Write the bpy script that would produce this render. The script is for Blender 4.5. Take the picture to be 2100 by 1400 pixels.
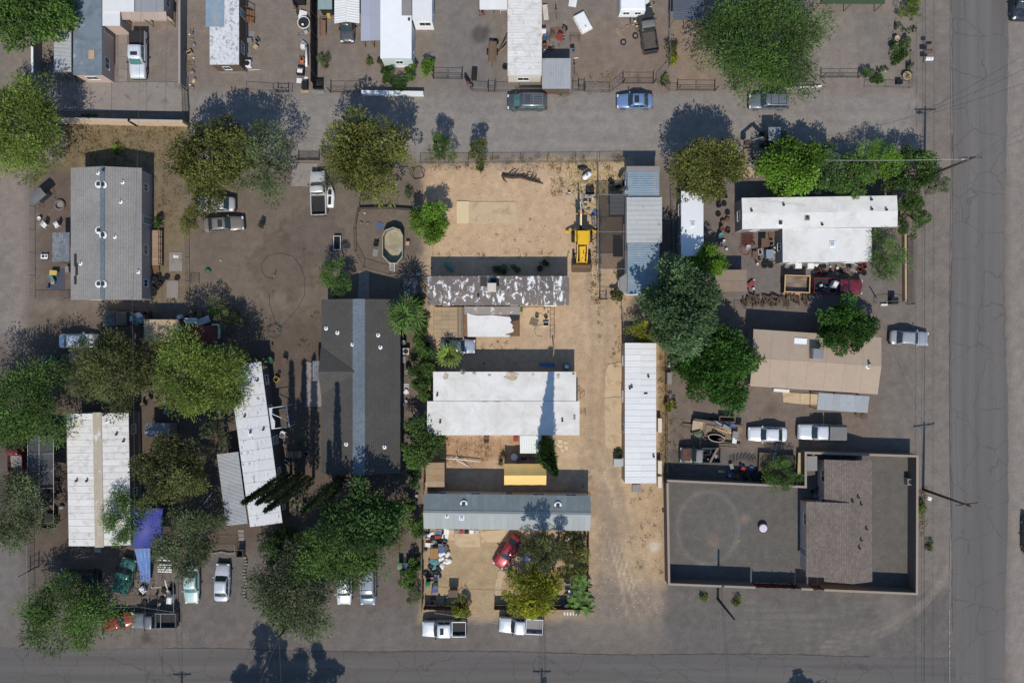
import bpy, math, random
import numpy as np
from mathutils import Vector, Matrix
R = math.radians
for o in list(bpy.data.objects): bpy.data.objects.remove(o)
scn = bpy.context.scene
COL = scn.collection
# ---------------------------------------------------------------- camera, sky, sun, exposure
S = 0.06          # metres per photograph pixel on the ground
H = 90.0          # flying height of the drone
CX, CY = 1050, 700
cam = bpy.data.cameras.new('camera'); cam.sensor_width = 36; cam.lens = 36*H/(2100*S)
cam.clip_start = 1; cam.clip_end = 3000
camo = bpy.data.objects.new('camera', cam); COL.objects.link(camo); camo.location = (0, 0, H)
scn.camera = camo
ELEV = 48.5
world = bpy.data.worlds.new('World'); scn.world = world; world.use_nodes = True
nt = world.node_tree; nt.nodes.clear()
sky = nt.nodes.new('ShaderNodeTexSky'); sky.sky_type = 'NISHITA'; sky.sun_disc = False
sky.sun_elevation = R(ELEV); sky.sun_rotation = R(180); sky.altitude = 750; sky.dust_density = 0.2; sky.ozone_density = 4.0; sky.air_density = 1.2
bg = nt.nodes.new('ShaderNodeBackground'); bg.inputs[1].default_value = 0.118
wo = nt.nodes.new('ShaderNodeOutputWorld')
nt.links.new(sky.outputs[0], bg.inputs[0]); nt.links.new(bg.outputs[0], wo.inputs[0])
sl = bpy.data.lights.new('sun', 'SUN'); sl.energy = 3.5; sl.angle = R(0.5); sl.color = (1, .94, .84)
so = bpy.data.objects.new('sun', sl); COL.objects.link(so); so.rotation_euler = (R(90-ELEV), 0, R(-1)); so.location = (0, -60, 60)
scn.view_settings.view_transform = 'Standard'; scn.view_settings.look = 'None'
scn.view_settings.exposure = 0.07; scn.view_settings.gamma = 1.0
scn.render.engine = 'CYCLES'

# ---------------------------------------------------------------- helpers
def W(px, py, z=0.0):
    k = S*(H-z)/H
    return ((px-CX)*k, (CY-py)*k)
def lin(c):
    return tuple(((v/255)/12.92 if v/255 <= .04045 else ((v/255+.055)/1.055)**2.4) for v in c)
KX = 0.92
def OC(r, g, b):                       # colour seen in sunlight -> surface colour
    return tuple(min(.86, v/KX) for v in lin((r, g, b)))
class MB:
    def __init__(s): s.v = []; s.f = []
    def add(s, vs, fs):
        n = len(s.v); s.v += [tuple(v) for v in vs]; s.f += [tuple(i+n for i in f) for f in fs]; return s
    def box(s, x0, x1, y0, y1, z0, z1):
        return s.add([(x0,y0,z0),(x1,y0,z0),(x1,y1,z0),(x0,y1,z0),(x0,y0,z1),(x1,y0,z1),(x1,y1,z1),(x0,y1,z1)],
            [(3,2,1,0),(4,5,6,7),(0,1,5,4),(1,2,6,5),(2,3,7,6),(3,0,4,7)])
    def bbox(s, x0, x1, y0, y1, z0, z1, b=.03):      # box with chamfered top edges
        v = []
        for (i, z) in ((0, z0), (0, z1-b), (b, z1)):
            v += [(x0+i,y0+i,z),(x1-i,y0+i,z),(x1-i,y1-i,z),(x0+i,y1-i,z)]
        f = [(3,2,1,0),(8,9,10,11)]
        for k in (0, 4):
            for i in range(4): j = (i+1)%4; f.append((k+i,k+j,k+4+j,k+4+i))
        return s.add(v, f)
    def bar(s, a, b, w, h=None):                     # rectangular bar from a to b
        a = Vector(a); b = Vector(b); d = (b-a).normalized(); h = h or w
        u = d.cross(Vector((0,0,1)));
        if u.length < .01: u = Vector((1,0,0))
        u.normalize(); n = u.cross(d)
        q = [u*w/2+n*h/2, -u*w/2+n*h/2, -u*w/2-n*h/2, u*w/2-n*h/2]
        return s.add([a+k for k in q]+[b+k for k in q], [(0,1,2,3),(7,6,5,4),(0,4,5,1),(1,5,6,2),(2,6,7,3),(3,7,4,0)])
    def tube(s, pts, r, n=6, caps=True):
        pts = [Vector(p) for p in pts]; rr = r if isinstance(r, (list, tuple)) else [r]*len(pts)
        base = len(s.v); rings = []
        up = Vector((0,0,1))
        for i, p in enumerate(pts):
            d = (pts[min(i+1, len(pts)-1)]-pts[max(i-1, 0)])
            d = d.normalized() if d.length > 1e-6 else Vector((0,0,1))
            u = d.cross(up)
            if u.length < .05: u = d.cross(Vector((0,1,0)))
            u.normalize(); w = u.cross(d)
            s.v += [tuple(p+(u*math.cos(t)+w*math.sin(t))*rr[i]) for t in (2*math.pi*k/n for k in range(n))]
        for i in range(len(pts)-1):
            for k in range(n):
                j = (k+1)%n; a = base+i*n; s.f.append((a+k, a+n+k, a+n+j, a+j))
        if caps:
            s.f.append(tuple(base+k for k in range(n))); e = base+(len(pts)-1)*n
            s.f.append(tuple(e+k for k in reversed(range(n))))
        return s
    def lathe(s, prof, n=16, c=(0,0,0), sx=1, sy=1):  # profile of (r,z)
        base = len(s.v)
        for (r, z) in prof:
            s.v += [(c[0]+r*sx*math.cos(2*math.pi*k/n), c[1]+r*sy*math.sin(2*math.pi*k/n), c[2]+z) for k in range(n)]
        for i in range(len(prof)-1):
            for k in range(n):
                j = (k+1)%n; a = base+i*n; s.f.append((a+k, a+j, a+n+j, a+n+k))
        if prof[0][0] > 1e-4: s.f.append(tuple(base+k for k in reversed(range(n))))
        if prof[-1][0] > 1e-4: s.f.append(tuple(base+(len(prof)-1)*n+k for k in range(n)))
        return s
    def prism(s, poly, z0, z1):
        n = len(poly)
        a = sum(poly[i][0]*poly[(i+1)%n][1]-poly[(i+1)%n][0]*poly[i][1] for i in range(n))
        if a < 0: poly = poly[::-1]
        return s.add([(x,y,z0) for x,y in poly]+[(x,y,z1) for x,y in poly],
            [tuple(reversed(range(n))), tuple(range(n,2*n))]+[(i,(i+1)%n,n+(i+1)%n,n+i) for i in range(n)])
    def loft(s, rings, caps=True):
        base = len(s.v); n = len(rings[0])
        for r in rings: s.v += [tuple(p) for p in r]
        for i in range(len(rings)-1):
            for k in range(n):
                j = (k+1)%n; a = base+i*n; s.f.append((a+k, a+j, a+n+j, a+n+k))
        if caps:
            s.f.append(tuple(base+k for k in reversed(range(n))))
            s.f.append(tuple(base+(len(rings)-1)*n+k for k in range(n)))
        return s
    def grid(s, nx, ny, fn):
        base = len(s.v)
        for j in range(ny+1):
            for i in range(nx+1): s.v.append(tuple(fn(i/nx, j/ny)))
        for j in range(ny):
            for i in range(nx):
                a = base+j*(nx+1)+i; s.f.append((a, a+1, a+nx+2, a+nx+1))
        return s
    def mesh(s, name, mat=None, smooth=False):
        m = bpy.data.meshes.new(name); m.from_pydata(s.v, [], s.f); m.update()
        if mat: m.materials.append(mat)
        if smooth: m.polygons.foreach_set('use_smooth', [True]*len(m.polygons))
        return m
    def build(s, name, mat, parent=None, smooth=False, loc=None, rot=None, kind=None):
        return mobj(name, s.mesh(name, mat, smooth), parent, loc, rot, kind)
def mobj(name, mesh, parent=None, loc=None, rot=None, kind=None):
    o = bpy.data.objects.new(name, mesh); COL.objects.link(o)
    if parent is not None: o.parent = parent
    if loc is not None: o.location = loc
    if rot is not None: o.rotation_euler = rot
    if kind: o['kind'] = kind
    return o
LAB = {}
def tag(o, label, cat, group=None):
    o['label'] = label; o['category'] = cat
    if group: o['group'] = group
    return o
def thing(name, label, cat, loc=(0,0,0), rz=0, group=None):
    o = bpy.data.objects.new(name, None); COL.objects.link(o)
    o.empty_display_size = .3
    o.location = loc; o.rotation_euler = (0, 0, rz)
    return tag(o, label, cat, group)
def struct(name, mb, mat, label=None, smooth=False):
    o = mb.build(name, mat, smooth=smooth); o['kind'] = 'structure'
    if label: o['label'] = label
    return o
def copy_tree(o, parent=None):
    c = o.copy(); COL.objects.link(c)
    if parent is not None: c.parent = parent
    for ch in o.children: copy_tree(ch, c)
    return c
def G(px, py, z=0.0):
    x, y = W(px, py, z); return (x, y, z)

# ---------------------------------------------------------------- materials
MATS = {}
def nodes_new(name):
    m = bpy.data.materials.new(name); m.use_nodes = True
    t = m.node_tree; t.nodes.clear()
    out = t.nodes.new('ShaderNodeOutputMaterial'); b = t.nodes.new('ShaderNodeBsdfPrincipled')
    t.links.new(b.outputs[0], out.inputs[0])
    return m, t, b
def N(t, typ, **kw):
    n = t.nodes.new(typ)
    for k, v in kw.items():
        if k.startswith('i_'):
            key = k[2:]; n.inputs[int(key) if key.isdigit() else key].default_value = v
        else: setattr(n, k, v)
    return n
def mixc(t, fac, a, b, blend='MIX'):
    n = t.nodes.new('ShaderNodeMix'); n.data_type = 'RGBA'; n.blend_type = blend; n.clamp_factor = True
    for sock, v in ((n.inputs[0], fac), (n.inputs[6], a), (n.inputs[7], b)):
        if hasattr(v, 'is_linked') or isinstance(v, bpy.types.NodeSocket): t.links.new(v, sock)
        elif isinstance(v, (int, float)): sock.default_value = v
        else: sock.default_value = (*v[:3], 1)
    return n.outputs[2]
def mth(t, op, a, b=0.0, c=None):
    n = t.nodes.new('ShaderNodeMath'); n.operation = op
    for i, v in enumerate((a, b, c)):
        if v is None: continue
        if isinstance(v, bpy.types.NodeSocket): t.links.new(v, n.inputs[i])
        else: n.inputs[i].default_value = v
    return n.outputs[0]
def ramp(t, src, lo, hi):
    n = t.nodes.new('ShaderNodeMapRange'); n.inputs[1].default_value = lo; n.inputs[2].default_value = hi
    t.links.new(src, n.inputs[0]); return n.outputs[0]
def noise(t, vec, scale, detail=5, rough=.6, dist=0.0):
    n = N(t, 'ShaderNodeTexNoise', i_Scale=scale, i_Detail=detail, i_Roughness=rough, i_Distortion=dist)
    t.links.new(vec, n.inputs['Vector']); return n.outputs[0]
def mapping(t, vec, scale=(1,1,1), loc=(0,0,0), rot=(0,0,0)):
    n = t.nodes.new('ShaderNodeMapping'); n.inputs[3].default_value = scale; n.inputs[1].default_value = loc; n.inputs[2].default_value = rot
    t.links.new(vec, n.inputs[0]); return n.outputs[0]
def M(name, col, rough=.8, var=.14, scale=2.5, bump=.15, metal=0.0, spec=.3, c2=None, th=.6, soft=.05, s2=1.2,
      stretch=(1,1,1), c3=None, th3=.62, s3=.6, orand=0.0, coat=0.0, sheen=0, wear=0.0, alpha=1.0, trans=0.0):
    if name in MATS: return MATS[name]
    m, t, b = nodes_new(name)
    tc = t.nodes.new('ShaderNodeTexCoord'); oi = t.nodes.new('ShaderNodeObjectInfo')
    off = N(t, 'ShaderNodeVectorMath', operation='ADD')
    t.links.new(tc.outputs['Object'], off.inputs[0])
    sc = N(t, 'ShaderNodeVectorMath', operation='SCALE'); sc.inputs[3].default_value = 37.0
    cb = t.nodes.new('ShaderNodeCombineXYZ'); t.links.new(oi.outputs['Random'], cb.inputs[0]); t.links.new(oi.outputs['Random'], cb.inputs[1])
    t.links.new(cb.outputs[0], sc.inputs[0]); t.links.new(sc.outputs[0], off.inputs[1])
    V = off.outputs[0]
    n1 = noise(t, V, scale, 7, .65); n0 = noise(t, mapping(t, V, stretch), scale*.16, 4, .6)
    f = mth(t, 'ADD', mth(t, 'MULTIPLY', n1, .55), mth(t, 'MULTIPLY', n0, .45))
    f = ramp(t, f, .3, .7)
    c = mixc(t, f, tuple(v*(1-var) for v in col), tuple(min(.88, v*(1+var)) for v in col))
    if c2:
        a = noise(t, mapping(t, V, stretch), s2, 8, .7, .6)
        c = mixc(t, ramp(t, a, th-soft, th+soft), c, c2)
    if c3:
        a = noise(t, mapping(t, V, stretch, (5,3,1)), s3, 8, .75, .3)
        c = mixc(t, ramp(t, a, th3-soft, th3+soft), c, c3)
    if orand:
        k = mth(t, 'ADD', mth(t, 'MULTIPLY', oi.outputs['Random'], 2*orand), 1-orand)
        c = mixc(t, 1.0, c, k, 'MULTIPLY')
    t.links.new(c, b.inputs['Base Color'])
    b.inputs['Roughness'].default_value = rough; b.inputs['Metallic'].default_value = metal
    b.inputs['Specular IOR Level'].default_value = spec
    b.inputs['Coat Weight'].default_value = coat; b.inputs['Coat Roughness'].default_value = .12
    b.inputs['Alpha'].default_value = alpha
    if trans: b.inputs['Transmission Weight'].default_value = trans
    if bump:
        bn = t.nodes.new('ShaderNodeBump'); bn.inputs['Strength'].default_value = bump; bn.inputs['Distance'].default_value = .05
        t.links.new(n1, bn.inputs['Height']); t.links.new(bn.outputs[0], b.inputs['Normal'])
    MATS[name] = m
    return m
def shingle_mat(name, col, rough=.9, along='y', pitch=.28, var=.22, weave=.5):
    if name in MATS: return MATS[name]
    m, t, b = nodes_new(name); tc = t.nodes.new('ShaderNodeTexCoord'); V = tc.outputs['Object']
    v2 = mapping(t, V, (1,1,1), rot=(0,0,R(90) if along == 'y' else 0))
    br = N(t, 'ShaderNodeTexBrick'); t.links.new(v2, br.inputs[0])
    br.inputs['Scale'].default_value = 1; br.inputs['Brick Width'].default_value = pitch*1.1; br.inputs['Row Height'].default_value = pitch
    br.inputs['Mortar Size'].default_value = .018; br.inputs['Mortar Smooth'].default_value = .3
    br.inputs['Color1'].default_value = (*[v*(1-var) for v in col], 1); br.inputs['Color2'].default_value = (*[v*(1+var) for v in col], 1)
    br.inputs['Mortar'].default_value = (*[v*.55 for v in col], 1)
    n0 = noise(t, V, .35, 5); n1 = noise(t, V, 14, 4)
    c = mixc(t, ramp(t, n0, .25, .75), (.86,.86,.86), (1.14,1.14,1.14))
    c = mixc(t, 1.0, br.outputs[0], c, 'MULTIPLY')
    c = mixc(t, weave, c, mixc(t, n1, (.6,.6,.6), (1.4,1.4,1.4)), 'MULTIPLY')
    t.links.new(c, b.inputs['Base Color']); b.inputs['Roughness'].default_value = rough; b.inputs['Specular IOR Level'].default_value = .15
    bn = t.nodes.new('ShaderNodeBump'); bn.inputs['Strength'].default_value = .5; bn.inputs['Distance'].default_value = .02; bn.invert = True
    t.links.new(br.outputs['Fac'], bn.inputs['Height']); t.links.new(bn.outputs[0], b.inputs['Normal'])
    MATS[name] = m; return m
def leaf_mat(name, col, hue2=None):
    if name in MATS: return MATS[name]
    m = bpy.data.materials.new(name); m.use_nodes = True; t = m.node_tree; t.nodes.clear()
    out = t.nodes.new('ShaderNodeOutputMaterial')
    a = N(t, 'ShaderNodeAttribute', attribute_name='tint')
    c = mixc(t, ramp(t, a.outputs['Fac'], 0, 1), tuple(v*.42 for v in col), hue2 or tuple(min(1, v*1.7) for v in col))
    d = N(t, 'ShaderNodeBsdfPrincipled'); d.inputs['Roughness'].default_value = .62; d.inputs['Specular IOR Level'].default_value = .28
    tr = N(t, 'ShaderNodeBsdfTranslucent'); mx = N(t, 'ShaderNodeMixShader'); mx.inputs[0].default_value = .28
    t.links.new(c, d.inputs['Base Color']); t.links.new(c, tr.inputs[0])
    t.links.new(d.outputs[0], mx.inputs[1]); t.links.new(tr.outputs[0], mx.inputs[2]); t.links.new(mx.outputs[0], out.inputs[0])
    MATS[name] = m; return m
def glass_mat(name, col=(.02,.025,.03), rough=.08):
    if name in MATS: return MATS[name]
    m, t, b = nodes_new(name)
    tc = t.nodes.new('ShaderNodeTexCoord'); n = noise(t, tc.outputs['Object'], 3, 4)
    t.links.new(mixc(t, n, tuple(v*.8 for v in col), tuple(v*1.25 for v in col)), b.inputs['Base Color'])
    b.inputs['Roughness'].default_value = rough; b.inputs['Specular IOR Level'].default_value = .6
    MATS[name] = m; return m
# ================================================================ ground, roads
rng = np.random.default_rng(7)
def axis_coords(a0, a1, step):
    core = np.arange(a0, a1+.1, step)
    far = np.array([-12000, -6000, -3000, -1500, -800, -450, -300])
    lo = far+a0+150; hi = (a1-150)-far[::-1]
    return np.concatenate([lo[lo < a0-20], core, hi[hi > a1+20]])
GX = axis_coords(-120, 2220, 5.0); GY = axis_coords(-120, 1520, 5.0)
XX, YY = np.meshgrid(GX, GY)
def vnoise(X, Y, cell, seed):
    r = np.random.default_rng(seed); n = 64; T = r.random((n, n))
    x = X/cell; y = Y/cell; xi = np.floor(x).astype(int); yi = np.floor(y).astype(int); fx = x-xi; fy = y-yi
    fx = fx*fx*(3-2*fx); fy = fy*fy*(3-2*fy)
    g = lambda i, j: T[j % n, i % n]
    return (g(xi,yi)*(1-fx)+g(xi+1,yi)*fx)*(1-fy)+(g(xi,yi+1)*(1-fx)+g(xi+1,yi+1)*fx)*fy
NZ = [vnoise(XX, YY, c, 11+i) for i, c in enumerate((8, 19, 47, 110, 260))]
def fbm(w=(.2,.25,.25,.2,.1)): return sum(a*b for a, b in zip(w, NZ))
F = fbm()
def sdf(pts):                         # signed distance (negative inside) in pixels
    d = np.full(XX.shape, 1e9); ins = np.zeros(XX.shape, bool); n = len(pts)
    for i in range(n):
        x0, y0 = pts[i]; x1, y1 = pts[(i+1) % n]
        ex, ey = x1-x0, y1-y0; L = ex*ex+ey*ey+1e-9
        t = np.clip(((XX-x0)*ex+(YY-y0)*ey)/L, 0, 1)
        d = np.minimum(d, np.hypot(XX-x0-t*ex, YY-y0-t*ey))
        c = ((y0 > YY) != (y1 > YY)) & (XX < ex*(YY-y0)/(ey if abs(ey) > 1e-9 else 1e-9)+x0)
        ins ^= c
    return np.where(ins, -d, d)
gcol = np.zeros((*XX.shape, 3)); gcol[:] = OC(108, 98, 89)
def paint(pts, col, soft=10, amt=1.0, wob=14):
    d = sdf(pts)+(F-.5)*2*wob+(NZ[0]-.5)*wob*.6
    m = np.clip(.5-d/(2*soft), 0, 1)*amt
    global gcol
    gcol = gcol*(1-m[..., None])+np.array(OC(*col))*m[..., None]
def rect(x0, y0, x1, y1): return [(x0,y0),(x1,y0),(x1,y1),(x0,y1)]
def track(pts, w, col, amt=.5, soft=5):
    global gcol
    d = np.full(XX.shape, 1e9)
    for (x0,y0),(x1,y1) in zip(pts, pts[1:]):
        ex, ey = x1-x0, y1-y0; L = ex*ex+ey*ey+1e-9
        t = np.clip(((XX-x0)*ex+(YY-y0)*ey)/L, 0, 1); d = np.minimum(d, np.hypot(XX-x0-t*ex, YY-y0-t*ey))
    m = np.clip((w/2+soft/2-d)/soft, 0, 1)*amt*np.clip(.4+1.2*F, 0, 1)
    gcol = gcol*(1-m[..., None])+np.array(OC(*col))*m[..., None]
# soil colours, with the darkening of the surroundings put into them
paint(rect(-130, -130, 2230, 345), (122, 112, 103), 20)
paint(rect(380, 192, 1900, 318), (130, 124, 118), 14)                 # dirt lane
paint(rect(395, 350, 860, 760), (107, 96, 85), 25)                   # big bare yard
paint(rect(500, 430, 640, 700), (114, 102, 90), 50, .6, 40)
paint(rect(-130, 340, 62, 720), (128, 118, 109), 16)                 # west lane
paint(rect(-130, 500, 30, 720), (118, 112, 107), 16, .7)
paint(rect(70, 612, 380, 690), (122, 110, 97), 14)
paint(rect(78, 345, 150, 612), (100, 87, 78), 8)
paint(rect(130, 250, 385, 345), (121, 106, 82), 14)                  # dry weedy patch
paint(rect(312, 340, 388, 620), (116, 102, 82), 10)
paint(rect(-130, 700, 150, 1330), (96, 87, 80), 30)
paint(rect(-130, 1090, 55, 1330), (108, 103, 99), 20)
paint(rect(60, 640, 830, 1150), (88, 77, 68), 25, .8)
paint(rect(340, 1130, 870, 1330), (104, 97, 92), 16)
paint(rect(440, 1130, 505, 1245), (100, 96, 93), 6)
paint(rect(-130, 1240, 2230, 1340), (106, 100, 95), 18, .8)
paint(rect(660, 1140, 860, 1240), (104, 94, 87), 12, .8)
for yy in (225,240,262,285,300): track([(395,yy),(700,yy+4*math.sin(yy)),(1100,yy-5),(1500,yy+3),(1890,yy)], 7, (118,111,105) if yy % 2 else (142,136,129), .35, 9)
# the sandy middle lot: warm soil, with its highlight brightening put into the colour
LOT = [(872,338),(1280,334),(1283,700),(1362,700),(1362,1000),(1362,1190),(1352,1265),(870,1265),(872,1000)]
paint(LOT, (177, 153, 126), 14, 1, 12)
paint([(885,345),(1170,345),(1170,525),(885,525)], (184, 156, 125), 20, .75, 30)
paint([(1130,335),(1280,335),(1280,400),(1200,440),(1170,350)], (186, 162, 114), 18, .6, 26)
paint([(1175,560),(1280,560),(1285,700),(1240,950),(1260,1260),(1200,1260),(1190,700)], (172, 148, 120), 22, .8, 26)
paint([(1195,930),(1285,990),(1300,1265),(1215,1265)], (150, 131, 110), 22, .75, 30)
paint([(1225,990),(1262,1080),(1275,1250),(1240,1250)], (131, 119, 107), 14, .5, 26)
paint([(872,1085),(1210,1085),(1210,1262),(872,1262)], (160, 139, 109), 10, .9, 12)
paint([(900,892),(1110,892),(1110,950),(872,950)], (158, 124, 94), 14, .75, 26)
paint(rect(870, 1000, 1230, 1020), (150, 122, 96), 8, .6)
paint([(1190,1215),(1365,1170),(1368,1300),(1180,1300)], (124, 114, 104), 40, .9, 26)
paint(rect(1280, 995, 1366, 1195), (168, 144, 114), 14, .8)
paint(rect(1352, 620, 1372, 990), (140, 118, 74), 5, .8, 8)
for pts in ([(1205,560),(1215,700),(1210,900),(1240,1000),(1262,1100),(1300,1250)], [(1240,560),(1245,700),(1228,900),(1275,1010),(1300,1130),(1350,1240)]):
    track(pts, 9, (132, 118, 104), .4, 10)
for k in range(7): track([(1235+k*9,1080+k*12),(1262+k*8,1170+k*8),(1275+k*12,1262)], 3, (192,172,146) if k % 2 else (122,110,100), .55, 4)
track([(1190,965),(1225,968),(1255,1000),(1262,1040)], 5, (190,170,145), .5, 6)
# right hand lots
paint(rect(1365, 330, 1885, 650), (112, 102, 95), 8)
paint(rect(1500, 540, 1865, 615), (112, 104, 99), 8)
paint(rect(1365, 650, 1900, 985), (112, 100, 90), 14)
paint(rect(1800, 600, 1955, 1000), (114, 106, 99), 26)
paint(rect(1370, 925, 1882, 1215), (97, 93, 88), 5, 1, 2)            # gravel court
paint(rect(1880, 0, 1955, 1330), (117, 109, 102), 10)
paint(rect(1640, 20, 1830, 180), (126, 117, 108), 14)
paint(rect(1770, 30, 1830, 130), (116, 111, 107), 25, .7)
paint(rect(1380, 40, 1470, 180), (134, 117, 102), 14)
paint(rect(1180, 40, 1370, 180), (122, 108, 97), 14)
paint(rect(900, 0, 1010, 190), (117, 111, 106), 24)
paint(rect(2066, -130, 2230, 1520), (128, 120, 113), 12)
paint(rect(1365, 1215, 1955, 1345), (100, 95, 91), 14)
for k, (r0, c) in enumerate(((255, .8), (236, .6), (280, .55), (246, .5), (268, .5))):     # turning tracks at the corner
    track([(1905+r0*.16-10-120*math.cos(a)*0-(1-math.cos(a))*r0*1.1+20, 1100+(r0*.85)*math.sin(a)) for a in np.linspace(0, 1.5, 14)], 4, (130,120,110), c, 4)
for k in range(9):
    y = 1235+k*11; track([(1500+30*k%90, y+6*math.sin(k)), (1650, y-4*math.cos(k*2)), (1800, y+5*math.sin(k*3))], 2.5, (122,114,106), .55, 3)
def ring(cx, cy, rx, ry, w, col, amt):
    track([(cx+rx*math.cos(a), cy+ry*math.sin(a)) for a in np.linspace(0, 6.283, 40)], w, col, amt, 6)
ring(1452, 1082, 62, 75, 8, (114,110,105), .75)
for (x, y, r, c, a) in ((1528,1063,9,(128,112,100),.8),(1463,1108,14,(122,106,96),.7),(575,550,70,(90,78,69),.5),(640,480,60,(92,82,75),.5),
        (300,1290,18,(78,70,64),.0),(985,70,18,(70,68,66),.75),(300,1306,9,(72,62,56),.7),(1580,840,12,(92,78,68),.6),(1760,690,14,(100,92,88),.5),
        (1343,1120,12,(205,195,185),.6),(1830,1245,30,(118,110,104),.6),(760,1225,6,(80,70,64),.6),(240,208,10,(88,84,80),.7),(1330,1050,20,(160,136,106),.5)):
    paint([(x+r*math.cos(t), y+r*math.sin(t)) for t in np.linspace(0, 6.2, 12)], c, 5, a, r*.4)
for k in range(60):                                                  # patchy soil
    x, y = rng.uniform(0, 2100), rng.uniform(0, 1400); r = rng.uniform(12, 45); s_ = rng.uniform(.82, 1.16)
    i = np.argmin(abs(GX-x)); j = np.argmin(abs(GY-y)); c = gcol[j, i]*s_
    d = np.hypot((XX-x)/rng.uniform(.7,1.6), YY-y)-r+(F-.5)*60
    m = np.clip(-d/20, 0, 1)*.55; gcol = gcol*(1-m[..., None])+c*m[..., None]
gcol *= (1+(F-.5)*.32)[..., None]; gcol *= (1+(NZ[0]-.5)*.10)[..., None]

def attr_ground():
    m, t, b = nodes_new('soil'); tc = t.nodes.new('ShaderNodeTexCoord'); V = tc.outputs['Object']
    a = N(t, 'ShaderNodeAttribute', attribute_name='soil')
    n1 = noise(t, V, 5, 6, .7); n2 = noise(t, V, 24, 4, .7); n3 = noise(t, V, .9, 6, .65)
    f = mth(t, 'ADD', mth(t, 'ADD', mth(t, 'MULTIPLY', n1, .4), mth(t, 'MULTIPLY', n2, .3)), mth(t, 'MULTIPLY', n3, .3))
    c = mixc(t, 1.0, a.outputs['Color'], mixc(t, ramp(t, f, .32, .68), (.62,.61,.60), (1.38,1.38,1.38)), 'MULTIPLY')
    vo = N(t, 'ShaderNodeTexVoronoi', i_Scale=3.2); t.links.new(V, vo.inputs[0])     # pebbles
    c = mixc(t, mth(t, 'MULTIPLY', mth(t, 'LESS_THAN', vo.outputs[0], .12), .4), c, vo.outputs[1], 'OVERLAY')
    t.links.new(c, b.inputs['Base Color']); b.inputs['Roughness'].default_value = .95; b.inputs['Specular IOR Level'].default_value = .1
    bn = t.nodes.new('ShaderNodeBump'); bn.inputs['Strength'].default_value = .55; bn.inputs['Distance'].default_value = .12
    t.links.new(f, bn.inputs['Height']); t.links.new(bn.outputs[0], b.inputs['Normal'])
    return m
gm = bpy.data.meshes.new('ground'); ny, nx = XX.shape
vv = np.stack([(XX-CX)*S, (CY-YY)*S, np.zeros_like(XX)], -1).reshape(-1, 3)
ii = np.arange(nx*ny).reshape(ny, nx)
ff = np.stack([ii[1:, :-1], ii[1:, 1:], ii[:-1, 1:], ii[:-1, :-1]], -1).reshape(-1, 4)
def np_mesh(m, v, f):
    m.vertices.add(len(v)); m.vertices.foreach_set('co', v.astype(np.float32).ravel())
    k = f.shape[1]
    m.loops.add(f.size); m.loops.foreach_set('vertex_index', f.astype(np.int32).ravel())
    m.polygons.add(len(f)); m.polygons.foreach_set('loop_start', np.arange(0, f.size, k, dtype=np.int32))
    m.update(calc_edges=True)
np_mesh(gm, vv, ff)
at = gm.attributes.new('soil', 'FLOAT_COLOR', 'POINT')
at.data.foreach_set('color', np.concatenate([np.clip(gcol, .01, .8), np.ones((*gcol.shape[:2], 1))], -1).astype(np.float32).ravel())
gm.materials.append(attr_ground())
go = mobj('ground', gm); go['kind'] = 'structure'

def asphalt_mat(name, col, crack=.16, seed=0, dark=.55):
    m, t, b = nodes_new(name); tc = t.nodes.new('ShaderNodeTexCoord'); V = mapping(t, tc.outputs['Object'], loc=(seed, seed*.7, 0))
    nd = N(t, 'ShaderNodeTexNoise', i_Scale=.8, i_Detail=5.0); t.links.new(V, nd.inputs[0])
    dv = N(t, 'ShaderNodeVectorMath', operation='SCALE'); dv.inputs[3].default_value = 1.1; t.links.new(nd.outputs[1], dv.inputs[0])
    ad = N(t, 'ShaderNodeVectorMath', operation='ADD'); t.links.new(V, ad.inputs[0]); t.links.new(dv.outputs[0], ad.inputs[1])
    cr = None
    for sc, w, vec in ((crack, .015, (1,1,1)), (crack*1.9, .009, (1,.7,1))):
        vo = N(t, 'ShaderNodeTexVoronoi', feature='DISTANCE_TO_EDGE', i_Scale=sc); t.links.new(mapping(t, ad.outputs[0], vec), vo.inputs[0])
        k = ramp(t, vo.outputs[0], w, w*.35)
        br = noise(t, V, .35, 3); k = mth(t, 'MULTIPLY', k, ramp(t, br, .32, .48))
        cr = k if cr is None else mth(t, 'MAXIMUM', cr, mth(t, 'MULTIPLY', k, .6))
    n1 = noise(t, V, 26, 4, .7); n0 = noise(t, mapping(t, V, (.5,.012,1) if dark < 1 else (.03,.7,1)), 1.2, 5, .6)
    f = mth(t, 'ADD', mth(t, 'MULTIPLY', n1, .35), mth(t, 'MULTIPLY', n0, .65))
    c = mixc(t, ramp(t, f, .3, .7), tuple(v*.74 for v in col), tuple(v*1.26 for v in col))
    c = mixc(t, mth(t, 'MULTIPLY', cr, .45), c, tuple(v*.5 for v in col))
    t.links.new(c, b.inputs['Base Color']); b.inputs['Roughness'].default_value = .9; b.inputs['Specular IOR Level'].default_value = .15
    bn = t.nodes.new('ShaderNodeBump'); bn.inputs['Strength'].default_value = .3; bn.inputs['Distance'].default_value = .02
    t.links.new(n1, bn.inputs['Height']); t.links.new(bn.outputs[0], b.inputs['Normal'])
    return m
def strip(name, left, right, z, mat):                                # ribbon between two pixel polylines
    mb = MB(); n = len(left)
    mb.add([(*W(*p), z) for p in left]+[(*W(*p), z) for p in right], [(i, n+i, n+i+1, i+1) for i in range(n-1)])
    for i, f in enumerate(mb.f):
        a, b_, c = (Vector(mb.v[k]) for k in f[:3])
        if (b_-a).cross(c-b_).z < 0: mb.f[i] = f[::-1]
    return struct(name, mb, mat)
rs = random.Random(3)
ys = list(range(-2400, -100, 460))+list(range(-100, 1560, 12))+list(range(1560, 4200, 460))
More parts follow.
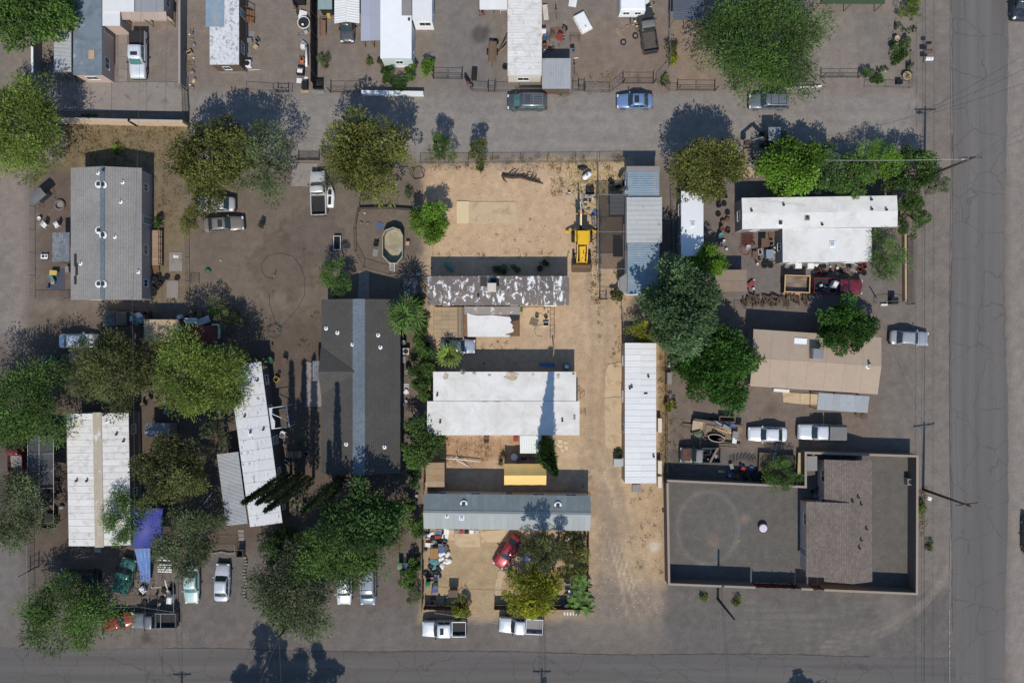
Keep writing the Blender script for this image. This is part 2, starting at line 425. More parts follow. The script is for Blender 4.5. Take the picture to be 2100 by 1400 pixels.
edgeE = [(1951+rs.uniform(-1.2, 1.2)+3*math.sin(y/170), y) for y in ys]
strip('road', edgeE, [(2064+rs.uniform(-1.5, 1.5)+4*math.sin(y/140+1), y) for y in ys], .004, asphalt_mat('asphalt_east', OC(101,97,94), .2, 3, .5))
xs = list(range(-3400, -100, 460))+list(range(-100, 1955, 12))+[1960]
def sy(x): return 1326+x*.0105+2*math.sin(x/90)
strip('road', [(x, sy(x)+rs.uniform(-1, 1)) for x in xs], [(x, 1452+rs.uniform(-1, 1)) for x in xs], .008, asphalt_mat('asphalt_south', OC(94,90,87), .21, 9, 1.5))
tar = M('seam_tar', OC(74,68,64), .9, .3, 6, .2)
for nm, pts in (('road_seam', [(x, sy(x)+rs.uniform(-.8, .8)) for x in range(335, 1790, 8)]), ('road_seam', [(x, y) for x, y in edgeE if -100 < y < 1300])):
    mb = MB(); v = []
    for i, (x, y) in enumerate(pts):
        w = rs.uniform(.35, 1.3)*(1 if nm and pts[0][0] < 400 else .6)
        d = (0, w) if pts[0][0] < 400 else (w, 0)
        v += [(*W(x-d[0], y-d[1]), .013), (*W(x+d[0], y+d[1]), .013)]
    n = len(pts); mb.add(v, [(2*i, 2*i+1, 2*i+3, 2*i+2) for i in range(n-1)])
    struct(nm, mb, tar)
# bright gravel shoulder edge east, thin painted edge line remains
wp = M('worn_paint', OC(150,148,145), .9, .3, 5, .1, c2=OC(104,100,97), th=.5, s2=3)
strip('road_line', [(1946.5, y) for y in range(1000, 1480, 24)], [(1948.2, y) for y in range(1000, 1480, 24)], .018, wp)

# concrete pads (each cast slab stands a little proud of the soil)
conc = M('concrete', OC(133,125,118), .9, .16, 4, .12, c2=OC(112,103,95), th=.6, s2=.7, orand=.06)
conct = M('concrete_tan', OC(184,162,131), .9, .14, 4, .12, c2=OC(166,140,108), th=.57, s2=.8, orand=.04)
PADS = 0
def pad(pts, h=.06, mat=conc, name='concrete_pad'):
    mb = MB(); P = [W(*p) for p in pts]; mb.prism(P, -.02, h)
    return struct(name, mb, mat)
# ================================================================ common materials
GL = glass_mat('window_glass', (.03,.035,.04)); CG = glass_mat('car_glass', (.025,.04,.042), .06)
TG = glass_mat('teal_glass', (.07,.17,.16), .1)
m_white = M('white_metal', OC(226,227,228), .55, .07, 1.5, .06, c2=OC(196,190,182), th=.66, s2=.6)
m_cream = M('cream_siding', OC(196,188,172), .7, .1, 2, .08)
m_tan = M('tan_siding', OC(170,146,118), .8, .12, 2, .1)
m_pink = M('pink_stucco', OC(178,158,146), .9, .1, 6, .2)
m_brown = M('brown_siding', OC(98,80,68), .85, .15, 2, .1)
m_grey = M('grey_siding', OC(132,128,126), .8, .12, 2, .1)
m_dark = M('dark_paint', OC(44,43,44), .7, .2, 3, .1)
m_black = M('black_plastic', OC(24,24,26), .5, .2, 4, .05)
m_rub = M('rubber', OC(38,37,37), .85, .25, 8, .15, orand=.2)
m_steel = M('galvanised', OC(140,140,140), .5, .15, 5, .05, metal=.4)
m_dsteel = M('dark_steel', OC(66,62,60), .6, .2, 5, .1, metal=.3)
m_rust = M('rusty_steel', OC(92,64,48), .85, .3, 3, .15, c2=OC(60,48,42), th=.55)
m_wood = M('grey_wood', OC(128,112,94), .9, .2, 3, .15, stretch=(1,6,1), orand=.22)
m_bwood = M('brown_wood', OC(116,86,62), .9, .2, 3, .15, stretch=(1,6,1), orand=.22)
m_twood = M('fresh_wood', OC(186,152,108), .85, .15, 3, .1, stretch=(1,6,1), orand=.15)
m_bark = M('bark', OC(86,72,60), .95, .25, 8, .4)
m_glossw = M('white_plastic', OC(222,222,220), .45, .05, 3, .02, c2=OC(190,184,172), th=.68)
m_shade = M('shade_cloth_dark', OC(62,58,56), .95, .15, 6, .05)
PAL = {'white':OC(214,214,212),'grey':OC(128,127,126),'black':OC(32,32,34),'brown':OC(104,80,62),'red':OC(150,42,42),'blue':OC(62,92,140),
  'green':OC(52,98,74),'tan':OC(176,150,116),'yellow':OC(198,168,60),'teal':OC(70,130,130),'rusty':OC(110,72,52),'silver':OC(160,162,164),'orange':OC(190,98,50),'pink':OC(190,120,130),'purple':OC(76,66,150)}
PAL = {k: tuple(a*.8+b*.2 for a, b in zip(v, (sum(v)/3*1.05, sum(v)/3, sum(v)/3*.9))) for k, v in PAL.items()}
def PM(c, rough=.7): return M('painted_'+c, PAL[c], rough, .16, 4, .08, c2=tuple(v*.75 for v in PAL[c]), th=.62, s2=2)

# ================================================================ roof panels
PCACHE = {}
def panel_mesh(style, w, l, mat):
    key = (style, round(w, 3), round(l, 3), mat.name)
    if key in PCACHE: return PCACHE[key]
    mb = MB()
    if style == 'rib':                  # standing-seam pan with a raised joint
        a = .022; prof = [(0,0),(0,.03),(.05,.03),(.075,.012),(w*.5,.016),(w-.03,.012),(w-.03,0)]
        mb.loft([[(x,0,z) for x,z in prof], [(x,l,z) for x,z in prof]][::-1])
    elif style == 'corr':
        n = max(2, int(round(w/.16))); k = n*4; top = []
        for i in range(k+1):
            x = w*i/k*.995; top.append((x, .028+.026*math.cos(2*math.pi*i/4)))
        nv = len(top)
        mb.add([(x,0,z) for x,z in top]+[(x,l,z) for x,z in top], [(i,i+1,nv+i+1,nv+i) for i in range(nv-1)])
        mb.box(0, w*.99, 0, l, -.002, .001)
    elif style == 'wave':               # broad trapezoid ribs
        n = max(2, int(round(w/.3))); top = []
        for i in range(n):
            x = w*.995*i/n; q = w*.995/n; top += [(x,.004),(x+q*.55,.004),(x+q*.68,.05),(x+q*.88,.05)]
        top.append((w*.995,.004)); nv = len(top)
        mb.add([(x,0,z) for x,z in top]+[(x,l,z) for x,z in top], [(i,i+1,nv+i+1,nv+i) for i in range(nv-1)])
    elif style == 'plank':
        mb.bbox(.006, w-.006, 0, l, 0, .028, .006)
    elif style == 'sheet':
        mb.bbox(.008, w-.008, .008, l-.008, 0, .018, .005)
    PCACHE[key] = mb.mesh(style+'_panel', mat, False); return PCACHE[key]
def panels_on(parent, o, u, v, ul, vl, pitch, mat, style='rib', name='roof_panel', vp=None, jit=.0015, seed=1, lift=.006, skip=()):
    r = random.Random(seed); u = Vector(u).normalized(); v = Vector(v).normalized(); n = u.cross(v)
    c = max(1, int(round(ul/pitch))); w = ul/c; d = max(1, int(round(vl/vp))) if vp else 1; l = vl/d
    me = panel_mesh(style, w, l, mat)
    for i in range(c):
        for j in range(d):
            if (i, j) in skip: continue
            p = Vector(o)+u*(i*w)+v*(j*l)+n*(lift+r.uniform(0, jit)+(.003*((i+j) % 2)))
            ob = mobj(name, me, parent)
            ob.matrix_local = Matrix(((u.x,v.x,n.x,p.x),(u.y,v.y,n.y,p.y),(u.z,v.z,n.z,p.z),(0,0,0,1)))
def window(parent, p, ang, w, h, frame=None, glass=None):
    o = MB().box(-w/2, w/2, -.012, .012, -h/2, h/2).build('window', glass or GL, parent, loc=p, rot=(0,0,ang))
    mb = MB(); t = .05
    for (a, b, c, d) in ((-w/2-t,w/2+t,h/2,h/2+t),(-w/2-t,w/2+t,-h/2-t,-h/2),(-w/2-t,-w/2,-h/2,h/2),(w/2,w/2+t,-h/2,h/2),(-.015,.015,-h/2,h/2)):
        mb.box(a, b, -.03, .022, c, d)
    mb.box(-w/2-.07, w/2+.07, -.06, .02, -h/2-t-.03, -h/2-t)
    mb.build('frame', frame or m_white, o)
    return o
def door(parent, p, ang, w=.85, h=1.95, mat=None):
    o = MB().box(-w/2, w/2, -.02, .02, 0, h).build('door', mat or m_grey, parent, loc=p, rot=(0,0,ang))
    MB().box(w/2-.14, w/2-.08, -.07, -.022, .95, 1.05).build('handle', m_dsteel, o)
    MB().box(-w/2-.06, -w/2-.002, -.03, .03, 0, h+.06).box(w/2+.002, w/2+.06, -.03, .03, 0, h+.06).box(-w/2, w/2, -.03, .03, h+.003, h+.06).build('door_frame', m_white, o)
    return o
def wall_openings(parent, hw, hd, z, r, dens=3.4, frame=None, zc=1.65, wh=.85, doors=True):
    for (ang, ln, dist) in ((0, 2*hw, hd), (R(90), 2*hd, hw), (R(180), 2*hw, hd), (R(270), 2*hd, hw)):
        n = max(1, int(ln/dens)); nx, ny_ = math.sin(ang), -math.cos(ang); tx, ty = math.cos(ang), math.sin(ang)
        for i in range(n):
            t = (i+.5)/n*ln-ln/2+r.uniform(-.25, .25)
            p = (tx*t+nx*(dist+.014), ty*t+ny_*(dist+.014))
            if doors and i == n//2 and ln > 6: door(parent, (p[0]+nx*.01, p[1]+ny_*.01, .32), ang)
            else: window(parent, (*p, zc), ang, r.choice((.8,1.1,1.3)), wh, frame)

# ================================================================ buildings
def slope_slab(mb, o, u, v, ul, vl, th=.09):
    o, u, v = Vector(o), Vector(u).normalized(), Vector(v).normalized(); n = u.cross(v)
    P = [o, o+u*ul, o+u*ul+v*vl, o+v*vl]
    return mb.add([p-n*th for p in P]+P, [(3,2,1,0),(4,5,6,7),(0,1,5,4),(1,2,6,5),(2,3,7,6),(3,0,4,7)])
def building(name, label, rc, z, wall, roof, kind='gable', axis='x', rise=.25, ridge=.5, style=None, pitch=.9, rot=0, over=.12, cat='mobile home',
             open_=True, group=None, vents=(), roof2=None, posts=False, dens=3.4, vp=None, cap=None, frame=None, skirt=None, walls=True, base=0.0, skip=()):
    """rc = roof outline in photograph pixels (x0,y0,x1,y1) at eave height z"""
    x0, y0 = W(rc[0], rc[1], z); x1, y1 = W(rc[2], rc[3], z)
    cx, cy = (x0+x1)/2, (y0+y1)/2; hw, hd = abs(x1-x0)/2, abs(y1-y0)/2
    t = thing(name, label, cat, (cx, cy, base), R(rot), group)
    r = random.Random(hash((rc[0], rc[1])) & 0xffff)
    z = z-base; zw = z-.1
    bw, bd = hw-over, hd-over
    if walls:
        mb = MB(); T = .12
        zt = zw-.03
        if kind == 'shed': zt = min(zw, zw)
        mb.box(-bw, bw, -bd, -bd+T, 0, zt).box(-bw, bw, bd-T, bd, 0, zt).box(-bw, -bw+T, -bd+T, bd-T, 0, zt).box(bw-T, bw, -bd+T, bd-T, 0, zt)
        if kind == 'gable':
            if axis == 'x':
                yr = -hd+2*hd*ridge
                for sx in (-1, 1):
                    xx = sorted((sx*bw, sx*(bw-T))); mb.loft([[(x,-bd,zt+.002),(x,bd,zt+.002),(x,yr,zt+rise-.05)] for x in xx])
            else:
                xr = -hw+2*hw*ridge
                for sy_ in (-1, 1):
                    yy = sorted((sy_*bd, sy_*(bd-T))); mb.loft([[(-bw,y,zt+.002),(bw,y,zt+.002),(xr,y,zt+rise-.05)] for y in yy][::-1])
        mb.build('wall', wall, t)
        if skirt:
            mb = MB(); e = .02
            mb.box(-bw-e, bw+e, -bd-e, -bd-.002, 0, .55).box(-bw-e, bw+e, bd+.002, bd+e, 0, .55).box(-bw-e, -bw-.002, -bd, bd, 0, .55).box(bw+.002, bw+e, -bd, bd, 0, .55)
            mb.build('skirting', skirt, t)
        if open_: wall_openings(t, bw, bd, z, r, dens, frame)
    if posts:
        for sx in (-1, 0, 1):
            for sy_ in (-1, 1):
                zz = z-.1
                if kind == 'shed': zz = z-.1+(rise if ((axis == 'x' and sy_*ridge > 0) or (axis == 'y' and sx*ridge > 0)) else (rise*.5 if axis == 'y' and sx == 0 else 0))
                MB().bbox(sx*(hw-.12)-.05, sx*(hw-.12)+.05, sy_*(hd-.12)-.05, sy_*(hd-.12)+.05, 0, zz, .01).build('post', m_wood, t)
    slopes = []
    if kind == 'gable':
        if axis == 'x':
            yr = -hd+2*hd*ridge; l1 = math.hypot(yr+hd, rise); l2 = math.hypot(hd-yr, rise)
            slopes = [((-hw,-hd,z), (1,0,0), (0,yr+hd,rise), 2*hw, l1), ((hw,hd,z), (-1,0,0), (0,yr-hd,rise), 2*hw, l2)]
        else:
            xr = -hw+2*hw*ridge; l1 = math.hypot(xr+hw, rise); l2 = math.hypot(hw-xr, rise)
            slopes = [((-hw,hd,z), (0,-1,0), (xr+hw,0,rise), 2*hd, l1), ((hw,-hd,z), (0,1,0), (xr-hw,0,rise), 2*hd, l2)]
    elif kind == 'flat':
        slopes = [((-hw,-hd,z), (1,0,0), (0,1,0), 2*hw, 2*hd)] if axis == 'x' else [((-hw,hd,z), (0,-1,0), (1,0,0), 2*hd, 2*hw)]
    elif kind == 'shed':                # rise toward +ridge side
        if axis == 'x':
            l = math.hypot(2*hd, rise)
            slopes = [((-hw,-hd,z), (1,0,0), (0,2*hd,rise), 2*hw, l)] if ridge > 0 else [((hw,hd,z), (-1,0,0), (0,-2*hd,rise), 2*hw, l)]
        else:
            l = math.hypot(2*hw, rise)
            slopes = [((hw,-hd,z), (0,1,0), (-2*hw,0,rise), 2*hd, l)] if ridge < 0 else [((-hw,hd,z), (0,-1,0), (2*hw,0,rise), 2*hd, l)]
    for k, s in enumerate(slopes):
        mt = roof2 if (k and roof2) else roof
        ob = slope_slab(MB(), *s).build('roof_slope' if kind != 'flat' else 'roof', mt, t)
        if style: panels_on(t, s[0], s[1], s[2], s[3], s[4], pitch, mt, style, vp=vp, seed=k+3, skip=skip)
    if cap and kind == 'gable':
        w = .28
        if axis == 'x':
            yr = -hd+2*hd*ridge; f = lambda d: z+rise-.0-d*rise/(hd)+.062
            MB().add([(-hw,yr-w,f(w)),(-hw,yr,f(0)+.01),(-hw,yr+w,f(w)),(hw,yr-w,f(w)),(hw,yr,f(0)+.01),(hw,yr+w,f(w))], [(0,3,4,1),(1,4,5,2)]).build('ridge_cap', cap, t)
        else:
            xr = -hw+2*hw*ridge; f = lambda d: z+rise-d*rise/(hw)+.062
            MB().add([(xr-w,-hd,f(w)),(xr,-hd,f(0)+.01),(xr+w,-hd,f(w)),(xr-w,hd,f(w)),(xr,hd,f(0)+.01),(xr+w,hd,f(w))], [(0,1,4,3),(1,2,5,4)]).build('ridge_cap', cap, t)
    def roofz(lx, ly):
        if kind == 'gable':
            if axis == 'x':
                yr = -hd+2*hd*ridge; q = (ly+hd)/(yr+hd) if ly < yr else (hd-ly)/(hd-yr)
            else:
                xr = -hw+2*hw*ridge; q = (lx+hw)/(xr+hw) if lx < xr else (hw-lx)/(hw-xr)
            return z+rise*max(0, min(1, q))
        if kind == 'shed':
            q = (ly+hd)/(2*hd) if axis == 'x' else (lx+hw)/(2*hw)
            if ridge < 0: q = 1-q
            return z+rise*q
        return z
    ca, sa = math.cos(R(-rot)), math.sin(R(-rot))
    def loc(px, py):
        a, b = W(px, py, z+base+rise*.5); a -= cx; b -= cy; return (a*ca-b*sa, a*sa+b*ca)
    for vt in vents:
        lx, ly = loc(vt[1], vt[2]); zz = roofz(lx, ly)+.02; roof_fitting(t, vt[0], lx, ly, zz, *vt[3:])
    t['_hw'] = hw; t['_hd'] = hd
    return t
def roof_fitting(t, kind, x, y, z, *a):
    if kind == 'pipe':
        o = MB().lathe([(.06,0),(.06,.4),(.045,.4),(.045,.3)], 10, (x,y,z)).build('vent_pipe', m_dsteel, t)
        MB().lathe([(.26,0),(.24,.03),(.07,.06),(.07,.0)], 10, (x,y,z)).build('flashing', m_white, o)
    elif kind == 'box':                 # square attic vent with white mastic round it
        o = MB().bbox(x-.2, x+.2, y-.2, y+.2, z, z+.22, .05).build('roof_vent', m_dsteel, t)
        MB().lathe([(.47,0),(.42,.035),(.2,.04)], 12, (x,y,z)).build('sealant', m_white, o)
    elif kind == 'dot':
        MB().lathe([(.1,0),(.1,.22),(.14,.24),(.14,.3),(.02,.34)], 10, (x,y,z)).build('vent_pipe', m_dark, t)
    elif kind == 'cooler':              # evaporative cooler
        s = a[0] if a else .55; mt = a[1] if len(a) > 1 else m_cream
        o = MB().bbox(x-s, x+s, y-s, y+s, z+.12, z+.12+s*1.5, .05).build('evaporative_cooler', mt, t)
        mb = MB()
        for k in range(6): mb.box(x-s*.8, x+s*.8, y-s-.02, y-s-.003, z+.25+k*.1, z+.3+k*.1)
        mb.build('louvre', m_grey, o)
        MB().box(x-s*.8, x-s*.7, y-s*.8, y+s*.8, z, z+.12).box(x+s*.7, x+s*.8, y-s*.8, y+s*.8, z, z+.12).build('stand', m_dsteel, o)
    elif kind == 'skylight':
        s = a[0] if a else .45
        o = MB().box(x-s, x+s, y-s, y+s, z, z+.1).build('skylight', m_white, t)
        MB().bbox(x-s+.1, x+s-.1, y-s+.1, y+s-.1, z+.1, z+.18, .05).build('pane', glass_mat('sky_glass', (.4,.5,.55), .15), o)
    elif kind == 'plate':
        w, d, mt = a[:3]; MB().bbox(x-w, x+w, y-d, y+d, z+.01, z+.045, .01).build('roof_patch', mt, t)

# ================================================================ vehicles
def wheel(parent, x, y, r, w=.22, rim=None):
    o = MB()
    prof = [(r*.62,-w/2),(r*.9,-w/2),(r,-w*.32),(r,w*.32),(r*.9,w/2),(r*.62,w/2)]
    mb = MB().lathe(prof, 18); mb.f = mb.f[:-2]
    e = mb.build('wheel', m_rub, parent, True, loc=(x, y, r), rot=(R(90), 0, 0))
    MB().lathe([(r*.62,-w*.45),(r*.5,-w*.38),(r*.12,-w*.42),(r*.12,w*.42),(r*.5,w*.38),(r*.62,w*.45)], 14).build('rim', rim or m_steel, e)
    return e
def paint_mat(name, c, rough=.32, metal=.25, dust=.45):
    d = OC(150,136,120)
    return M('paint_'+name, OC(*c), rough, .06, 1.2, .02, metal=metal, spec=.5, coat=.5, c2=tuple(a*.75+b*.25 for a, b in zip(OC(*c), d)), th=.6, s2=2.2, soft=.15)
VP = {  # length, width, height, hood frac, windshield base..roof front, roof rear..rear glass base (fractions from rear), belt z, deck z rear
 'sedan':  dict(L=4.75, w=1.82, h=1.43, wb=(.70,.57), rb=(.13,.27), belt=.92, hood=.80, deck=.92),
 'coupe':  dict(L=4.5, w=1.78, h=1.36, wb=(.70,.55), rb=(.08,.26), belt=.9, hood=.78, deck=.9),
 'wagon':  dict(L=4.8, w=1.85, h=1.62, wb=(.73,.61), rb=(.015,.07), belt=.98, hood=.88, deck=.95),
 'suv':    dict(L=4.9, w=1.95, h=1.80, wb=(.74,.64), rb=(.015,.06), belt=1.1, hood=1.02, deck=1.05),
 'van':    dict(L=5.1, w=1.98, h=1.78, wb=(.83,.68), rb=(.015,.06), belt=1.05, hood=.95, deck=1.0),
 'hatch':  dict(L=4.2, w=1.76, h=1.5, wb=(.74,.59), rb=(.03,.16), belt=.95, hood=.85, deck=.95),
}
def body_loft(L, w, zb, tops, nose=.86):
    """tops: list of (fraction from rear, z top, width factor)"""
    rings = []
    for (f, z, wf) in tops:
        x = -L/2+L*f; a = w/2*wf; m = zb+(z-zb)*.5
        rings.append([(x,-a*.93,zb),(x,-a,zb+.12),(x,-a,m+.05),(x,-a*.96,z-.09),(x,-a*.86,z-.012),(x,-a*.4,z+.018),(x,a*.4,z+.018),(x,a*.86,z-.012),(x,a*.96,z-.09),(x,a,m+.05),(x,a,zb+.12),(x,a*.93,zb)])
    return MB().loft([r[::-1] for r in rings])
def greenhouse(root, paint, glass, L, w, x_rb, x_rt, x_ft, x_fb, belt, top, narrow=.80, nwin=2, roofmat=None):
    b = w/2*.93; a = w/2*narrow
    def sec(x, hw_, z): return x, hw_, z
    z1 = top-.10
    ring0 = [(x_rb,-b*.94),(x_rb+.12,-b),(x_fb-.35,-b),(x_fb,-b*.86),(x_fb+.06,0),(x_fb,b*.86),(x_fb-.35,b),(x_rb+.12,b),(x_rb,b*.94),(x_rb-.04,0)]
    ring1 = [(x_rt,-a*.93),(x_rt+.1,-a),(x_ft-.25,-a),(x_ft,-a*.88),(x_ft+.04,0),(x_ft,a*.88),(x_ft-.25,a),(x_rt+.1,a),(x_rt,a*.93),(x_rt-.03,0)]
    cxm = (x_rt+x_ft)/2
    ring2 = [(cxm+(x-cxm)*.93, y*.88) for x, y in ring1]; ring3 = [(cxm+(x-cxm)*.55, y*.5) for x, y in ring1]
    MB().loft([[(x,y,belt-.05) for x,y in ring0], [(x,y,z1) for x,y in ring1], [(x,y,top-.028) for x,y in ring2], [(x,y,top) for x,y in ring3]]).build('cabin', roofmat or paint, root, True)
    def lerp(p, q, k): return tuple(p[i]+(q[i]-p[i])*k for i in range(3))
    def P0(i): return (*ring0[i], belt-.05)
    def P1(i): return (*ring1[i], z1)
    def pane(name, i, j, k0=.1, k1=.93, e0=.04, e1=.96, mid=None):
        mb = MB(); idx = [i]+([mid] if mid is not None else [])+[j]
        A = [lerp(P0(q), P1(q), k0) for q in idx]; B = [lerp(P0(q), P1(q), k1) for q in idx]
        if mid is None:
            A = [lerp(A[0], A[-1], e0), lerp(A[0], A[-1], e1)]; B = [lerp(B[0], B[-1], e0), lerp(B[0], B[-1], e1)]
        else:
            A[0] = lerp(A[0], A[1], e0); A[2] = lerp(A[2], A[1], e0); B[0] = lerp(B[0], B[1], e0); B[2] = lerp(B[2], B[1], e0)
        n = len(A); v1, v2 = Vector(A[-1])-Vector(A[0]), Vector(B[0])-Vector(A[0]); nn = v1.cross(v2).normalized()*.012
        A = [tuple(Vector(p)+nn) for p in A]; B = [tuple(Vector(p)+nn) for p in B]
        mb.add(A+B, [(q,q+1,n+q+1,n+q) for q in range(n-1)]); mb.build(name, glass, root)
    pane('windshield', 3, 5, .06, .97, .06, mid=4)
    pane('rear_window', 8, 0, .12, .93, .08, mid=9)
    for s_, (i, j) in (('l', (6, 7)), ('r', (1, 2))):
        for k in range(nwin):
            e0, e1 = (k+.06)/nwin, (k+.94)/nwin; pane('side_window', i, j, .12, .9, e0, e1)
    return
def fittings(root, L, w, zl, zt, plate=True, lights=True):
    for s in (-1, 1):
        MB().bbox(L/2-.22, L/2-.02, s*w*.36-.16, s*w*.36+.16, zl-.09, zl+.07, .03).build('headlight', M('lamp_clear', OC(214,216,214), .2, .05, 3, 0, spec=.6), root)
        MB().bbox(-L/2-.012, -L/2+.12, s*w*.4-.11, s*w*.4+.11, zt-.12, zt+.1, .02).build('tail_light', M('lamp_red', OC(130,24,26), .25, .1, 3, 0, spec=.6), root)
    MB().bbox(L/2-.12, L/2+.05, -w*.44, w*.44, .32, .52, .04).build('bumper', m_dark, root)
    MB().bbox(-L/2-.05, -L/2+.1, -w*.44, w*.44, .34, .54, .04).build('bumper', m_dark, root)
def mirrors(root, x, y, z, mt):
    for s in (-1, 1): MB().bbox(x-.07, x+.07, min(s*(y-.04), s*(y+.19)), max(s*(y-.04), s*(y+.19)), z, z+.15, .04).build('side_mirror', mt, root)
def doors(root, paint, spans, y, z0, z1):
    for s in (-1, 1):
        for (a, b) in spans:
            yy = sorted((s*(y+.001), s*(y+.014)))
            d = MB().box(a+.012, b-.012, yy[0], yy[1], z0, z1).build('door', paint, root)
            MB().box(a+.06, a+.2, *sorted((s*(y+.015), s*(y+.04))), z1-.09, z1-.06).build('handle', m_dsteel, d)
def car(kind, label, px, py, head, color, L=None, glass=None, group=None, sunroof=False, rack=None, hood=None, cat='car', name='parked_car', rough=.32, wide=1.0, roofc=None, dz=0):
    """head: direction the nose points, degrees clockwise from image right (0 right, 90 down)"""
    p = VP[kind]; L0 = L or p['L']; w = p['w']*wide; glass = glass or CG
    x, y = W(px, py, .9)
    root = thing(name, label, cat, (x, y, dz), R(-head), group)
    pm = paint_mat(*color) if isinstance(color, tuple) else color
    L = L0; zb = .24; X = lambda f: -L/2+L*f
    wb, rb = p['wb'], p['rb']; hz, dz_, bl = p['hood'], p['deck'], p['belt']
    tops = [(0,dz_-.24,.70),(.012,dz_-.1,.84),(.05,dz_-.02,.945),(max(.09, rb[0]-.02),dz_,.985),((rb[0]+wb[0])/2,bl,1.0),(wb[0]+.01,bl-.01,.995),(.80 if wb[0] < .78 else .88,(hz+bl)/2-.02,.98),(.93,hz-.06,.93),(.975,hz-.16,.84),(1,hz-.3,.70)]
    body_loft(L, w, zb, tops).build('body', pm, root, True)
    greenhouse(root, pm, glass, L, w, X(rb[0]), X(rb[1]), X(wb[1]), X(wb[0]), bl, p['h'], nwin=3 if kind in ('suv','van','wagon') else 2, narrow=.78 if kind not in ('van','suv') else .84, roofmat=roofc)
    if hood: MB().grid(6, 4, lambda u, v: (X(wb[0]+.03)+u*L*(.93-wb[0]-.03), (v-.5)*w*.74*(1-.12*u), bl+.008-(bl-hz+.07)*u+.03*math.sin(math.pi*v))).build('hood', hood, root, True)
    if sunroof: MB().bbox(X((wb[1]+rb[1])/2)-.05, X((wb[1]+rb[1])/2)+.5, -w*.24, w*.24, p['h']-.012, p['h']+.012, .006).build('sunroof', CG, root)
    if rack:
        for s in (-1, 1): MB().bar((X(rb[1]+.04), s*w*.33, p['h']+.04), (X(wb[1]-.06), s*w*.33, p['h']+.04), .04).build('roof_rail', rack, root)
        for k in range(3): xx = X(rb[1]+.06)+(X(wb[1]-.1)-X(rb[1]+.06))*k/2; MB().bar((xx, -w*.33, p['h']+.055), (xx, w*.33, p['h']+.055), .04).build('rack_bar', rack, root)
        if kind == 'van':
            for k in (-1, -.33, .33, 1): MB().bar((X(rb[1]+.03), k*w*.22, p['h']+.02), (X(.42), k*w*.22, p['h']+.02), .035).build('rack_slat', rack, root)
    doors(root, pm, [(X(.30), X(.48)), (X(.48), X(.67))], w/2, .36, bl-.12)
    mirrors(root, X(wb[0]-.045), w/2-.02, bl-.0, pm)
    fittings(root, L, w, hz-.2, dz_-.2)
    for fx in (.185, .815):
        for s in (-1, 1): wheel(root, X(fx), s*(w/2-.1), .325)
    return root
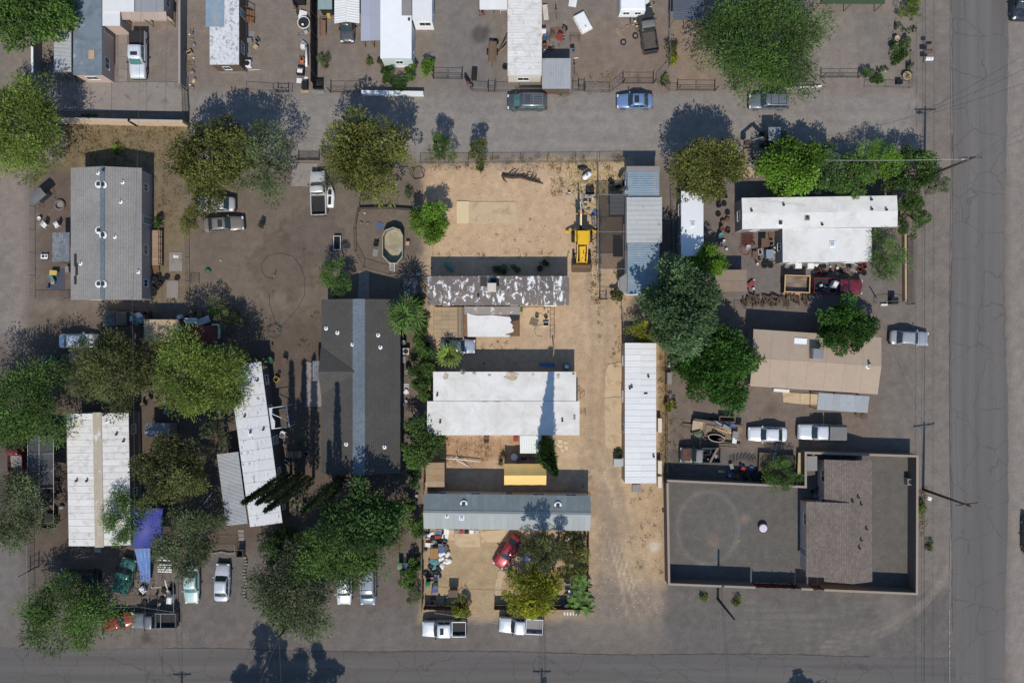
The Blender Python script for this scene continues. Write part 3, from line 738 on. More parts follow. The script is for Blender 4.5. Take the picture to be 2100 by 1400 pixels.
def pickup(label, px, py, head, color, L=5.6, cab='crew', group=None, bed='open', bedmat=None, hood=None, w=1.95, roofc=None, glass=None, sunroof=False, name='pickup_truck', rack=False, capmat=None, load=None, h=1.82):
    x, y = W(px, py, 1.0); root = thing(name, label, 'pickup truck', (x, y, 0), R(-head), group)
    pm = paint_mat(*color) if isinstance(color, tuple) else color
    X = lambda f: -L/2+L*f; glass = glass or CG
    cr = {'crew': .33, 'ext': .40, 'reg': .47}[cab]           # where the cab begins
    bl, hz = 1.14, 1.08; zb = .36
    tops = [(cr,bl,.985),(cr+.02,bl,.99),(.70,bl,.99),(.74,bl-.01,.985),(.86,hz+.02,.97),(.955,hz-.04,.93),(.985,hz-.14,.88),(1,hz-.34,.84)]
    body_loft(L, w, zb, tops).build('body', pm, root, True)
    greenhouse(root, pm, glass, L, w, X(cr)+.03, X(cr)+.12, X(.64), X(.735), bl, h, .82, nwin=2 if cab != 'reg' else 1, roofmat=roofc)
    # bed: floor, side walls, tailgate
    xb0, xb1 = -L/2+.06, X(cr)-.03; hb = 1.12; a = w/2*.97
    MB().box(xb0+.06, xb1-.06, -a+.13, a-.13, .60, .64).build('bed_floor', bedmat or m_dark, root)
    mb = MB()
    for s in (-1, 1):
        yy = sorted((s*(a-.12), s*a)); mb.bbox(xb0, xb1, yy[0], yy[1], .42, hb, .03)
    mb.bbox(xb1-.06, xb1, -a+.122, a-.122, .42, hb, .02); mb.build('bed_side', pm, root)
    tg = MB().bbox(xb0, xb0+.06, -a+.122, a-.122, .45, hb-.01, .02).build('tailgate', pm, root)
    MB().box(xb0-.02, xb0-.002, -.12, .12, .92, .98).build('handle', m_dark, tg)
    if bed == 'cover':
        MB().bbox(xb0-.01, xb1-.01, -a+.02, a-.02, hb+.003, hb+.05, .02).build('bed_cover', capmat or m_dark, root)
    elif bed == 'shell':
        z1 = h-.02; r0 = [(xb0,-a),(xb1,-a),(xb1,a),(xb0,a)]; r1 = [(xb0+.1,-a*.85),(xb1-.02,-a*.85),(xb1-.02,a*.85),(xb0+.1,a*.85)]; r2 = [(p*.96, q*.8) for p, q in r1]
        MB().loft([[(p,q,hb+.003) for p,q in r0],[(p,q,z1-.06) for p,q in r1],[(p+(.02 if p < -1 else -.02),q*.9,z1) for p,q in r1]]).build('camper_shell', capmat or pm, root)
    elif bed in ('tools', 'rack'):
        for s in (-1, 1): MB().bar((xb0, s*(a-.06), hb+.05), (xb1, s*(a-.06), hb+.05), .06).build('bed_rail', m_steel, root)
        if bed == 'rack':
            xm = xb1-.7
            MB().bar((xm, -a+.06, hb+.07), (xm, a-.06, hb+.07), .06).build('bed_rail', m_steel, root)
    if hood: MB().grid(6, 4, lambda u, v: (X(.755)+u*L*.2, (v-.5)*w*.78, bl+.02-.07*u+.03*math.sin(math.pi*v))).build('hood', hood, root, True)
    if sunroof: MB().bbox(X(.50), X(.58), -w*.22, w*.22, h-.012, h+.012, .006).build('sunroof', CG, root)
    doors(root, pm, [(X(.53), X(.69))]+([(X(.37), X(.53))] if cab == 'crew' else []), w/2*.99, .5, bl-.14)
    mirrors(root, X(.69), w/2, bl+.02, m_dark); fittings(root, L, w, hz-.22, .95)
    for fx in (.2, .81):
        for s in (-1, 1):
            wheel(root, X(fx), s*(w/2-.12), .38, .24)
    for s in (-1, 1):
        for fx in (.2, .81): pass
    return root

# ================================================================ trees
LEAF = {'dgreen':(.046,.092,.022),'green':(.072,.128,.026),'bright':(.110,.205,.020),'olive':(.124,.132,.032),'dolive':(.096,.108,.034),'ygreen':(.132,.182,.032),
        'yellow':(.225,.235,.022),'blue':(.082,.136,.056),'citrus':(.040,.104,.014),'grey':(.096,.122,.052),'cypress':(.050,.070,.032)}
def leaf_mesh(name, pos, dirs, ls, lw, tint, mat, flat=.0, rs=None, sizes=None):
    n = len(pos); r = rs
    d = dirs/np.maximum(np.linalg.norm(dirs, axis=1, keepdims=True), 1e-6)
    up = r.normal(size=(n, 3)); up[:, 2] += flat
    u = np.cross(d, up); u /= np.maximum(np.linalg.norm(u, axis=1, keepdims=True), 1e-6)
    s = sizes[:, None] if sizes is not None else r.uniform(.65, 1.35, (n, 1))
    a = pos; tip = pos+d*ls*s; mid = pos+d*ls*s*.5
    v = np.stack([a, mid+u*lw*s*.5, tip, mid-u*lw*s*.5], 1).reshape(-1, 3)
    m = bpy.data.meshes.new(name); np_mesh(m, v, np.arange(4*n).reshape(n, 4))
    at_ = m.attributes.new('tint', 'FLOAT', 'POINT'); at_.data.foreach_set('value', np.repeat(np.clip(tint, 0, 1), 4).astype(np.float32))
    m.materials.append(mat); return m
LEAF = {k: tuple(a*1.26 for a in v) for k, v in LEAF.items()}
TRSEED = [100]
def tree(label, px, py, rx, ry, h, kind='broad', col='green', n=5200, name='tree', group=None, dens=1.0, base=None, cat='tree', low=.28, nc=None, hang=0.0, cut=0.0, bare=0):
    TRSEED[0] += 1; r = np.random.default_rng(TRSEED[0])
    zc = h*.62; k = S*(H-zc)/H
    cx, cy = W(px, py, zc); ax, ay = rx*k, ry*k; az = h*(1-low)/2; cz = h-az
    bx, by = W(*base) if base else (cx, cy)
    root = thing(name, label, cat, (bx, by, 0), 0, group)
    ox, oy = cx-bx, cy-by
    m = leaf_mat('leaf_'+col, LEAF[col])
    area = ax*ay
    nc = nc or int(max(14, min(150, 20+3.4*area)))
    lob = r.uniform(0, 6.28, 5); lam = r.uniform(.05, .15, 5)
    th = r.uniform(0, 2*math.pi, nc); cphi = r.uniform(-.35, 1, nc); sphi = np.sqrt(1-cphi**2)
    rad = r.uniform(.45, 1.0, nc)**.55; rad[: nc//5] *= .6
    out = 1+sum(lam[i]*np.sin((i+2)*th+lob[i]) for i in range(5))
    lo_n = max(6, nc//6); lt = r.uniform(0, 6.283, lo_n); lr = r.uniform(.25, .95, lo_n)**.6; lc = np.stack([lr*np.cos(lt), lr*np.sin(lt)], 1)
    C = np.stack([ox+ax*.86*rad*out*sphi*np.cos(th), oy+ay*.86*rad*out*sphi*np.sin(th), cz+az*.88*rad*cphi], 1)
    crr = (ax*ay)**.5*{'broad':.25,'dense':.22,'feather':.28,'puff':.235}[kind]*r.uniform(.5, 1.4, nc)
    g2 = (C[:, :2]-np.array([ox, oy]))/np.array([ax, ay]); dd = np.linalg.norm(g2[:, None]-lc[None], axis=2); near = dd.argmin(1); dn = dd.min(1)
    pull = .2*(lc[near]-g2); C[:, 0] += pull[:, 0]*ax; C[:, 1] += pull[:, 1]*ay; C[:, 2] += az*(.26-1.05*dn)
    ou = r.random(nc) < .2; k_ = r.uniform(1.08, 1.3, nc); C[ou, 0] = ox+(C[ou, 0]-ox)*k_[ou]; C[ou, 1] = oy+(C[ou, 1]-oy)*k_[ou]; crr = np.where(ou, crr*.55, crr)
    per = r.dirichlet(crr**1.4*8)*n*1.5*dens; per = np.maximum(6, per.astype(int)); tot = per.sum()
    ci = np.repeat(np.arange(nc), per)
    q = r.normal(size=(tot, 3)); q /= np.linalg.norm(q, axis=1, keepdims=True)
    shell = r.uniform(.25, 1, (tot, 1))**(.4 if kind in ('puff', 'dense') else .7)
    fl = {'broad':.7,'dense':.75,'feather':.55,'puff':.75}[kind]
    pos = C[ci]+q*shell*crr[ci][:, None]*np.array([1,1,fl])
    rel = pos-np.array([ox, oy, cz]); 
    outw = rel/np.array([ax, ay, az]); outw[:, 2] += .25
    if kind == 'feather':
        d = q*.8+outw*.5+r.normal(size=(tot, 3))*.6; d[:, 2] -= .2+hang; ls, lw = .27, .085
    elif kind == 'puff': d = q+r.normal(size=(tot, 3))*.4+np.array([0,0,.35]); ls, lw = .25, .12
    elif kind == 'dense': d = q+outw*.6+r.normal(size=(tot, 3))*.6; ls, lw = .23, .14
    else: d = q+outw*.4+r.normal(size=(tot, 3))*.7; ls, lw = .28, .16
    sc = max(.7, min(1.25, (ax*ay)**.5/3.6)); ls *= sc; lw *= sc
    ct = np.clip(r.uniform(.1, .7, nc)+r.uniform(-.32, .32, lo_n)[near], 0, 1)
    tint = ct[ci]+r.normal(size=tot)*.16
    pos[:, 2] = np.maximum(pos[:, 2], .25)
    d[:, 2] *= .55
    me = leaf_mesh('crown', pos, d, ls, lw, tint, m, .8 if kind != 'feather' else 1.5, r)
    mobj('crown', me, root)
    # trunk and limbs
    mb = MB(); tr = max(.07, min(.32, .045*h)); z1 = max(.3, cz-az*.5)
    bend = r.uniform(-.3, .3, 2)
    mb.tube([(0,0,-.05),(bend[0]*.4+ox*.15, bend[1]*.4+oy*.15, z1*.55),(ox*.5+bend[0], oy*.5+bend[1], z1)], [tr, tr*.8, tr*.65], 7)
    for i in r.choice(nc, min(nc, 9+bare), replace=False):
        e = C[i]; s0 = np.array([ox*.5+bend[0], oy*.5+bend[1], z1*.92]); mid = (s0+e)/2+r.normal(size=3)*.2
        mb.tube([tuple(s0), tuple(mid), tuple(e)], [tr*.5, tr*.3, tr*.08], 5, False)
    mb.build('trunk', m_bark, root, True)
    return root
def cypress(label, bpx, bpy_, h, rad, lean=(0, 0), group=None, col='cypress', n=2600):
    TRSEED[0] += 1; r = np.random.default_rng(TRSEED[0]); x, y = W(bpx, bpy_)
    root = thing('cypress_tree', label, 'tree', (x, y, 0), 0, group)
    t = r.uniform(.04, 1, n)**.85; a = r.uniform(0, 6.283, n)
    prof = np.sin(np.clip(t, 0, 1)**.55*math.pi*.97)**.6*(1-.72*t)
    lump = 1+.2*np.sin(3*a+t*17)+.12*np.sin(5*a-t*29)
    rr = rad*prof*lump*r.uniform(.55, 1.05, n)
    pos = np.stack([lean[0]*t*t+rr*np.cos(a), lean[1]*t*t+rr*np.sin(a), .2+h*t*.985], 1)
    d = np.stack([np.cos(a)*.55, np.sin(a)*.55, np.full(n, 1.0)], 1)+r.normal(size=(n, 3))*.25
    mobj('crown', leaf_mesh('crown', pos, d, .42, .13, r.uniform(0, .8, n), leaf_mat('leaf_'+col, LEAF[col]), .0, r), root)
    MB().tube([(0,0,-.05),(lean[0]*.3, lean[1]*.3, h*.5),(lean[0]*.85, lean[1]*.85, h*.93)], [.2,.12,.03], 7).build('trunk', m_bark, root, True)
    return root
def palm(label, px, py, h, fr=1.7, n=26, col='bright', base=None, droop=.5):
    TRSEED[0] += 1; r = random.Random(TRSEED[0]); x, y = W(px, py, h)
    root = thing('fan_palm', label, 'palm', (x, y, 0), 0)
    m = leaf_mat('palm_'+col, LEAF[col]); 
    for i in range(n):
        a = 2*math.pi*i*.382+r.uniform(-.2, .2); e = 1.35-1.9*(i/n)+r.uniform(-.15, .15)     # elevation of stalk
        L = fr*r.uniform(.35, .6); ca, sa = math.cos(a), math.sin(a)
        s0 = Vector((0,0,h)); s1 = s0+Vector((ca*math.cos(e), sa*math.cos(e), math.sin(e)))*L
        mb = MB(); mb.tube([s0, (s0+s1)/2+Vector((0,0,.05)), s1], [.03,.025,.018], 4)
        d = (s1-s0).normalized(); side = d.cross(Vector((0,0,1))); side = side.normalized() if side.length > .1 else Vector((1,0,0))
        nb = 12; bl = fr*.66
        for k in range(nb):
            t = (k/(nb-1)-.5)*2*2.5
            dd = (d*math.cos(t)+side*math.sin(t)).normalized(); q = dd.cross(Vector((0,0,1))); q = q.normalized()*.075 if q.length > .05 else Vector((.075,0,0))
            l = bl*(1-.35*abs(t)/2.5)*r.uniform(.9, 1.1); mid = s1+dd*l*.6; tip = s1+dd*l-Vector((0,0,droop*l*.45))
            mb.add([s1, mid+q, mid-q, tip], [(0,1,2),(2,1,3)])
        me = mb.mesh('frond', m); at_ = me.attributes.new('tint', 'FLOAT', 'POINT')
        tv = r.uniform(.0, 1); at_.data.foreach_set('value', [min(1, max(0, tv+r.uniform(-.15, .15))) for _ in range(len(me.vertices))])
        mobj('frond', me, root)
    MB().tube([(0,0,-.05),(.05,0,h*.5),(0,0,h+.05)], [.22,.19,.17], 9).build('trunk', m_bark, root, True)
    return root
def bush(label, px, py, rx, ry, h, kind='broad', col='green', n=900, name='bush', group=None, cat='bush'):
    return tree(label, px, py, rx, ry, h, kind, col, n, name, group, cat=cat, low=.05)

# ================================================================ fences and walls
def polyline(pts): return [Vector((*W(*p), 0)) for p in pts]
def chain_fence(label, pts, h=1.5, group=None, name='chain_link_fence', cat='fence', step=3.0, mat=None, mesh=True, mid=False, cellw=.22):
    P = polyline(pts); o0 = P[0].copy(); root = thing(name, label, cat, tuple(o0), 0, group); P = [p-o0 for p in P]
    mt = mat or m_steel; rail = MB(); wires = MB()
    for i, (a, b) in enumerate(zip(P, P[1:])):
        L = (b-a).length; n = max(1, int(round(L/step))); d = (b-a)/L
        for k in range(n+(1 if i == len(P)-2 else 0)):
            p = a+d*(L*k/n); MB().lathe([(.035,0),(.035,h),(.045,h+.01),(.02,h+.05)], 7, (p.x, p.y, 0)).build('post', mt, root)
        up = Vector((0,0,h)); rail.tube([a+up, b+up], .024, 5)
        if mid: rail.tube([a+up*.5, b+up*.5], .018, 5)
        if mesh:
            side = Vector((-d.y, d.x, 0))*.006; m_ = int(L/cellw)+1; kx = h/2.0
            for k in range(-int(kx/cellw*1)-1, m_+1):
                for s in (0, 1):
                    t0 = k*cellw; t1 = t0+kx
                    za, zb_ = (.04, h-.02) if s == 0 else (h-.02, .04)
                    u0, u1 = max(0, t0), min(L, t1)
                    if u1-u0 < .02: continue
                    f = lambda u: za+(zb_-za)*(u-t0)/kx
                    p, q = a+d*u0+Vector((0,0,f(u0))), a+d*u1+Vector((0,0,f(u1)))
                    w = Vector((0,0,.007)); wires.add([p-side-w, q-side-w, q-side+w, p-side+w, p+side+w, q+side+w, q+side-w, p+side-w], [(0,1,2,3),(4,5,6,7),(3,2,5,4)])
    rail.build('top_rail', mt, root)
    if mesh: wires.build('wire_mesh', m_dsteel, root, kind='stuff')
    return root
def gate(label, a, b, h=1.5, bars=2, group=None, mat=None, name='metal_gate', leaves=2, slats=0):
    A, B = polyline([a, b]); root = thing(name, label, 'gate', tuple(A), 0, group); B = B-A; A = Vector((0,0,0)); d = B.normalized(); L = B.length; mt = mat or m_dsteel
    for q in (A, B): MB().lathe([(.05,0),(.05,h+.25),(.02,h+.3)], 8, (q.x, q.y, 0)).build('gate_post', mt, root)
    for k in range(leaves):
        p = A+d*(L*k/leaves+.07); q = A+d*(L*(k+1)/leaves-.07); mb = MB()
        for z in [.15]+[.15+(h-.15)*(j+1)/bars for j in range(bars)]: mb.tube([p+Vector((0,0,z)), q+Vector((0,0,z))], .026, 5)
        for u in (p, q): mb.tube([u+Vector((0,0,.12)), u+Vector((0,0,h))], .026, 5)
        o = mb.build('gate_leaf', mt, root)
        if slats:
            me = MB().box(-.02, .02, -.02, .02, .16, h).mesh('gate_bar', mt)
            for j in range(slats): v = p+(q-p)*(j+.5)/slats; mobj('gate_bar', me, o, loc=tuple(v))
        else:
            mb = MB(); nn = int(L/leaves/.25)
            for j in range(1, nn):
                v = p+(q-p)*j/nn; mb.bar(v+Vector((0,0,.15)), v+Vector((0,0,h)), .008)
            if nn > 1: mb.build('wire_mesh', m_dsteel, o, kind='stuff')
    return root
def wall(label, pts, h=1.8, th=.2, mat=None, cap=None, group=None, name='masonry_wall', closed=False, capw=.03, piers=0):
    P = polyline(pts); o0 = P[0].copy(); root = thing(name, label, 'wall', tuple(o0), 0, group); P = [p-o0 for p in P]
    if closed: P.append(P[0].copy())
    n = len(P); offs = []
    for i in range(n):
        ds = []
        if i > 0 or closed: a = P[i]-(P[i-1] if i > 0 else P[n-2]); ds.append(a.normalized())
        if i < n-1 or closed: a = (P[i+1] if i < n-1 else P[1])-P[i]; ds.append(a.normalized())
        nn = [Vector((-d.y, d.x, 0)) for d in ds]; m_ = sum(nn, Vector((0,0,0))).normalized(); offs.append(m_/max(.35, m_.dot(nn[0])))
    def sec(i, w, z0, z1): p = P[i]; q = offs[i]*w/2; return [tuple(p-q+Vector((0,0,z0))), tuple(p+q+Vector((0,0,z0))), tuple(p+q+Vector((0,0,z1))), tuple(p-q+Vector((0,0,z1)))]
    MB().loft([sec(i, th, 0, h) for i in range(n)][::-1], not closed).build('wall_body', mat or m_pink, root)
    if cap: MB().loft([sec(i, th+2*capw, h+.001, h+.07) for i in range(n)][::-1], not closed).build('coping', cap, root)
    if piers:
        for i, (a, b) in enumerate(zip(P, P[1:])):
            L = (b-a).length; k = max(1, int(L/piers))
            for j in range(k+1):
                p = a+(b-a)*j/k; s = th*.75; MB().bbox(p.x-s, p.x+s, p.y-s, p.y+s, 0, h+.1, .03).build('pier', mat or m_pink, root)
    return root
def slat_fence(label, pts, h=1.8, pitch=.16, mat=None, group=None, name='board_fence', jit=.05, seed=4, horizontal=False):
    r = random.Random(seed); P = polyline(pts); o0 = P[0].copy(); root = thing(name, label, 'fence', tuple(o0), 0, group); P = [p-o0 for p in P]; mt = mat or m_wood; cache = {}
    for a, b in zip(P, P[1:]):
        L = (b-a).length; d = (b-a)/L; ang = math.atan2(d.y, d.x); n = max(1, int(L/pitch)); w = L/n
        for k in range(n):
            key = (round(w, 3), k % 4)
            if key not in cache: hh = h*(1-jit*r.random()); cache[key] = MB().bbox(-w*.51, w*.51, -.008, .008, .03, hh, .004).mesh('board', mt)
            p = a+d*(w*(k+.5)); mobj('board', cache[key], root, loc=(p.x-d.y*.024*((k % 2)-.5), p.y+d.x*.024*((k % 2)-.5), 0), rot=(r.uniform(-.012,.012), r.uniform(-.006,.006), ang))
        q = Vector((-d.y, d.x, 0))*.045
        for z in (.4, h*.8): MB().bar(a+q+Vector((0,0,z)), b+q+Vector((0,0,z)), .04, .08).build('rail', mt, root)
        for k in range(int(L/2.4)+1):
            p = a+d*min(L-.05, k*2.4+.05)+q*2.2; MB().bbox(p.x-.05, p.x+.05, p.y-.05, p.y+.05, 0, h+.03, .01).build('post', mt, root)
    return root
# ================================================================ small things
TY = {}
def tyre(label, px, py, group=None, z=0.0, r=.33, rim=False, tilt=0.0, stand=False, rz=0.0):
    w = r*.62; key = (round(r, 2), rim)
    x, y = W(px, py, z)
    o = thing('tyre', label, 'tyre', (x, y, z+(r if stand else w/2+.01)), rz, group)
    o.rotation_euler = (R(90) if stand else tilt, 0, rz)
    if key not in TY:
        prof = [(r*.56,-w*.42),(r*.8,-w/2),(r*.95,-w*.46),(r,-w*.25),(r,w*.25),(r*.95,w*.46),(r*.8,w/2),(r*.56,w*.42),(r*.56,-w*.42)]
        a = MB().lathe(prof, 20); a.f = a.f[:-2]
        b = MB().lathe([(r*.555,-w*.3),(r*.45,-w*.1),(r*.1,-w*.05),(r*.1,w*.1),(r*.45,w*.05),(r*.555,w*.3)], 14)
        TY[key] = (a.mesh('tread', m_rub, True), b.mesh('rim', m_steel))
    mobj('tread', TY[key][0], o)
    if rim: mobj('rim', TY[key][1], o)
    else: MB().lathe([(r*.57,-w*.40),(r*.60,0),(r*.57,w*.40)], 14).build('inner_lining', m_black, o)
    return o
def place(name, label, cat, px, py, rot=0, z=0.0, group=None):
    x, y = W(px, py, z); return thing(name, label, cat, (x, y, z), R(-rot), group)
def mm(c): return c if not isinstance(c, str) else PM(c)
def bin_(label, px, py, c='green', rot=0, group=None, h=1.05):
    o = place('wheeled_bin', label, 'bin', px, py, rot, 0, group); a, b = .27, .34; m = mm(c)
    MB().loft([[(-a*.8,-a*.8,.06),(a*.8,-a*.8,.06),(a*.8,a*.8,.06),(-a*.8,a*.8,.06)], [(-a,-b,h),(a,-b,h),(a,b,h),(-a,b,h)]]).build('bin_body', m, o)
    MB().grid(4, 4, lambda u, v: ((u-.5)*.6, (v-.5)*.76, h+.012+.07*math.sin(math.pi*v)*(.6+.4*math.sin(math.pi*u)))).build('lid', m, o, True)
    MB().tube([(-.25,.4,h-.04),(.25,.4,h-.04)], .018, 6).build('handle', m_black, o)
    for s in (-1, 1): MB().lathe([(.1,-.03),(.1,.03)], 12).build('wheel', m_rub, o, loc=(s*.25,.28,.1), rot=(0,R(90),0))
    return o
def box(label, px, py, w, d, h, c, rot=0, z=0.0, group=None, open_=False, name='box', cat='box', trim=None):
    o = place(name, label, cat, px, py, rot, z, group); m = mm(c); t = .03
    if open_:
        MB().box(-w/2,w/2,-d/2,d/2,.0,.03).box(-w/2,w/2,-d/2,-d/2+t,.03,h).box(-w/2,w/2,d/2-t,d/2,.03,h).box(-w/2,-w/2+t,-d/2+t,d/2-t,.03,h).box(w/2-t,w/2,-d/2+t,d/2-t,.03,h).build('body', m, o)
        MB().box(-w/2-.012,w/2+.012,-d/2-.012,-d/2+t,h+.001,h+.025).box(-w/2-.012,w/2+.012,d/2-t,d/2+.012,h+.001,h+.025).build('rim', trim or m, o)
        MB().grid(5, 5, lambda u, v: ((u-.5)*(w-.08), (v-.5)*(d-.08), h*.35+.06*math.sin(u*9+v*5))).build('contents', m_dark, o)
    else:
        MB().bbox(-w/2,w/2,-d/2,d/2,0,h,min(.03,h*.2)).build('body', m, o)
        MB().bbox(-w/2-.015,w/2+.015,-d/2-.015,d/2+.015,h*.86,h+.012,.012).build('lid', trim or m, o)
    return o
def appliance(label, px, py, w=.66, d=.66, h=.95, c='white', rot=0, lying=False, z=0.0, group=None, name='washing_machine', cat='appliance'):
    o = place(name, label, cat, px, py, rot, z, group); m = mm(c)
    if lying: w, h = h, w
    MB().bbox(-w/2,w/2,-d/2,d/2,.03,h,.025).build('cabinet', m, o)
    MB().bbox(-w*.36,w*.36,-d*.3,d*.3,h+.001,h+.02,.008).build('lid', m_glossw, o)
    MB().box(-w/2+.02,w/2-.02,d/2-.12,d/2-.01,h+.001,h+.09).build('control_panel', m_grey, o)
    MB().box(-w/2+.03,w/2-.03,-d/2+.03,d/2-.03,0,.03).build('foot', m_black, o)
    return o
def bucket(label, px, py, c='white', r=.17, h=.36, group=None, z=0.0):
    o = place('bucket', label, 'bucket', px, py, 0, z, group)
    MB().lathe([(r*.82,0),(r,h),(r*1.06,h),(r*1.06,h-.03),(r*.94,h-.03),(r*.78,.03),(.001,.03)], 14).build('bucket_body', mm(c), o, True)
    MB().tube([(math.cos(a)*r*1.05, math.sin(a)*r*1.05*.3+r*.9, h-.02) for a in np.linspace(0, math.pi, 8)], .008, 4).build('handle', m_dsteel, o)
    return o
def drum(label, px, py, c='rusty', r=.29, h=.88, group=None, z=0.0, name='drum', lid=None):
    o = place(name, label, 'drum', px, py, 0, z, group)
    MB().lathe([(r*.97,0),(r,.02),(r,h*.32),(r*1.03,h*.34),(r,h*.36),(r,h*.64),(r*1.03,h*.66),(r,h*.68),(r,h-.02),(r*.97,h),(r*.95,h-.02),(.001,h-.02)], 18).build('drum_body', mm(c), o, True)
    MB().lathe([(.05,0),(.05,.02),(.001,.02)], 8, (r*.5,0,h-.02)).build('bung', m_dsteel, o)
    return o
def chair(label, px, py, rot=0, c='white', group=None, w=.55, name='chair', z=0.0):
    o = place(name, label, 'chair', px, py, rot, z, group); m = mm(c)
    for k in range(4): MB().box(-w/2,w/2,-w/2+k*w/4+.008,-w/2+(k+1)*w/4-.008,.40,.43).build('seat_slat', m, o)
    for k in range(4): MB().bar((-w/2+w*(k+.5)/4, w/2-.02, .44), (-w/2+w*(k+.5)/4, w/2+.16, .92), w/4-.02, .025).build('back_slat', m, o)
    for sx in (-1, 1):
        for sy_ in (-1, 1): MB().bar((sx*(w/2-.03), sy_*(w/2-.04), 0), (sx*(w/2-.03), sy_*(w/2-.05), .4), .045).build('leg', m, o)
        MB().bar((sx*(w/2+.02), -w/2+.04, .62), (sx*(w/2+.02), w/2+.06, .64), .06, .03).build('armrest', m, o)
        MB().bar((sx*(w/2+.02), -w/2+.06, .4), (sx*(w/2+.02), -w/2+.06, .62), .035).build('arm_post', m, o)
    return o
def table(label, px, py, w, d, h=.74, c='tan', rot=0, group=None, round_=False, name='table', planks=0):
    o = place(name, label, 'table', px, py, rot, 0, group); m = mm(c)
    if round_: MB().lathe([(w/2-.02,h-.035),(w/2,h-.02),(w/2-.01,h)], 24).build('table_top', m, o)
    elif planks:
        for k in range(planks): MB().bbox(-w/2+w*k/planks+.006,-w/2+w*(k+1)/planks-.006,-d/2,d/2,h-.035,h,.006).build('plank', m, o)
    else: MB().bbox(-w/2,w/2,-d/2,d/2,h-.035,h,.01).build('table_top', m, o)
    k = .36 if round_ else .44
    for sx in (-1, 1):
        for sy_ in (-1, 1): MB().bar((sx*w*k, sy_*d*k, 0), (sx*w*k, sy_*d*k, h-.036), .05).build('leg', m_dsteel, o)
    MB().bar((-w*k, 0, h-.07), (w*k, 0, h-.07), .05).build('apron', m_dsteel, o)
    return o
def pallet(label, px, py, w=1.2, d=1.0, rot=0, z=0.0, group=None, n=7, m=None):
    o = place('pallet', label, 'pallet', px, py, rot, z, group); m = m or m_wood
    for k in range(3): MB().box(-w/2+k*(w-.09)/2,-w/2+k*(w-.09)/2+.09,-d/2,d/2,.02,.11).build('stringer', m, o)
    me = MB().bbox(-w/2,w/2,-.045,.045,.111,.132,.004).mesh('slat', m)
    for k in range(n): mobj('slat', me, o, loc=(0,-d/2+.05+k*(d-.1)/(n-1),0))
    return o
def sheet(label, px, py, w, d, c, rot=0, z=0.0, th=.03, bend=.04, group=None, name='metal_sheet', cat='sheet', tilt=0.0, ribs=0):
    o = place(name, label, cat, px, py, rot, z, group); m = mm(c); r = random.Random(int(px*7+py))
    a, b = r.uniform(0, 6), r.uniform(0, 6)
    f = lambda u, v: bend*(.5+.5*math.sin(u*3+a)*math.cos(v*3+b))+tilt*d*v
    mb = MB(); n = 6
    mb.grid(n, n, lambda u, v: ((u-.5)*w, (v-.5)*d, .008+f(u,v)+th)); k = len(mb.v)
    mb.grid(n, n, lambda u, v: ((u-.5)*w, (v-.5)*d, .008+f(u,v)))
    q = len(mb.f)//2; mb.f[q:] = [t[::-1] for t in mb.f[q:]]
    E = [i for i in range(n)]+[n+(n+1)*j for j in range(n)]+[(n+1)*(n+1)-1-i for i in range(n)]+[(n+1)*(n-j) for j in range(n)]
    for i in range(len(E)): a_, b_ = E[i], E[(i+1) % len(E)]; mb.f.append((a_, b_, k+b_, k+a_)[::-1])
    mb.build('panel', m, o)
    for i in range(ribs): MB().bar((-w/2+w*(i+.5)/ribs, -d/2, .012+th+bend), (-w/2+w*(i+.5)/ribs, d/2, .012+th+bend+tilt*d), .05, .03).build('rib', m, o)
    return o
def tarp(label, pts, zs, c, group=None, wav=.06, name='tarp', n=14, freq=9.0):
    """four corner pixels with heights"""
    P = [Vector((*W(*p, zz), zz)) for p, zz in zip(pts, zs)]; c0 = sum(P, Vector())/4; c0.z = 0
    o = thing(name, label, 'tarp', tuple(c0), 0, group); P = [p-c0 for p in P]; r = random.Random(int(pts[0][0])); a = [r.uniform(0, 6) for _ in range(6)]
    def f(u, v):
        p = (P[0]*(1-u)+P[1]*u)*(1-v)+(P[3]*(1-u)+P[2]*u)*v
        e = math.sin(math.pi*u)*math.sin(math.pi*v)
        return p+Vector((0,0,wav*(math.sin(u*freq+a[0])+math.sin(v*freq*.7+u*4+a[1]))*.5*(.4+e)-wav*1.2*e))
    MB().grid(n, n, f).build('cloth', mm(c), o, True)
    for q in P: MB().lathe([(.03,0),(.03,.012)], 6, (q.x, q.y, q.z+.01)).build('eyelet', m_steel, o)
    return o
def ladder(label, a, b, z0=0.0, z1=0.0, w=.42, group=None, c=None):
    A = Vector((*W(*a, z0), z0)); B = Vector((*W(*b, z1), z1)); o = thing('ladder', label, 'ladder', (A.x, A.y, 0), 0, group); B -= Vector((A.x, A.y, 0)); A = Vector((0,0,z0)); m = c or m_steel
    A.z += .03; B.z += .03; d = (B-A).normalized(); s = d.cross(Vector((0,0,1))).normalized()*w/2
    for k in (-1, 1): MB().bar(A+s*k, B+s*k, .04, .06).build('rail', m, o)
    L = (B-A).length
    for i in range(int(L/.3)): p = A+d*(.15+.3*i); MB().bar(p-s, p+s, .03).build('rung', m, o)
    return o
def pipe(label, pts, r=.04, m=None, z=None, group=None, name='pipe', cat='pipe', n=6, wob=0.0, closed=False):
    P = [Vector((*W(p[0], p[1], (p[2] if len(p) > 2 else 0)), (p[2] if len(p) > 2 else 0)+r)) for p in pts]
    c0 = P[0].copy(); c0.z = 0; o = MB().tube([p-c0 for p in P], r, n).build(name, m or m_steel, None, True, loc=tuple(c0)); return tag(o, label, cat, group)
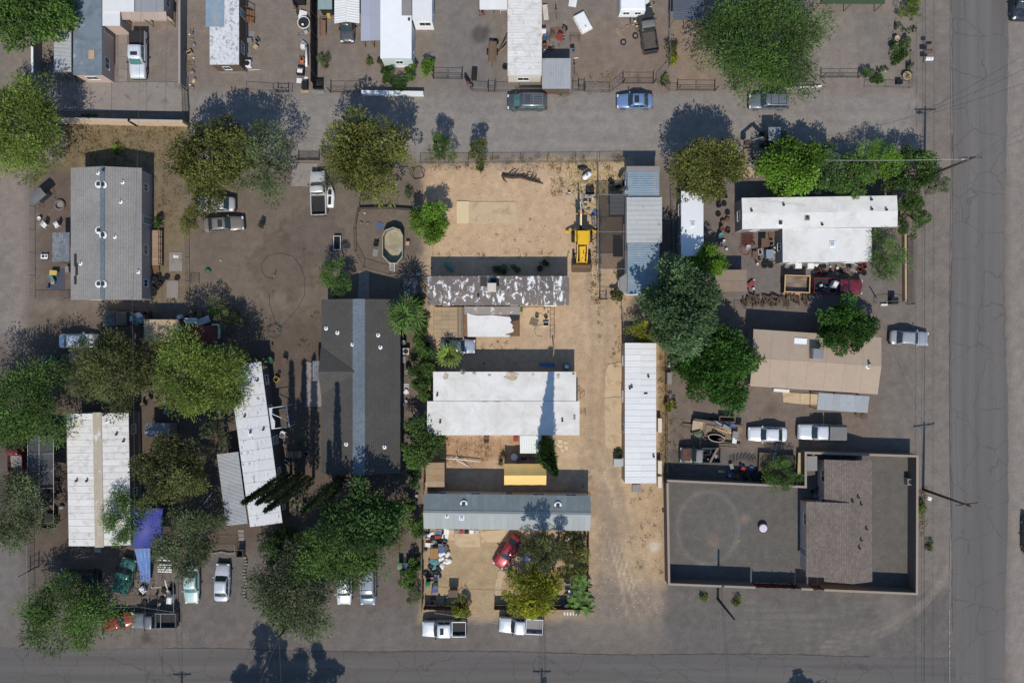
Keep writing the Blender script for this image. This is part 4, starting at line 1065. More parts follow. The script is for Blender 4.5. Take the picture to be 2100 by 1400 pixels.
def hose(label, cx, cy, rad, turns=2.5, m=None, seed=1, r=.022, group=None, name='garden_hose', tail=None):
    rr = random.Random(seed); x, y = W(cx, cy); pts = []
    n = int(turns*16)
    for i in range(n+1):
        a = 2*math.pi*i/16; q = rad*(.75+.35*rr.random()); pts.append((q*math.cos(a)*(1+.2*math.sin(i)), q*math.sin(a), .03+.03*(i//16)))
    if tail:
        for (tx, ty) in tail: wx, wy = W(tx, ty); pts.append((wx-x, wy-y, .03))
    o = MB().tube(pts, r, 5).build(name, m or PM('green'), None, True, loc=(x, y, 0)); return tag(o, label, 'hose', group)
def lump(label, px, py, w, d, h, c, rot=0, z=0.0, group=None, seed=0, name='bag', cat='bag', tie=True):
    o = place(name, label, cat, px, py, rot, z, group); rr = random.Random(seed or int(px*13+py*7)); ph = [rr.uniform(0, 6) for _ in range(6)]
    rings = []
    for j in range(7):
        t = j/6; zz = h*(1-math.cos(math.pi*t*.97))/2; q = math.sin(math.pi*(.12+.86*t))**.55
        rings.append([((w/2)*q*math.cos(a)*(1+.16*math.sin(3*a+ph[0]+j)+.1*math.sin(5*a+ph[1])), (d/2)*q*math.sin(a)*(1+.16*math.sin(2*a+ph[2])+.1*math.cos(4*a+ph[3]+j)), zz*(1+.12*math.sin(2*a+ph[4]))) for a in (2*math.pi*k/12 for k in range(12))])
    b = MB().loft(rings).build('bag_body' if cat == 'bag' else 'lump', mm(c), o, True)
    if tie and cat == 'bag': MB().lathe([(.05,0),(.025,.04),(.06,.1)], 7, (0,0,h*.98)).build('knot', mm(c), o)
    return o
def rock(label, px, py, s, c=None, group=None, seed=0):
    o = lump(label, px, py, s, s*.8, s*.5, c or M('stone', OC(128,118,106), .9, .2, 4, .3, orand=.15), 0, 0, group, seed or int(px*3+py), 'rock', 'rock', False); return o
ROCKS = []
def pot(label, px, py, r=.2, h=.32, c='rusty', plant='green', group=None, ph=.5, z=0.0):
    o = place('plant_pot', label, 'plant pot', px, py, 0, z, group)
    MB().lathe([(r*.7,0),(r*.95,h*.85),(r*1.05,h*.86),(r*1.05,h),(r*.88,h),(r*.85,h-.04),(.001,h-.04)], 14).build('pot', mm(c), o, True)
    if plant:
        rr = np.random.default_rng(int(px*5+py)); n = 60; a = rr.uniform(0, 6.28, n); d = np.stack([np.cos(a), np.sin(a), rr.uniform(.3, 1.6, n)], 1)
        p = np.stack([rr.normal(0, r*.35, n), rr.normal(0, r*.35, n), h+rr.uniform(0, ph*.5, n)], 1)
        mobj('foliage', leaf_mesh('foliage', p, d, ph*.6, .07, rr.uniform(0, 1, n), leaf_mat('leaf_'+plant, LEAF[plant]), 0, rr), o)
    return o
def cactus(label, px, py, s=.8, group=None, kind='pear', n=9):
    o = place('cactus', label, 'cactus', px, py, 0, 0, group); rr = random.Random(int(px*3+py)); m = M('cactus_skin', (.085,.11,.045), .7, .2, 6, .2, orand=.15)
    if kind == 'pear':
        for i in range(n):
            a = rr.uniform(0, 6.28); q = s*rr.uniform(.05, .5); w = s*.26; hh = s*rr.uniform(.3, .75)
            MB().lathe([(.02,0),(w*.5,w*.35),(w*.62,w*.8),(w*.4,w*1.25),(.02,w*1.4)], 10, sy=.28).build('pad', m, o, True, loc=(q*math.cos(a), q*math.sin(a), max(0, hh-.35*s)), rot=(rr.uniform(-.5,.5), rr.uniform(-.4,.4), rr.uniform(0, 3)))
    else:
        for i in range(n):
            a = 2*math.pi*i/n; q = s*.22*(1 if i else 0); h_ = s*rr.uniform(1.0, 1.6)
            MB().lathe([(s*.09,0),(s*.1,h_*.5),(s*.085,h_*.93),(.01,h_)], 9).build('stem', m, o, True, loc=(q*math.cos(a), q*math.sin(a), 0))
    return o
def bicycle(label, px, py, rot=0, lying=False, group=None, c='grey'):
    o = place('bicycle', label, 'bicycle', px, py, rot, .05 if lying else 0, group); m = mm(c); r = .33
    if lying: o.rotation_euler = (R(84), 0, R(-rot))
    for s in (-1, 1):
        pts = [(s*.52+r*math.cos(a), 0, r+r*math.sin(a)) for a in np.linspace(0, 6.283, 22)]; w_ = MB().tube(pts, .022, 5, False).build('wheel', m_rub, o)
        mb = MB(); [mb.tube([(s*.52, 0, r), (s*.52+r*math.cos(a), 0, r+r*math.sin(a))], .005, 3) for a in np.linspace(0, 5.7, 8)]; mb.build('spokes', m_steel, w_)
    mb = MB(); 
    for a, b in (((-.52,0,.33),(-.12,0,.30)),((-.12,0,.3),(-.22,0,.82)),((-.22,0,.76),(.34,0,.78)),((.34,0,.76),(-.12,0,.3)),((-.52,0,.33),(-.22,0,.76)),((.52,0,.33),(.34,0,.95))): mb.tube([a, b], .02, 6)
    mb.build('frame', m, o); MB().bbox(-.36,-.12,-.07,.07,.84,.89,.02).build('saddle', m_black, o)
    MB().tube([(.28,-.3,1.0),(.36,0,.98),(.28,.3,1.0)], .015, 5).build('handlebar', m_dsteel, o)
    return o
def motorcycle(label, px, py, rot=0, group=None, c='red'):
    o = place('motorcycle', label, 'motorcycle', px, py, rot, 0, group); m = mm(c); r = .3
    for s in (-1, 1):
        w_ = MB().lathe([(r*.6,-.06),(r*.95,-.055),(r,0),(r*.95,.055),(r*.6,.06)], 18); w_.f = w_.f[:-2]; w_ = w_.build('wheel', m_rub, o, True, loc=(s*.66,0,r), rot=(R(90),0,0))
        MB().lathe([(r*.6,-.04),(.05,-.05),(.05,.05),(r*.6,.04)], 12).build('rim', m_steel, w_)
    MB().bbox(-.28,.22,-.14,.14,.3,.62,.06).build('engine', m_dsteel, o)
    MB().loft([[(-.1,-.13,.72),(-.1,.13,.72),(-.1,.08,.88),(-.1,-.08,.88)],[(.2,-.17,.72),(.2,.17,.72),(.2,.1,.96),(.2,-.1,.96)],[(.42,-.09,.74),(.42,.09,.74),(.42,.05,.9),(.42,-.05,.9)]]).build('fuel_tank', m, o, True)
    MB().bbox(-.75,-.1,-.13,.13,.72,.82,.04).build('seat', m_black, o)
    MB().bbox(-.9,-.55,-.09,.09,.6,.7,.02).build('mudguard', m, o)
    mb = MB(); [mb.tube([(.66,s*.1,.3),(.45,s*.09,.98)], .03, 6) for s in (-1,1)]; mb.build('fork', m_steel, o)
    MB().tube([(.3,-.38,1.05),(.42,-.2,1.02),(.45,0,1.0),(.42,.2,1.02),(.3,.38,1.05)], .016, 6).build('handlebar', m_dsteel, o)
    MB().lathe([(.08,0),(.1,.06),(.06,.12)], 10).build('headlamp', m_steel, o, loc=(.5,0,.9), rot=(0,R(90),0))
    return o
def mower(label, px, py, rot=0, group=None, c='red'):
    o = place('lawn_mower', label, 'mower', px, py, rot, 0, group)
    MB().loft([[(-.35,-.26,.12),(.35,-.26,.12),(.35,.26,.12),(-.35,.26,.12)],[(-.32,-.24,.27),(.32,-.24,.27),(.32,.24,.27),(-.32,.24,.27)],[(-.2,-.15,.31),(.2,-.15,.31),(.2,.15,.31),(-.2,.15,.31)]]).build('deck', mm(c), o)
    MB().lathe([(.14,.31),(.15,.42),(.1,.5),(.04,.52)], 12).build('engine', m_black, o, True)
    for sx in (-1, 1):
        for s in (-1, 1): MB().lathe([(.1,-.025),(.1,.025)], 12).build('wheel', m_rub, o, loc=(sx*.3,s*.3,.1), rot=(R(90),0,0))
    MB().tube([(-.32,-.22,.25),(-.95,-.22,.92),(-.95,.22,.92),(-.32,.22,.25)], .016, 5).build('handle', m_dsteel, o)
    return o
def frame(label, px, py, w, d, h, rot=0, m=None, bars=4, group=None, name='metal_rack', z=0.0, cat='rack'):
    o = place(name, label, cat, px, py, rot, z, group); m = m or m_rust
    for sx in (-1, 1):
        for sy_ in (-1, 1): MB().bar((sx*w/2, sy_*d/2, 0), (sx*w/2, sy_*d/2, h), .04).build('leg', m, o)
        MB().bar((sx*w/2, -d/2, h+.02), (sx*w/2, d/2, h+.02), .04).build('side_rail', m, o)
    for k in range(bars): yy = -d/2+d*(k+.5)/bars; MB().bar((-w/2, yy, h+.02), (w/2, yy, h+.02), .025).build('cross_bar', m, o)
    return o
def tank(label, px, py, r=.38, L=1.4, rot=0, c=None, group=None, z=0.0, name='gas_tank', cat='tank'):
    o = place(name, label, cat, px, py, rot, z, group); zc = r+.08
    prof = [(.001,-L/2),(r*.5,-L/2+.04),(r*.86,-L/2+.14),(r,-L/2+.3),(r,L/2-.3),(r*.86,L/2-.14),(r*.5,L/2-.04),(.001,L/2)]
    MB().lathe(prof, 18).build('shell', c or m_glossw, o, True, loc=(0,0,zc), rot=(0,R(90),0))
    MB().lathe([(.12,0),(.12,.12),(.05,.14)], 10, (0,0,zc+r-.02)).build('valve_dome', m_grey, o)
    for s in (-1, 1): MB().box(s*L*.3-.05, s*L*.3+.05, -r*.7, r*.7, 0, .16).build('cradle', m_dsteel, o)
    return o
def acunit(label, px, py, s=.8, h=.75, rot=0, group=None, c=None, z=0.0):
    o = place('air_conditioner', label, 'air conditioner', px, py, rot, z, group)
    MB().bbox(-s/2,s/2,-s/2,s/2,.05,h,.03).build('cabinet', c or m_cream, o)
    MB().lathe([(s*.4,0),(s*.4,.015),(s*.36,.015)], 18, (0,0,h+.002)).build('fan_ring', m_dsteel, o)
    mb = MB(); [mb.bar((0,0,h+.02),(s*.38*math.cos(a),s*.38*math.sin(a),h+.02), .09, .012) for a in (0,1.57,3.14,4.71)]; mb.build('fan_blade', m_black, o)
    MB().box(-s/2,s/2,-s/2,s/2,0,.05).build('base', m_grey, o); return o
def dish(label, px, py, z, rot=0, r=.4, foot=0.0):
    o = place('satellite_dish', label, 'satellite dish', px, py, rot, foot, None); d = z-foot
    rings = [(r*k, .28*r*k*k) for k in (.01,.35,.7,1.0)]
    MB().lathe(rings, 18).build('reflector', m_steel, o, True, loc=(.12,0,d), rot=(0,R(48),0))
    MB().tube([(0,0,0),(0,0,d-.1),(.1,0,d)], .025, 6).build('mast', m_dsteel, o)
    MB().tube([(.1,0,d-.28),(.5,0,d+.05),(.46,0,d+.3)], .014, 5).build('feed_arm', m_dsteel, o)
    MB().bbox(.42,.52,-.04,.04,d+.28,d+.38,.01).build('receiver', m_grey, o); return o
def log_(label, px, py, L, r, rot=0, z=0.0, group=None, c=None):
    o = place('log', label, 'log', px, py, rot, z, group); rr = random.Random(int(px*11+py*3+z*50))
    MB().tube([(-L/2,0,r),(-L*.15,rr.uniform(-.04,.04),r*1.05),(L*.2,rr.uniform(-.04,.04),r),(L/2,0,r*.95)], [r,r*.95,r*.9,r*.82], 8).build('bark', c or m_bark, o)
    for s in (-1, 1): MB().lathe([(r*.78,0),(r*.78,.012)], 8).build('cut_end', m_twood, o, loc=(s*(L/2+.002),0,r), rot=(0,s*R(90),0))
    return o
def planks(label, px, py, n, L, w=.14, rot=0, m=None, spread=.5, group=None, seed=0, z=0.0):
    rr = random.Random(seed or int(px+py)); x, y = W(px, py, z)
    for i in range(n):
        o = MB().bbox(-L/2*rr.uniform(.75,1), L/2, -w/2, w/2, 0, .04, .008).build('plank', m or m_wood, None, loc=(x+rr.uniform(-.1,.1), y+(i-(n-1)/2)*spread*.9+rr.uniform(-.05,.05), z+.004+.045*(i % 3)), rot=(0,0,R(-rot+rr.uniform(-9,9))))
        tag(o, label, 'plank', group or 'planks: '+label[:40])
    return
def scatter(where, rc, n, kinds, cols, seed=1, z=0.0, gap=.9, avoid=()):
    """loose countable clutter: every piece is a thing of its own"""
    rr = random.Random(seed); done = list(avoid); out = []
    tries = 0
    while len(out) < n and tries < n*30:
        tries += 1; x, y = rr.uniform(rc[0], rc[2]), rr.uniform(rc[1], rc[3]); k = rr.choice(kinds); c = rr.choice(cols); rot = rr.uniform(0, 180)
        rad = {'box':7,'crate':7,'bucket':4,'tyre':7,'bag':6,'sheet':9,'drum':6,'plank':8,'pipe':8,'appliance':8,'can':3,'rock':5,'frame':11,'pot':5,'toolbox':5,'pallet':12,'cloth':8}[k]*gap
        if any(math.hypot(x-a, y-b) < rad+r_ for a, b, r_ in done): continue
        done.append((x, y, rad)); out.append(k); g = f'clutter {where}'[:60]
        if k == 'box': box(f'{c} box {where}', x, y, rr.uniform(.4,.8), rr.uniform(.35,.6), rr.uniform(.25,.5), c, rot, z, g, rr.random() < .4)
        elif k == 'crate': box(f'open {c} crate {where}', x, y, rr.uniform(.5,.8), .5, .32, c, rot, z, g, True, 'crate', 'crate')
        elif k == 'bucket': bucket(f'{c} bucket {where}', x, y, c, .16, .34, g, z)
        elif k == 'can': bucket(f'small {c} can {where}', x, y, c, .1, .2, g, z)
        elif k == 'tyre': tyre(f'worn black tyre {where}', x, y, g, z)
        elif k == 'bag': lump(f'{c} bag {where}', x, y, rr.uniform(.4,.8), rr.uniform(.4,.6), rr.uniform(.25,.45), c, rot, z, g)
        elif k == 'cloth': lump(f'crumpled {c} cloth {where}', x, y, rr.uniform(.7,1.1), rr.uniform(.5,.9), rr.uniform(.12,.2), c, rot, z, g, name='cloth', cat='cloth', tie=False)
        elif k == 'sheet': sheet(f'{c} panel {where}', x, y, rr.uniform(.7,1.3), rr.uniform(.5,.9), c, rot, z, group=g)
        elif k == 'drum': drum(f'{c} drum {where}', x, y, c, .28, .8, g, z)
        elif k == 'plank': planks(f'{c} board {where}', x, y, 1, rr.uniform(.9,1.8), .15, rot, PM(c), group=g, z=z)
        elif k == 'pipe': a = R(rot); q = rr.uniform(6,14); pipe(f'{c} pipe {where}', [(x-q*math.cos(a), y-q*math.sin(a), z), (x+q*math.cos(a), y+q*math.sin(a), z)], .035, PM(c), group=g)
        elif k == 'appliance': appliance(f'{c} appliance {where}', x, y, c=c, rot=rot, lying=rr.random() < .5, z=z, group=g)
        elif k == 'rock': rock(f'grey brown rubble chunk {where}', x, y, rr.uniform(.25,.6), None, g)
        elif k == 'frame': frame(f'{c} metal frame {where}', x, y, rr.uniform(.7,1.2), rr.uniform(.5,.8), rr.uniform(.3,.7), rot, PM(c), group=g, z=z)
        elif k == 'pot': pot(f'{c} plant pot {where}', x, y, rr.uniform(.14,.22), .28, c, rr.choice(('green','bright','dgreen')), g)
        elif k == 'toolbox': box(f'{c} toolbox {where}', x, y, .5, .25, .25, c, rot, z, g, False, 'toolbox', 'toolbox')
        elif k == 'pallet': pallet(f'grey wooden pallet {where}', x, y, 1.1, .9, rot, z, g)
    return out
# ================================================================ roofs / buildings
def merge(t, t2):
    d = t2.location-t.location; rz = t2.rotation_euler.z-t.rotation_euler.z
    Mx = Matrix.Rotation(-t.rotation_euler.z, 4, 'Z') @ Matrix.Translation(d) @ Matrix.Rotation(t2.rotation_euler.z, 4, 'Z')
    for ch in list(t2.children):
        ml = ch.matrix_local.copy() if ch.parent else ch.matrix_basis.copy()
        ml = ch.matrix_basis.copy(); ch.parent = t; ch.matrix_basis = Mx @ ml
    bpy.data.objects.remove(t2); return t
white_roof = M('white_roof_coating', OC(217,214,208), .6, .05, 1.2, .08, c2=OC(196,192,184), th=.57, s2=.5, soft=.12)
white_roofN2 = M('white_roof_worn', OC(216,213,207), .6, .05, 1.2, .06, c2=OC(196,191,182), th=.55, s2=.45, soft=.12, c3=OC(176,152,120), th3=.745, s3=.5)
wrib = M('white_ribbed_metal', OC(214,212,208), .5, .05, 1.0, .06, c2=OC(204,206,212), th=.6, s2=.8, soft=.1, orand=.03)
wrust = M('white_rusty_metal', OC(210,207,202), .6, .08, 1.0, .08, c2=OC(176,165,148), th=.6, s2=.9, soft=.1, orand=.04)
peel = M('peeling_tar', OC(112,103,97), .9, .2, 3, .25, c2=OC(222,221,219), th=.56, s2=1.4, soft=.02, stretch=(1,.55,1), orand=.08)
scuff = M('scuffed_white', OC(200,201,202), .75, .12, 3, .2, c2=OC(146,143,140), th=.56, s2=2.4, soft=.05)
bluegrey = M('bluegrey_metal_shaded', OC(120,128,128), .6, .08, 1.0, .05, c2=OC(134,144,146), th=.6, s2=.6, soft=.1, orand=.04)  # north slope: same roof metal, darker colour stands in for its shade
bluegrey_sunlit = M('bluegrey_metal_sunlit', OC(142,148,147), .6, .08, 1.0, .05, orand=.04)  # south slope: same roof metal, sunlight painted in as a lighter colour
bluemet = M('faded_blue_metal', OC(122,142,154), .55, .1, 1.2, .06, c2=OC(146,150,150), th=.55, s2=1.0, soft=.08, orand=.05)
corrg = M('corrugated_zinc', OC(140,144,148), .5, .12, 2, .05, metal=.3, c2=OC(116,108,102), th=.68, s2=1.5, orand=.06)
corrl = M('corrugated_light', OC(164,166,167), .5, .1, 2, .05, metal=.2, c2=OC(134,128,122), th=.64, s2=1.5, orand=.05)
sh_grey = shingle_mat('grey_shingle', OC(142,138,134), along='y', pitch=.28, var=.06, weave=.25)
sh_dark = shingle_mat('dark_shingle', OC(82,79,75), along='y', pitch=.24, var=.08, weave=.3)
sh_cap = shingle_mat('ridge_shingle', OC(110,120,128), along='x', pitch=.2, var=.12, weave=.3)
sh_brown = shingle_mat('brown_tile', OC(117,106,98), along='y', pitch=.26, var=.16, weave=.7)
tanroof = M('tan_roll_roof', OC(168,149,130), .9, .08, 2, .15, c2=OC(160,142,124), th=.58, s2=.5, soft=.1)
bluestain = M('bluegrey_flat_roof', OC(114,124,132), .7, .12, 2, .1, c2=OC(92,100,108), th=.56, s2=.35, soft=.1, c3=OC(205,210,212), th3=.70, s3=.28)
m_fabric = M('tan_canvas', OC(222,186,118), .9, .06, 3, .08)

# --- top row
h = building('house', 'flat blue grey roofed house with a ribbed side awning and white annexes', (150,-45,209,154), 2.9, m_pink, bluestain, 'flat', 'x', 0, cat='house', over=.1,
   vents=[('plate',188,112,.35,.55,m_tan)])
merge(h, building('awning', 'x', (111,66,148.5,149), 2.6, m_grey, corrl, 'shed', 'y', .2, 1, 'corr', .95, posts=True, walls=False))
merge(h, building('annex', 'x', (210,-40,275,24), 3.0, m_pink, wrib, 'flat', 'y', 0, over=.1))
merge(h, building('annex', 'x', (210,24.6,246,53), 2.85, m_pink, wrib, 'flat', 'y', 0, over=.1, open_=False))
merge(h, building('annex', 'x', (276,-40,336,24), 2.8, m_pink, M('grey_felt_roof', OC(142,142,144), .8, .1, 2, .1), 'flat', 'y', 0, over=.1))
merge(h, building('lean_to', 'x', (247,26,343,41), 2.3, m_wood, M('pinkish_ply', OC(158,142,132), .85, .12, 3, .1, orand=.08), 'shed', 'x', .35, 1, 'sheet', 1.3, posts=True, walls=False))
building('mobile_home', 'narrow mobile home with scuffed white roof and a blue sheet metal patch', (430,-25,490,132.5), 3.0, m_brown, scuff, 'flat', 'y', 0, over=.08, skirt=m_grey, frame=m_white, cat='mobile home',
   vents=[('plate',441,15,1.1,2.35,bluemet)])
m_cp = wrib
building('carport', 'white gable carport roof sheltering a dark grey car', (686,-30,737,48), 2.4, m_white, wrib, 'gable', 'y', .5, .5, 'wave', 1.0, posts=True, walls=False, cat='carport')
m_pc = M('milky_plastic_sheet', OC(176,178,190), .5, .05, 3, .03, alpha=.72, orand=.05)
building('patio_canopy', 'milky translucent plastic canopy beside the white mobile home with rust streaks', (740,-20,781,84), 2.3, m_white, m_pc, 'shed', 'y', .25, 1, 'sheet', 2.6, vp=1.3, posts=True, walls=False, cat='canopy')
h = building('mobile_home', 'white mobile home with rust streaked roof above the small walled hedge garden', (780,-30,844,120), 3.0, M('mint_siding', OC(186,198,196), .7, .08, 2, .06), M('white_streaked', OC(224,225,224), .6, .06, 1.2, .06, c2=OC(160,138,112), th=.72, s2=1.3, soft=.03, stretch=(1,2.2,1)), 'gable', 'y', .12, .5, over=.06, skirt=m_white,
   vents=[('plate',834,5,.6,1.6,m_grey),('dot',839,42)])
merge(h, building('annex', 'x', (845.5,-30,886,41), 2.9, m_white, wrib, 'flat', 'y', 0, over=.05))
h = building('mobile_home', 'long plain white ribbed roof mobile home with a tin shed at its corner', (1041,-30,1111,155), 3.0, m_cream, wrust, 'gable', 'y', .12, .5, 'rib', .7, over=.08, skirt=m_grey)
merge(h, building('lean_to', 'x', (983.5,-12,1040,20), 2.4, m_white, wrib, 'shed', 'x', .15, 1, 'rib', 1.2, posts=True, walls=False))
building('tin_shed', 'small tin shed with grey and white ribbed sheets on its roof', (1112,121,1170.5,182), 2.2, m_brown, corrl, 'shed', 'x', .15, 1, 'wave', .85, cat='shed', open_=False, over=.08)
building('carport', 'dark grey ribbed metal carport next to the huge green tree', (1380,-30,1443,42), 2.5, m_dsteel, M('slate_ribbed_metal', OC(90,96,106), .5, .08, 2, .04, metal=.2, orand=.05), 'gable', 'y', .35, .5, 'wave', 1.1, posts=True, walls=False, cat='carport')
building('shade_canopy', 'green striped fabric shade roof over the gravel yard', (1682,-40,1815,8), 2.4, m_wood, M('dull_green_cloth', OC(62,78,56), .9, .1), 'flat', 'x', 0, style='sheet', pitch=2.0, walls=False, posts=True, cat='canopy')
# --- west side
h = building('house', 'double wide house with light grey shingle gable roof and white ringed vents', (145,344.5,291,615), 2.9, M('lavender_siding', OC(152,144,140), .8, .1, 2, .08), sh_grey, 'gable', 'y', .85, .5, cat='house', over=.18, cap=sh_cap, skirt=m_grey,
   vents=[('box',206,379),('box',215.5,380.5),('box',206.5,473),('box',215.5,483),('box',206.5,582.5),('box',215.5,583),('dot',217,351.5),('pipe',204,356),('pipe',251.5,374),('pipe',248,414),('pipe',237,486),('pipe',164,540),('pipe',280.5,557)]
   +[('plate',152,533,.15,.75,m_dark),('plate',155,552,.15,.7,m_dark),('plate',152,574,.15,.5,m_dark)])
merge(h, building('porch_roof', 'x', (107.5,477,145,537), 2.5, m_white, shingle_mat('porch_shingle', OC(118,122,126), along='y', pitch=.3, var=.22, weave=.6), 'shed', 'y', .25, 1, posts=True, walls=False))
h = building('house', 'dark charcoal shingle roofed house with a pale ridge strip and cross gable', (659,614,820.5,970), 2.9, m_grey, sh_dark, 'gable', 'y', 1.25, .5, cat='house', over=.3,
   vents=[('pipe',667,673),('pipe',692,682),('pipe',725,706),('pipe',775.5,687),('pipe',780,712),('pipe',711,910),('pipe',788,917),('dot',710,940)])
hw, hd = h['_hw'], h['_hd']
MB().add([(-.72,-hd,4.15-.16),(0,-hd,4.235),(.72,-hd,4.15-.16),(-.72,hd,4.15-.16),(0,hd,4.235),(.72,hd,4.15-.16)], [(0,1,4,3),(1,2,5,4)]).build('ridge_cap', sh_cap, h)
gy = (W(0,761,3)[1]-h.location.y); ghw = 2.85
sh_dark2 = shingle_mat('dark_shingle_cross', OC(82,79,75), along='x', pitch=.24, var=.08, weave=.3)
zr = 2.9+1.2
MB().add([(-hw-.05,gy,zr),(-.25,gy,zr),(-hw-.05,gy-ghw,2.92),(-hw-.05,gy+ghw,2.92),(-hw+.0,gy-ghw,2.94),(-hw+.0,gy+ghw,2.94)], [(0,2,4,1),(0,1,5,3)]).build('roof_slope', sh_dark2, h)
MB().loft([[(x,gy-ghw+.1,2.85),(x,gy+ghw-.1,2.85),(x,gy,zr-.06)] for x in (-hw+.12,-hw+.25)]).build('gable_wall', m_grey, h)
merge(h, building('porch_roof', 'x', (641,740,658,781), 2.5, m_grey, shingle_mat('porch_shingle2', OC(120,120,122), along='y', pitch=.25, var=.2, weave=.5), 'shed', 'y', .15, 1, posts=True, walls=False))
angw = M('white_chipped', OC(198,198,198), .7, .1, 2, .15, c2=OC(128,120,112), th=.61, s2=1.6, soft=.02, stretch=(.5,2,1), c3=OC(124,98,66), th3=.66, s3=.45, orand=.04)
h = building('mobile_home', 'slanted white chipped roof mobile home beside the charcoal shingle house', (490.5,744,557.5,1077), 2.95, M('umber_siding', OC(86,78,76), .85, .12, 2, .1), angw, 'gable', 'y', .12, .5, 'rib', 1.3, rot=7.6, over=.06,
   vents=[('dot',503,853),('dot',515,885),('dot',541,880),('dot',529,780),('skylight',515,887,.3),('dot',541,752)])
merge(h, building('awning', 'x', (454.5,928,500,1076), 2.6, m_grey, corrl, 'shed', 'y', .2, 1, 'corr', 1.0, rot=7.6, posts=True, walls=False))
building('mobile_home', 'double wide with white ribbed roof and a long tan rust stripe down its ridge', (139,847,266,1118), 2.9, M('dark_tan_siding', OC(104,94,84), .8, .1, 2, .08), wrust, 'gable', 'y', .28, .49, 'rib', .78, rot=1.0, over=.1, skirt=m_grey,
   cap=None, vents=[('dot',215,850),('pipe',220,863),('dot',240,890),('dot',254,904),('dot',158,985),('dot',180,985),('plate',203,983,.52,8.0,M('tan_rust_stripe', OC(172,160,140), .8, .12, 1.5, .1, c2=OC(202,200,196), th=.6, s2=1.2, stretch=(1.5,.5,1))),('plate',152,868,.6,.7,M('cream_patch', OC(204,196,178), .7, .08))])
building('tan_shed', 'flat tan roofed shed behind the pickup loaded with trash', (295,655,366.5,701), 2.4, m_brown, M('tan_flat_roof', OC(170,150,120), .85, .1, 2, .1), 'flat', 'x', 0, cat='shed', open_=False)
h = building('red_shed', 'red painted tin shed half under the yellow green tree', (376,668,438,702), 2.2, m_brown, M('dull_red_metal', OC(108,52,48), .75, .2, 2, .1, orand=.1), 'shed', 'x', .15, 1, 'wave', .8, cat='shed', open_=False)
# --- middle lot
building('mobile_home', 'mobile home whose tarred roof is mottled with peeling white paint', (877,566,1167,626), 3.0, m_tan, peel, 'gable', 'x', .12, .5, 'sheet', 1.85, over=.05, skirt=m_tan,
   vents=[('cooler',1009,590,.52,m_cream),('plate',992,578,.4,.55,m_dsteel),('dot',981,607),('plate',1015,579,.5,.45,m_black)])
h = building('mobile_home', 'broad flat white roofed house with a cypress shadow across it', (876,822.5,1188.5,892), 3.05, m_cream, white_roofN2, 'flat', 'x', 0, over=.12,
   vents=[('dot',1153,862),('dot',903,865),('plate',1178,855,.12,.28,m_grey)])
merge(h, building('north_half', 'x', (888.5,762,1181.5,822), 3.0, m_cream, white_roofN2, 'flat', 'x', 0, over=.12, vents=[('dot',897,810),('plate',1176,766,.15,.12,m_grey)]))
rust_p = M('worn_roof_patch', OC(172,150,122), .9, .2, 3, .2, c2=OC(208,204,196), th=.56, s2=2.2, soft=.1)
for (x, y, w, d) in ((914,772,7,8),(1050,771,17,9),(973,766,6,3),(1004,769,4,2.5),(1145,771,5,6),(1093,769,4,3),(1020,823.5,12,1.4),(995,823.5,8,1.2)):
    q = random.Random(x); P = [W(x+w*math.cos(a)*q.uniform(.5,1.1), y+d*math.sin(a)*q.uniform(.6,1.1), 3.06) for a in np.linspace(0, 5.7, 11)]
    MB().prism([(a-h.location.x, b-h.location.y) for a, b in P], 3.052, 3.062).build('worn_patch', rust_p, h)
merge(h, building('porch_awning', 'x', (1066.5,892.6,1110,929), 2.7, m_white, M('ivory_ribbed_metal', OC(214,216,210), .5, .05, 2, .03), 'shed', 'x', .2, 1, 'wave', .9, posts=True, walls=False))
building('mobile_home', 'long mobile home with blue grey seamed metal gable roof by the red car', (869.5,1014,1210.5,1085.5), 2.9, m_cream, bluegrey_sunlit, 'gable', 'x', .75, .5, 'rib', .72, rot=-.75, over=.2, roof2=bluegrey, cap=bluegrey_sunlit, skirt=m_tan,
   vents=[('pipe',917,1057),('skylight',947,1060,.3),('box',951,1033),('box',1144,1036)])
building('mobile_home', 'long narrow white ribbed roof trailer beside the pale concrete strip', (1281.5,703,1345.5,990.5), 2.95, M('sand_siding', OC(176,150,122), .8, .1, 2, .08), wrib, 'gable', 'y', .12, .5, 'rib', .72, over=.05, skirt=m_tan,
   vents=[('dot',1291,796),('dot',1295,793),('plate',1324,806,.22,.1,m_black),('dot',1329,772),('dot',1340,935)])
h = building('mobile_home', 'patchwork blue and grey metal roofed trailer with a bay window and dish', (1287,341,1352,603), 2.9, m_white, bluemet, 'flat', 'y', 0, style='wave', pitch=1.05, over=.06,
   vents=[('plate',1319,347,2.0,.35,m_grey)])
merge(h, building('over_roof', 'x', (1285,405,1357.5,498), 3.15, m_grey, corrl, 'flat', 'y', 0, style='corr', pitch=.95, walls=False, posts=False))
# bay window on the west wall
bx = -h['_hw']; by = W(0,582,2)[1]-h.location.y
MB().prism([(bx+.04,by+1.15),(bx-.75,by+.6),(bx-.75,by-.6),(bx+.04,by-1.15)], .3, 2.2).build('bay_window', m_white, h)
MB().prism([(bx+.05,by+1.3),(bx-.88,by+.7),(bx-.88,by-.7),(bx+.05,by-1.3)], 2.203, 2.3).build('bay_roof', m_grey, h)
window(h, (bx-.765, by, 1.45), R(270), .9, 1.0)
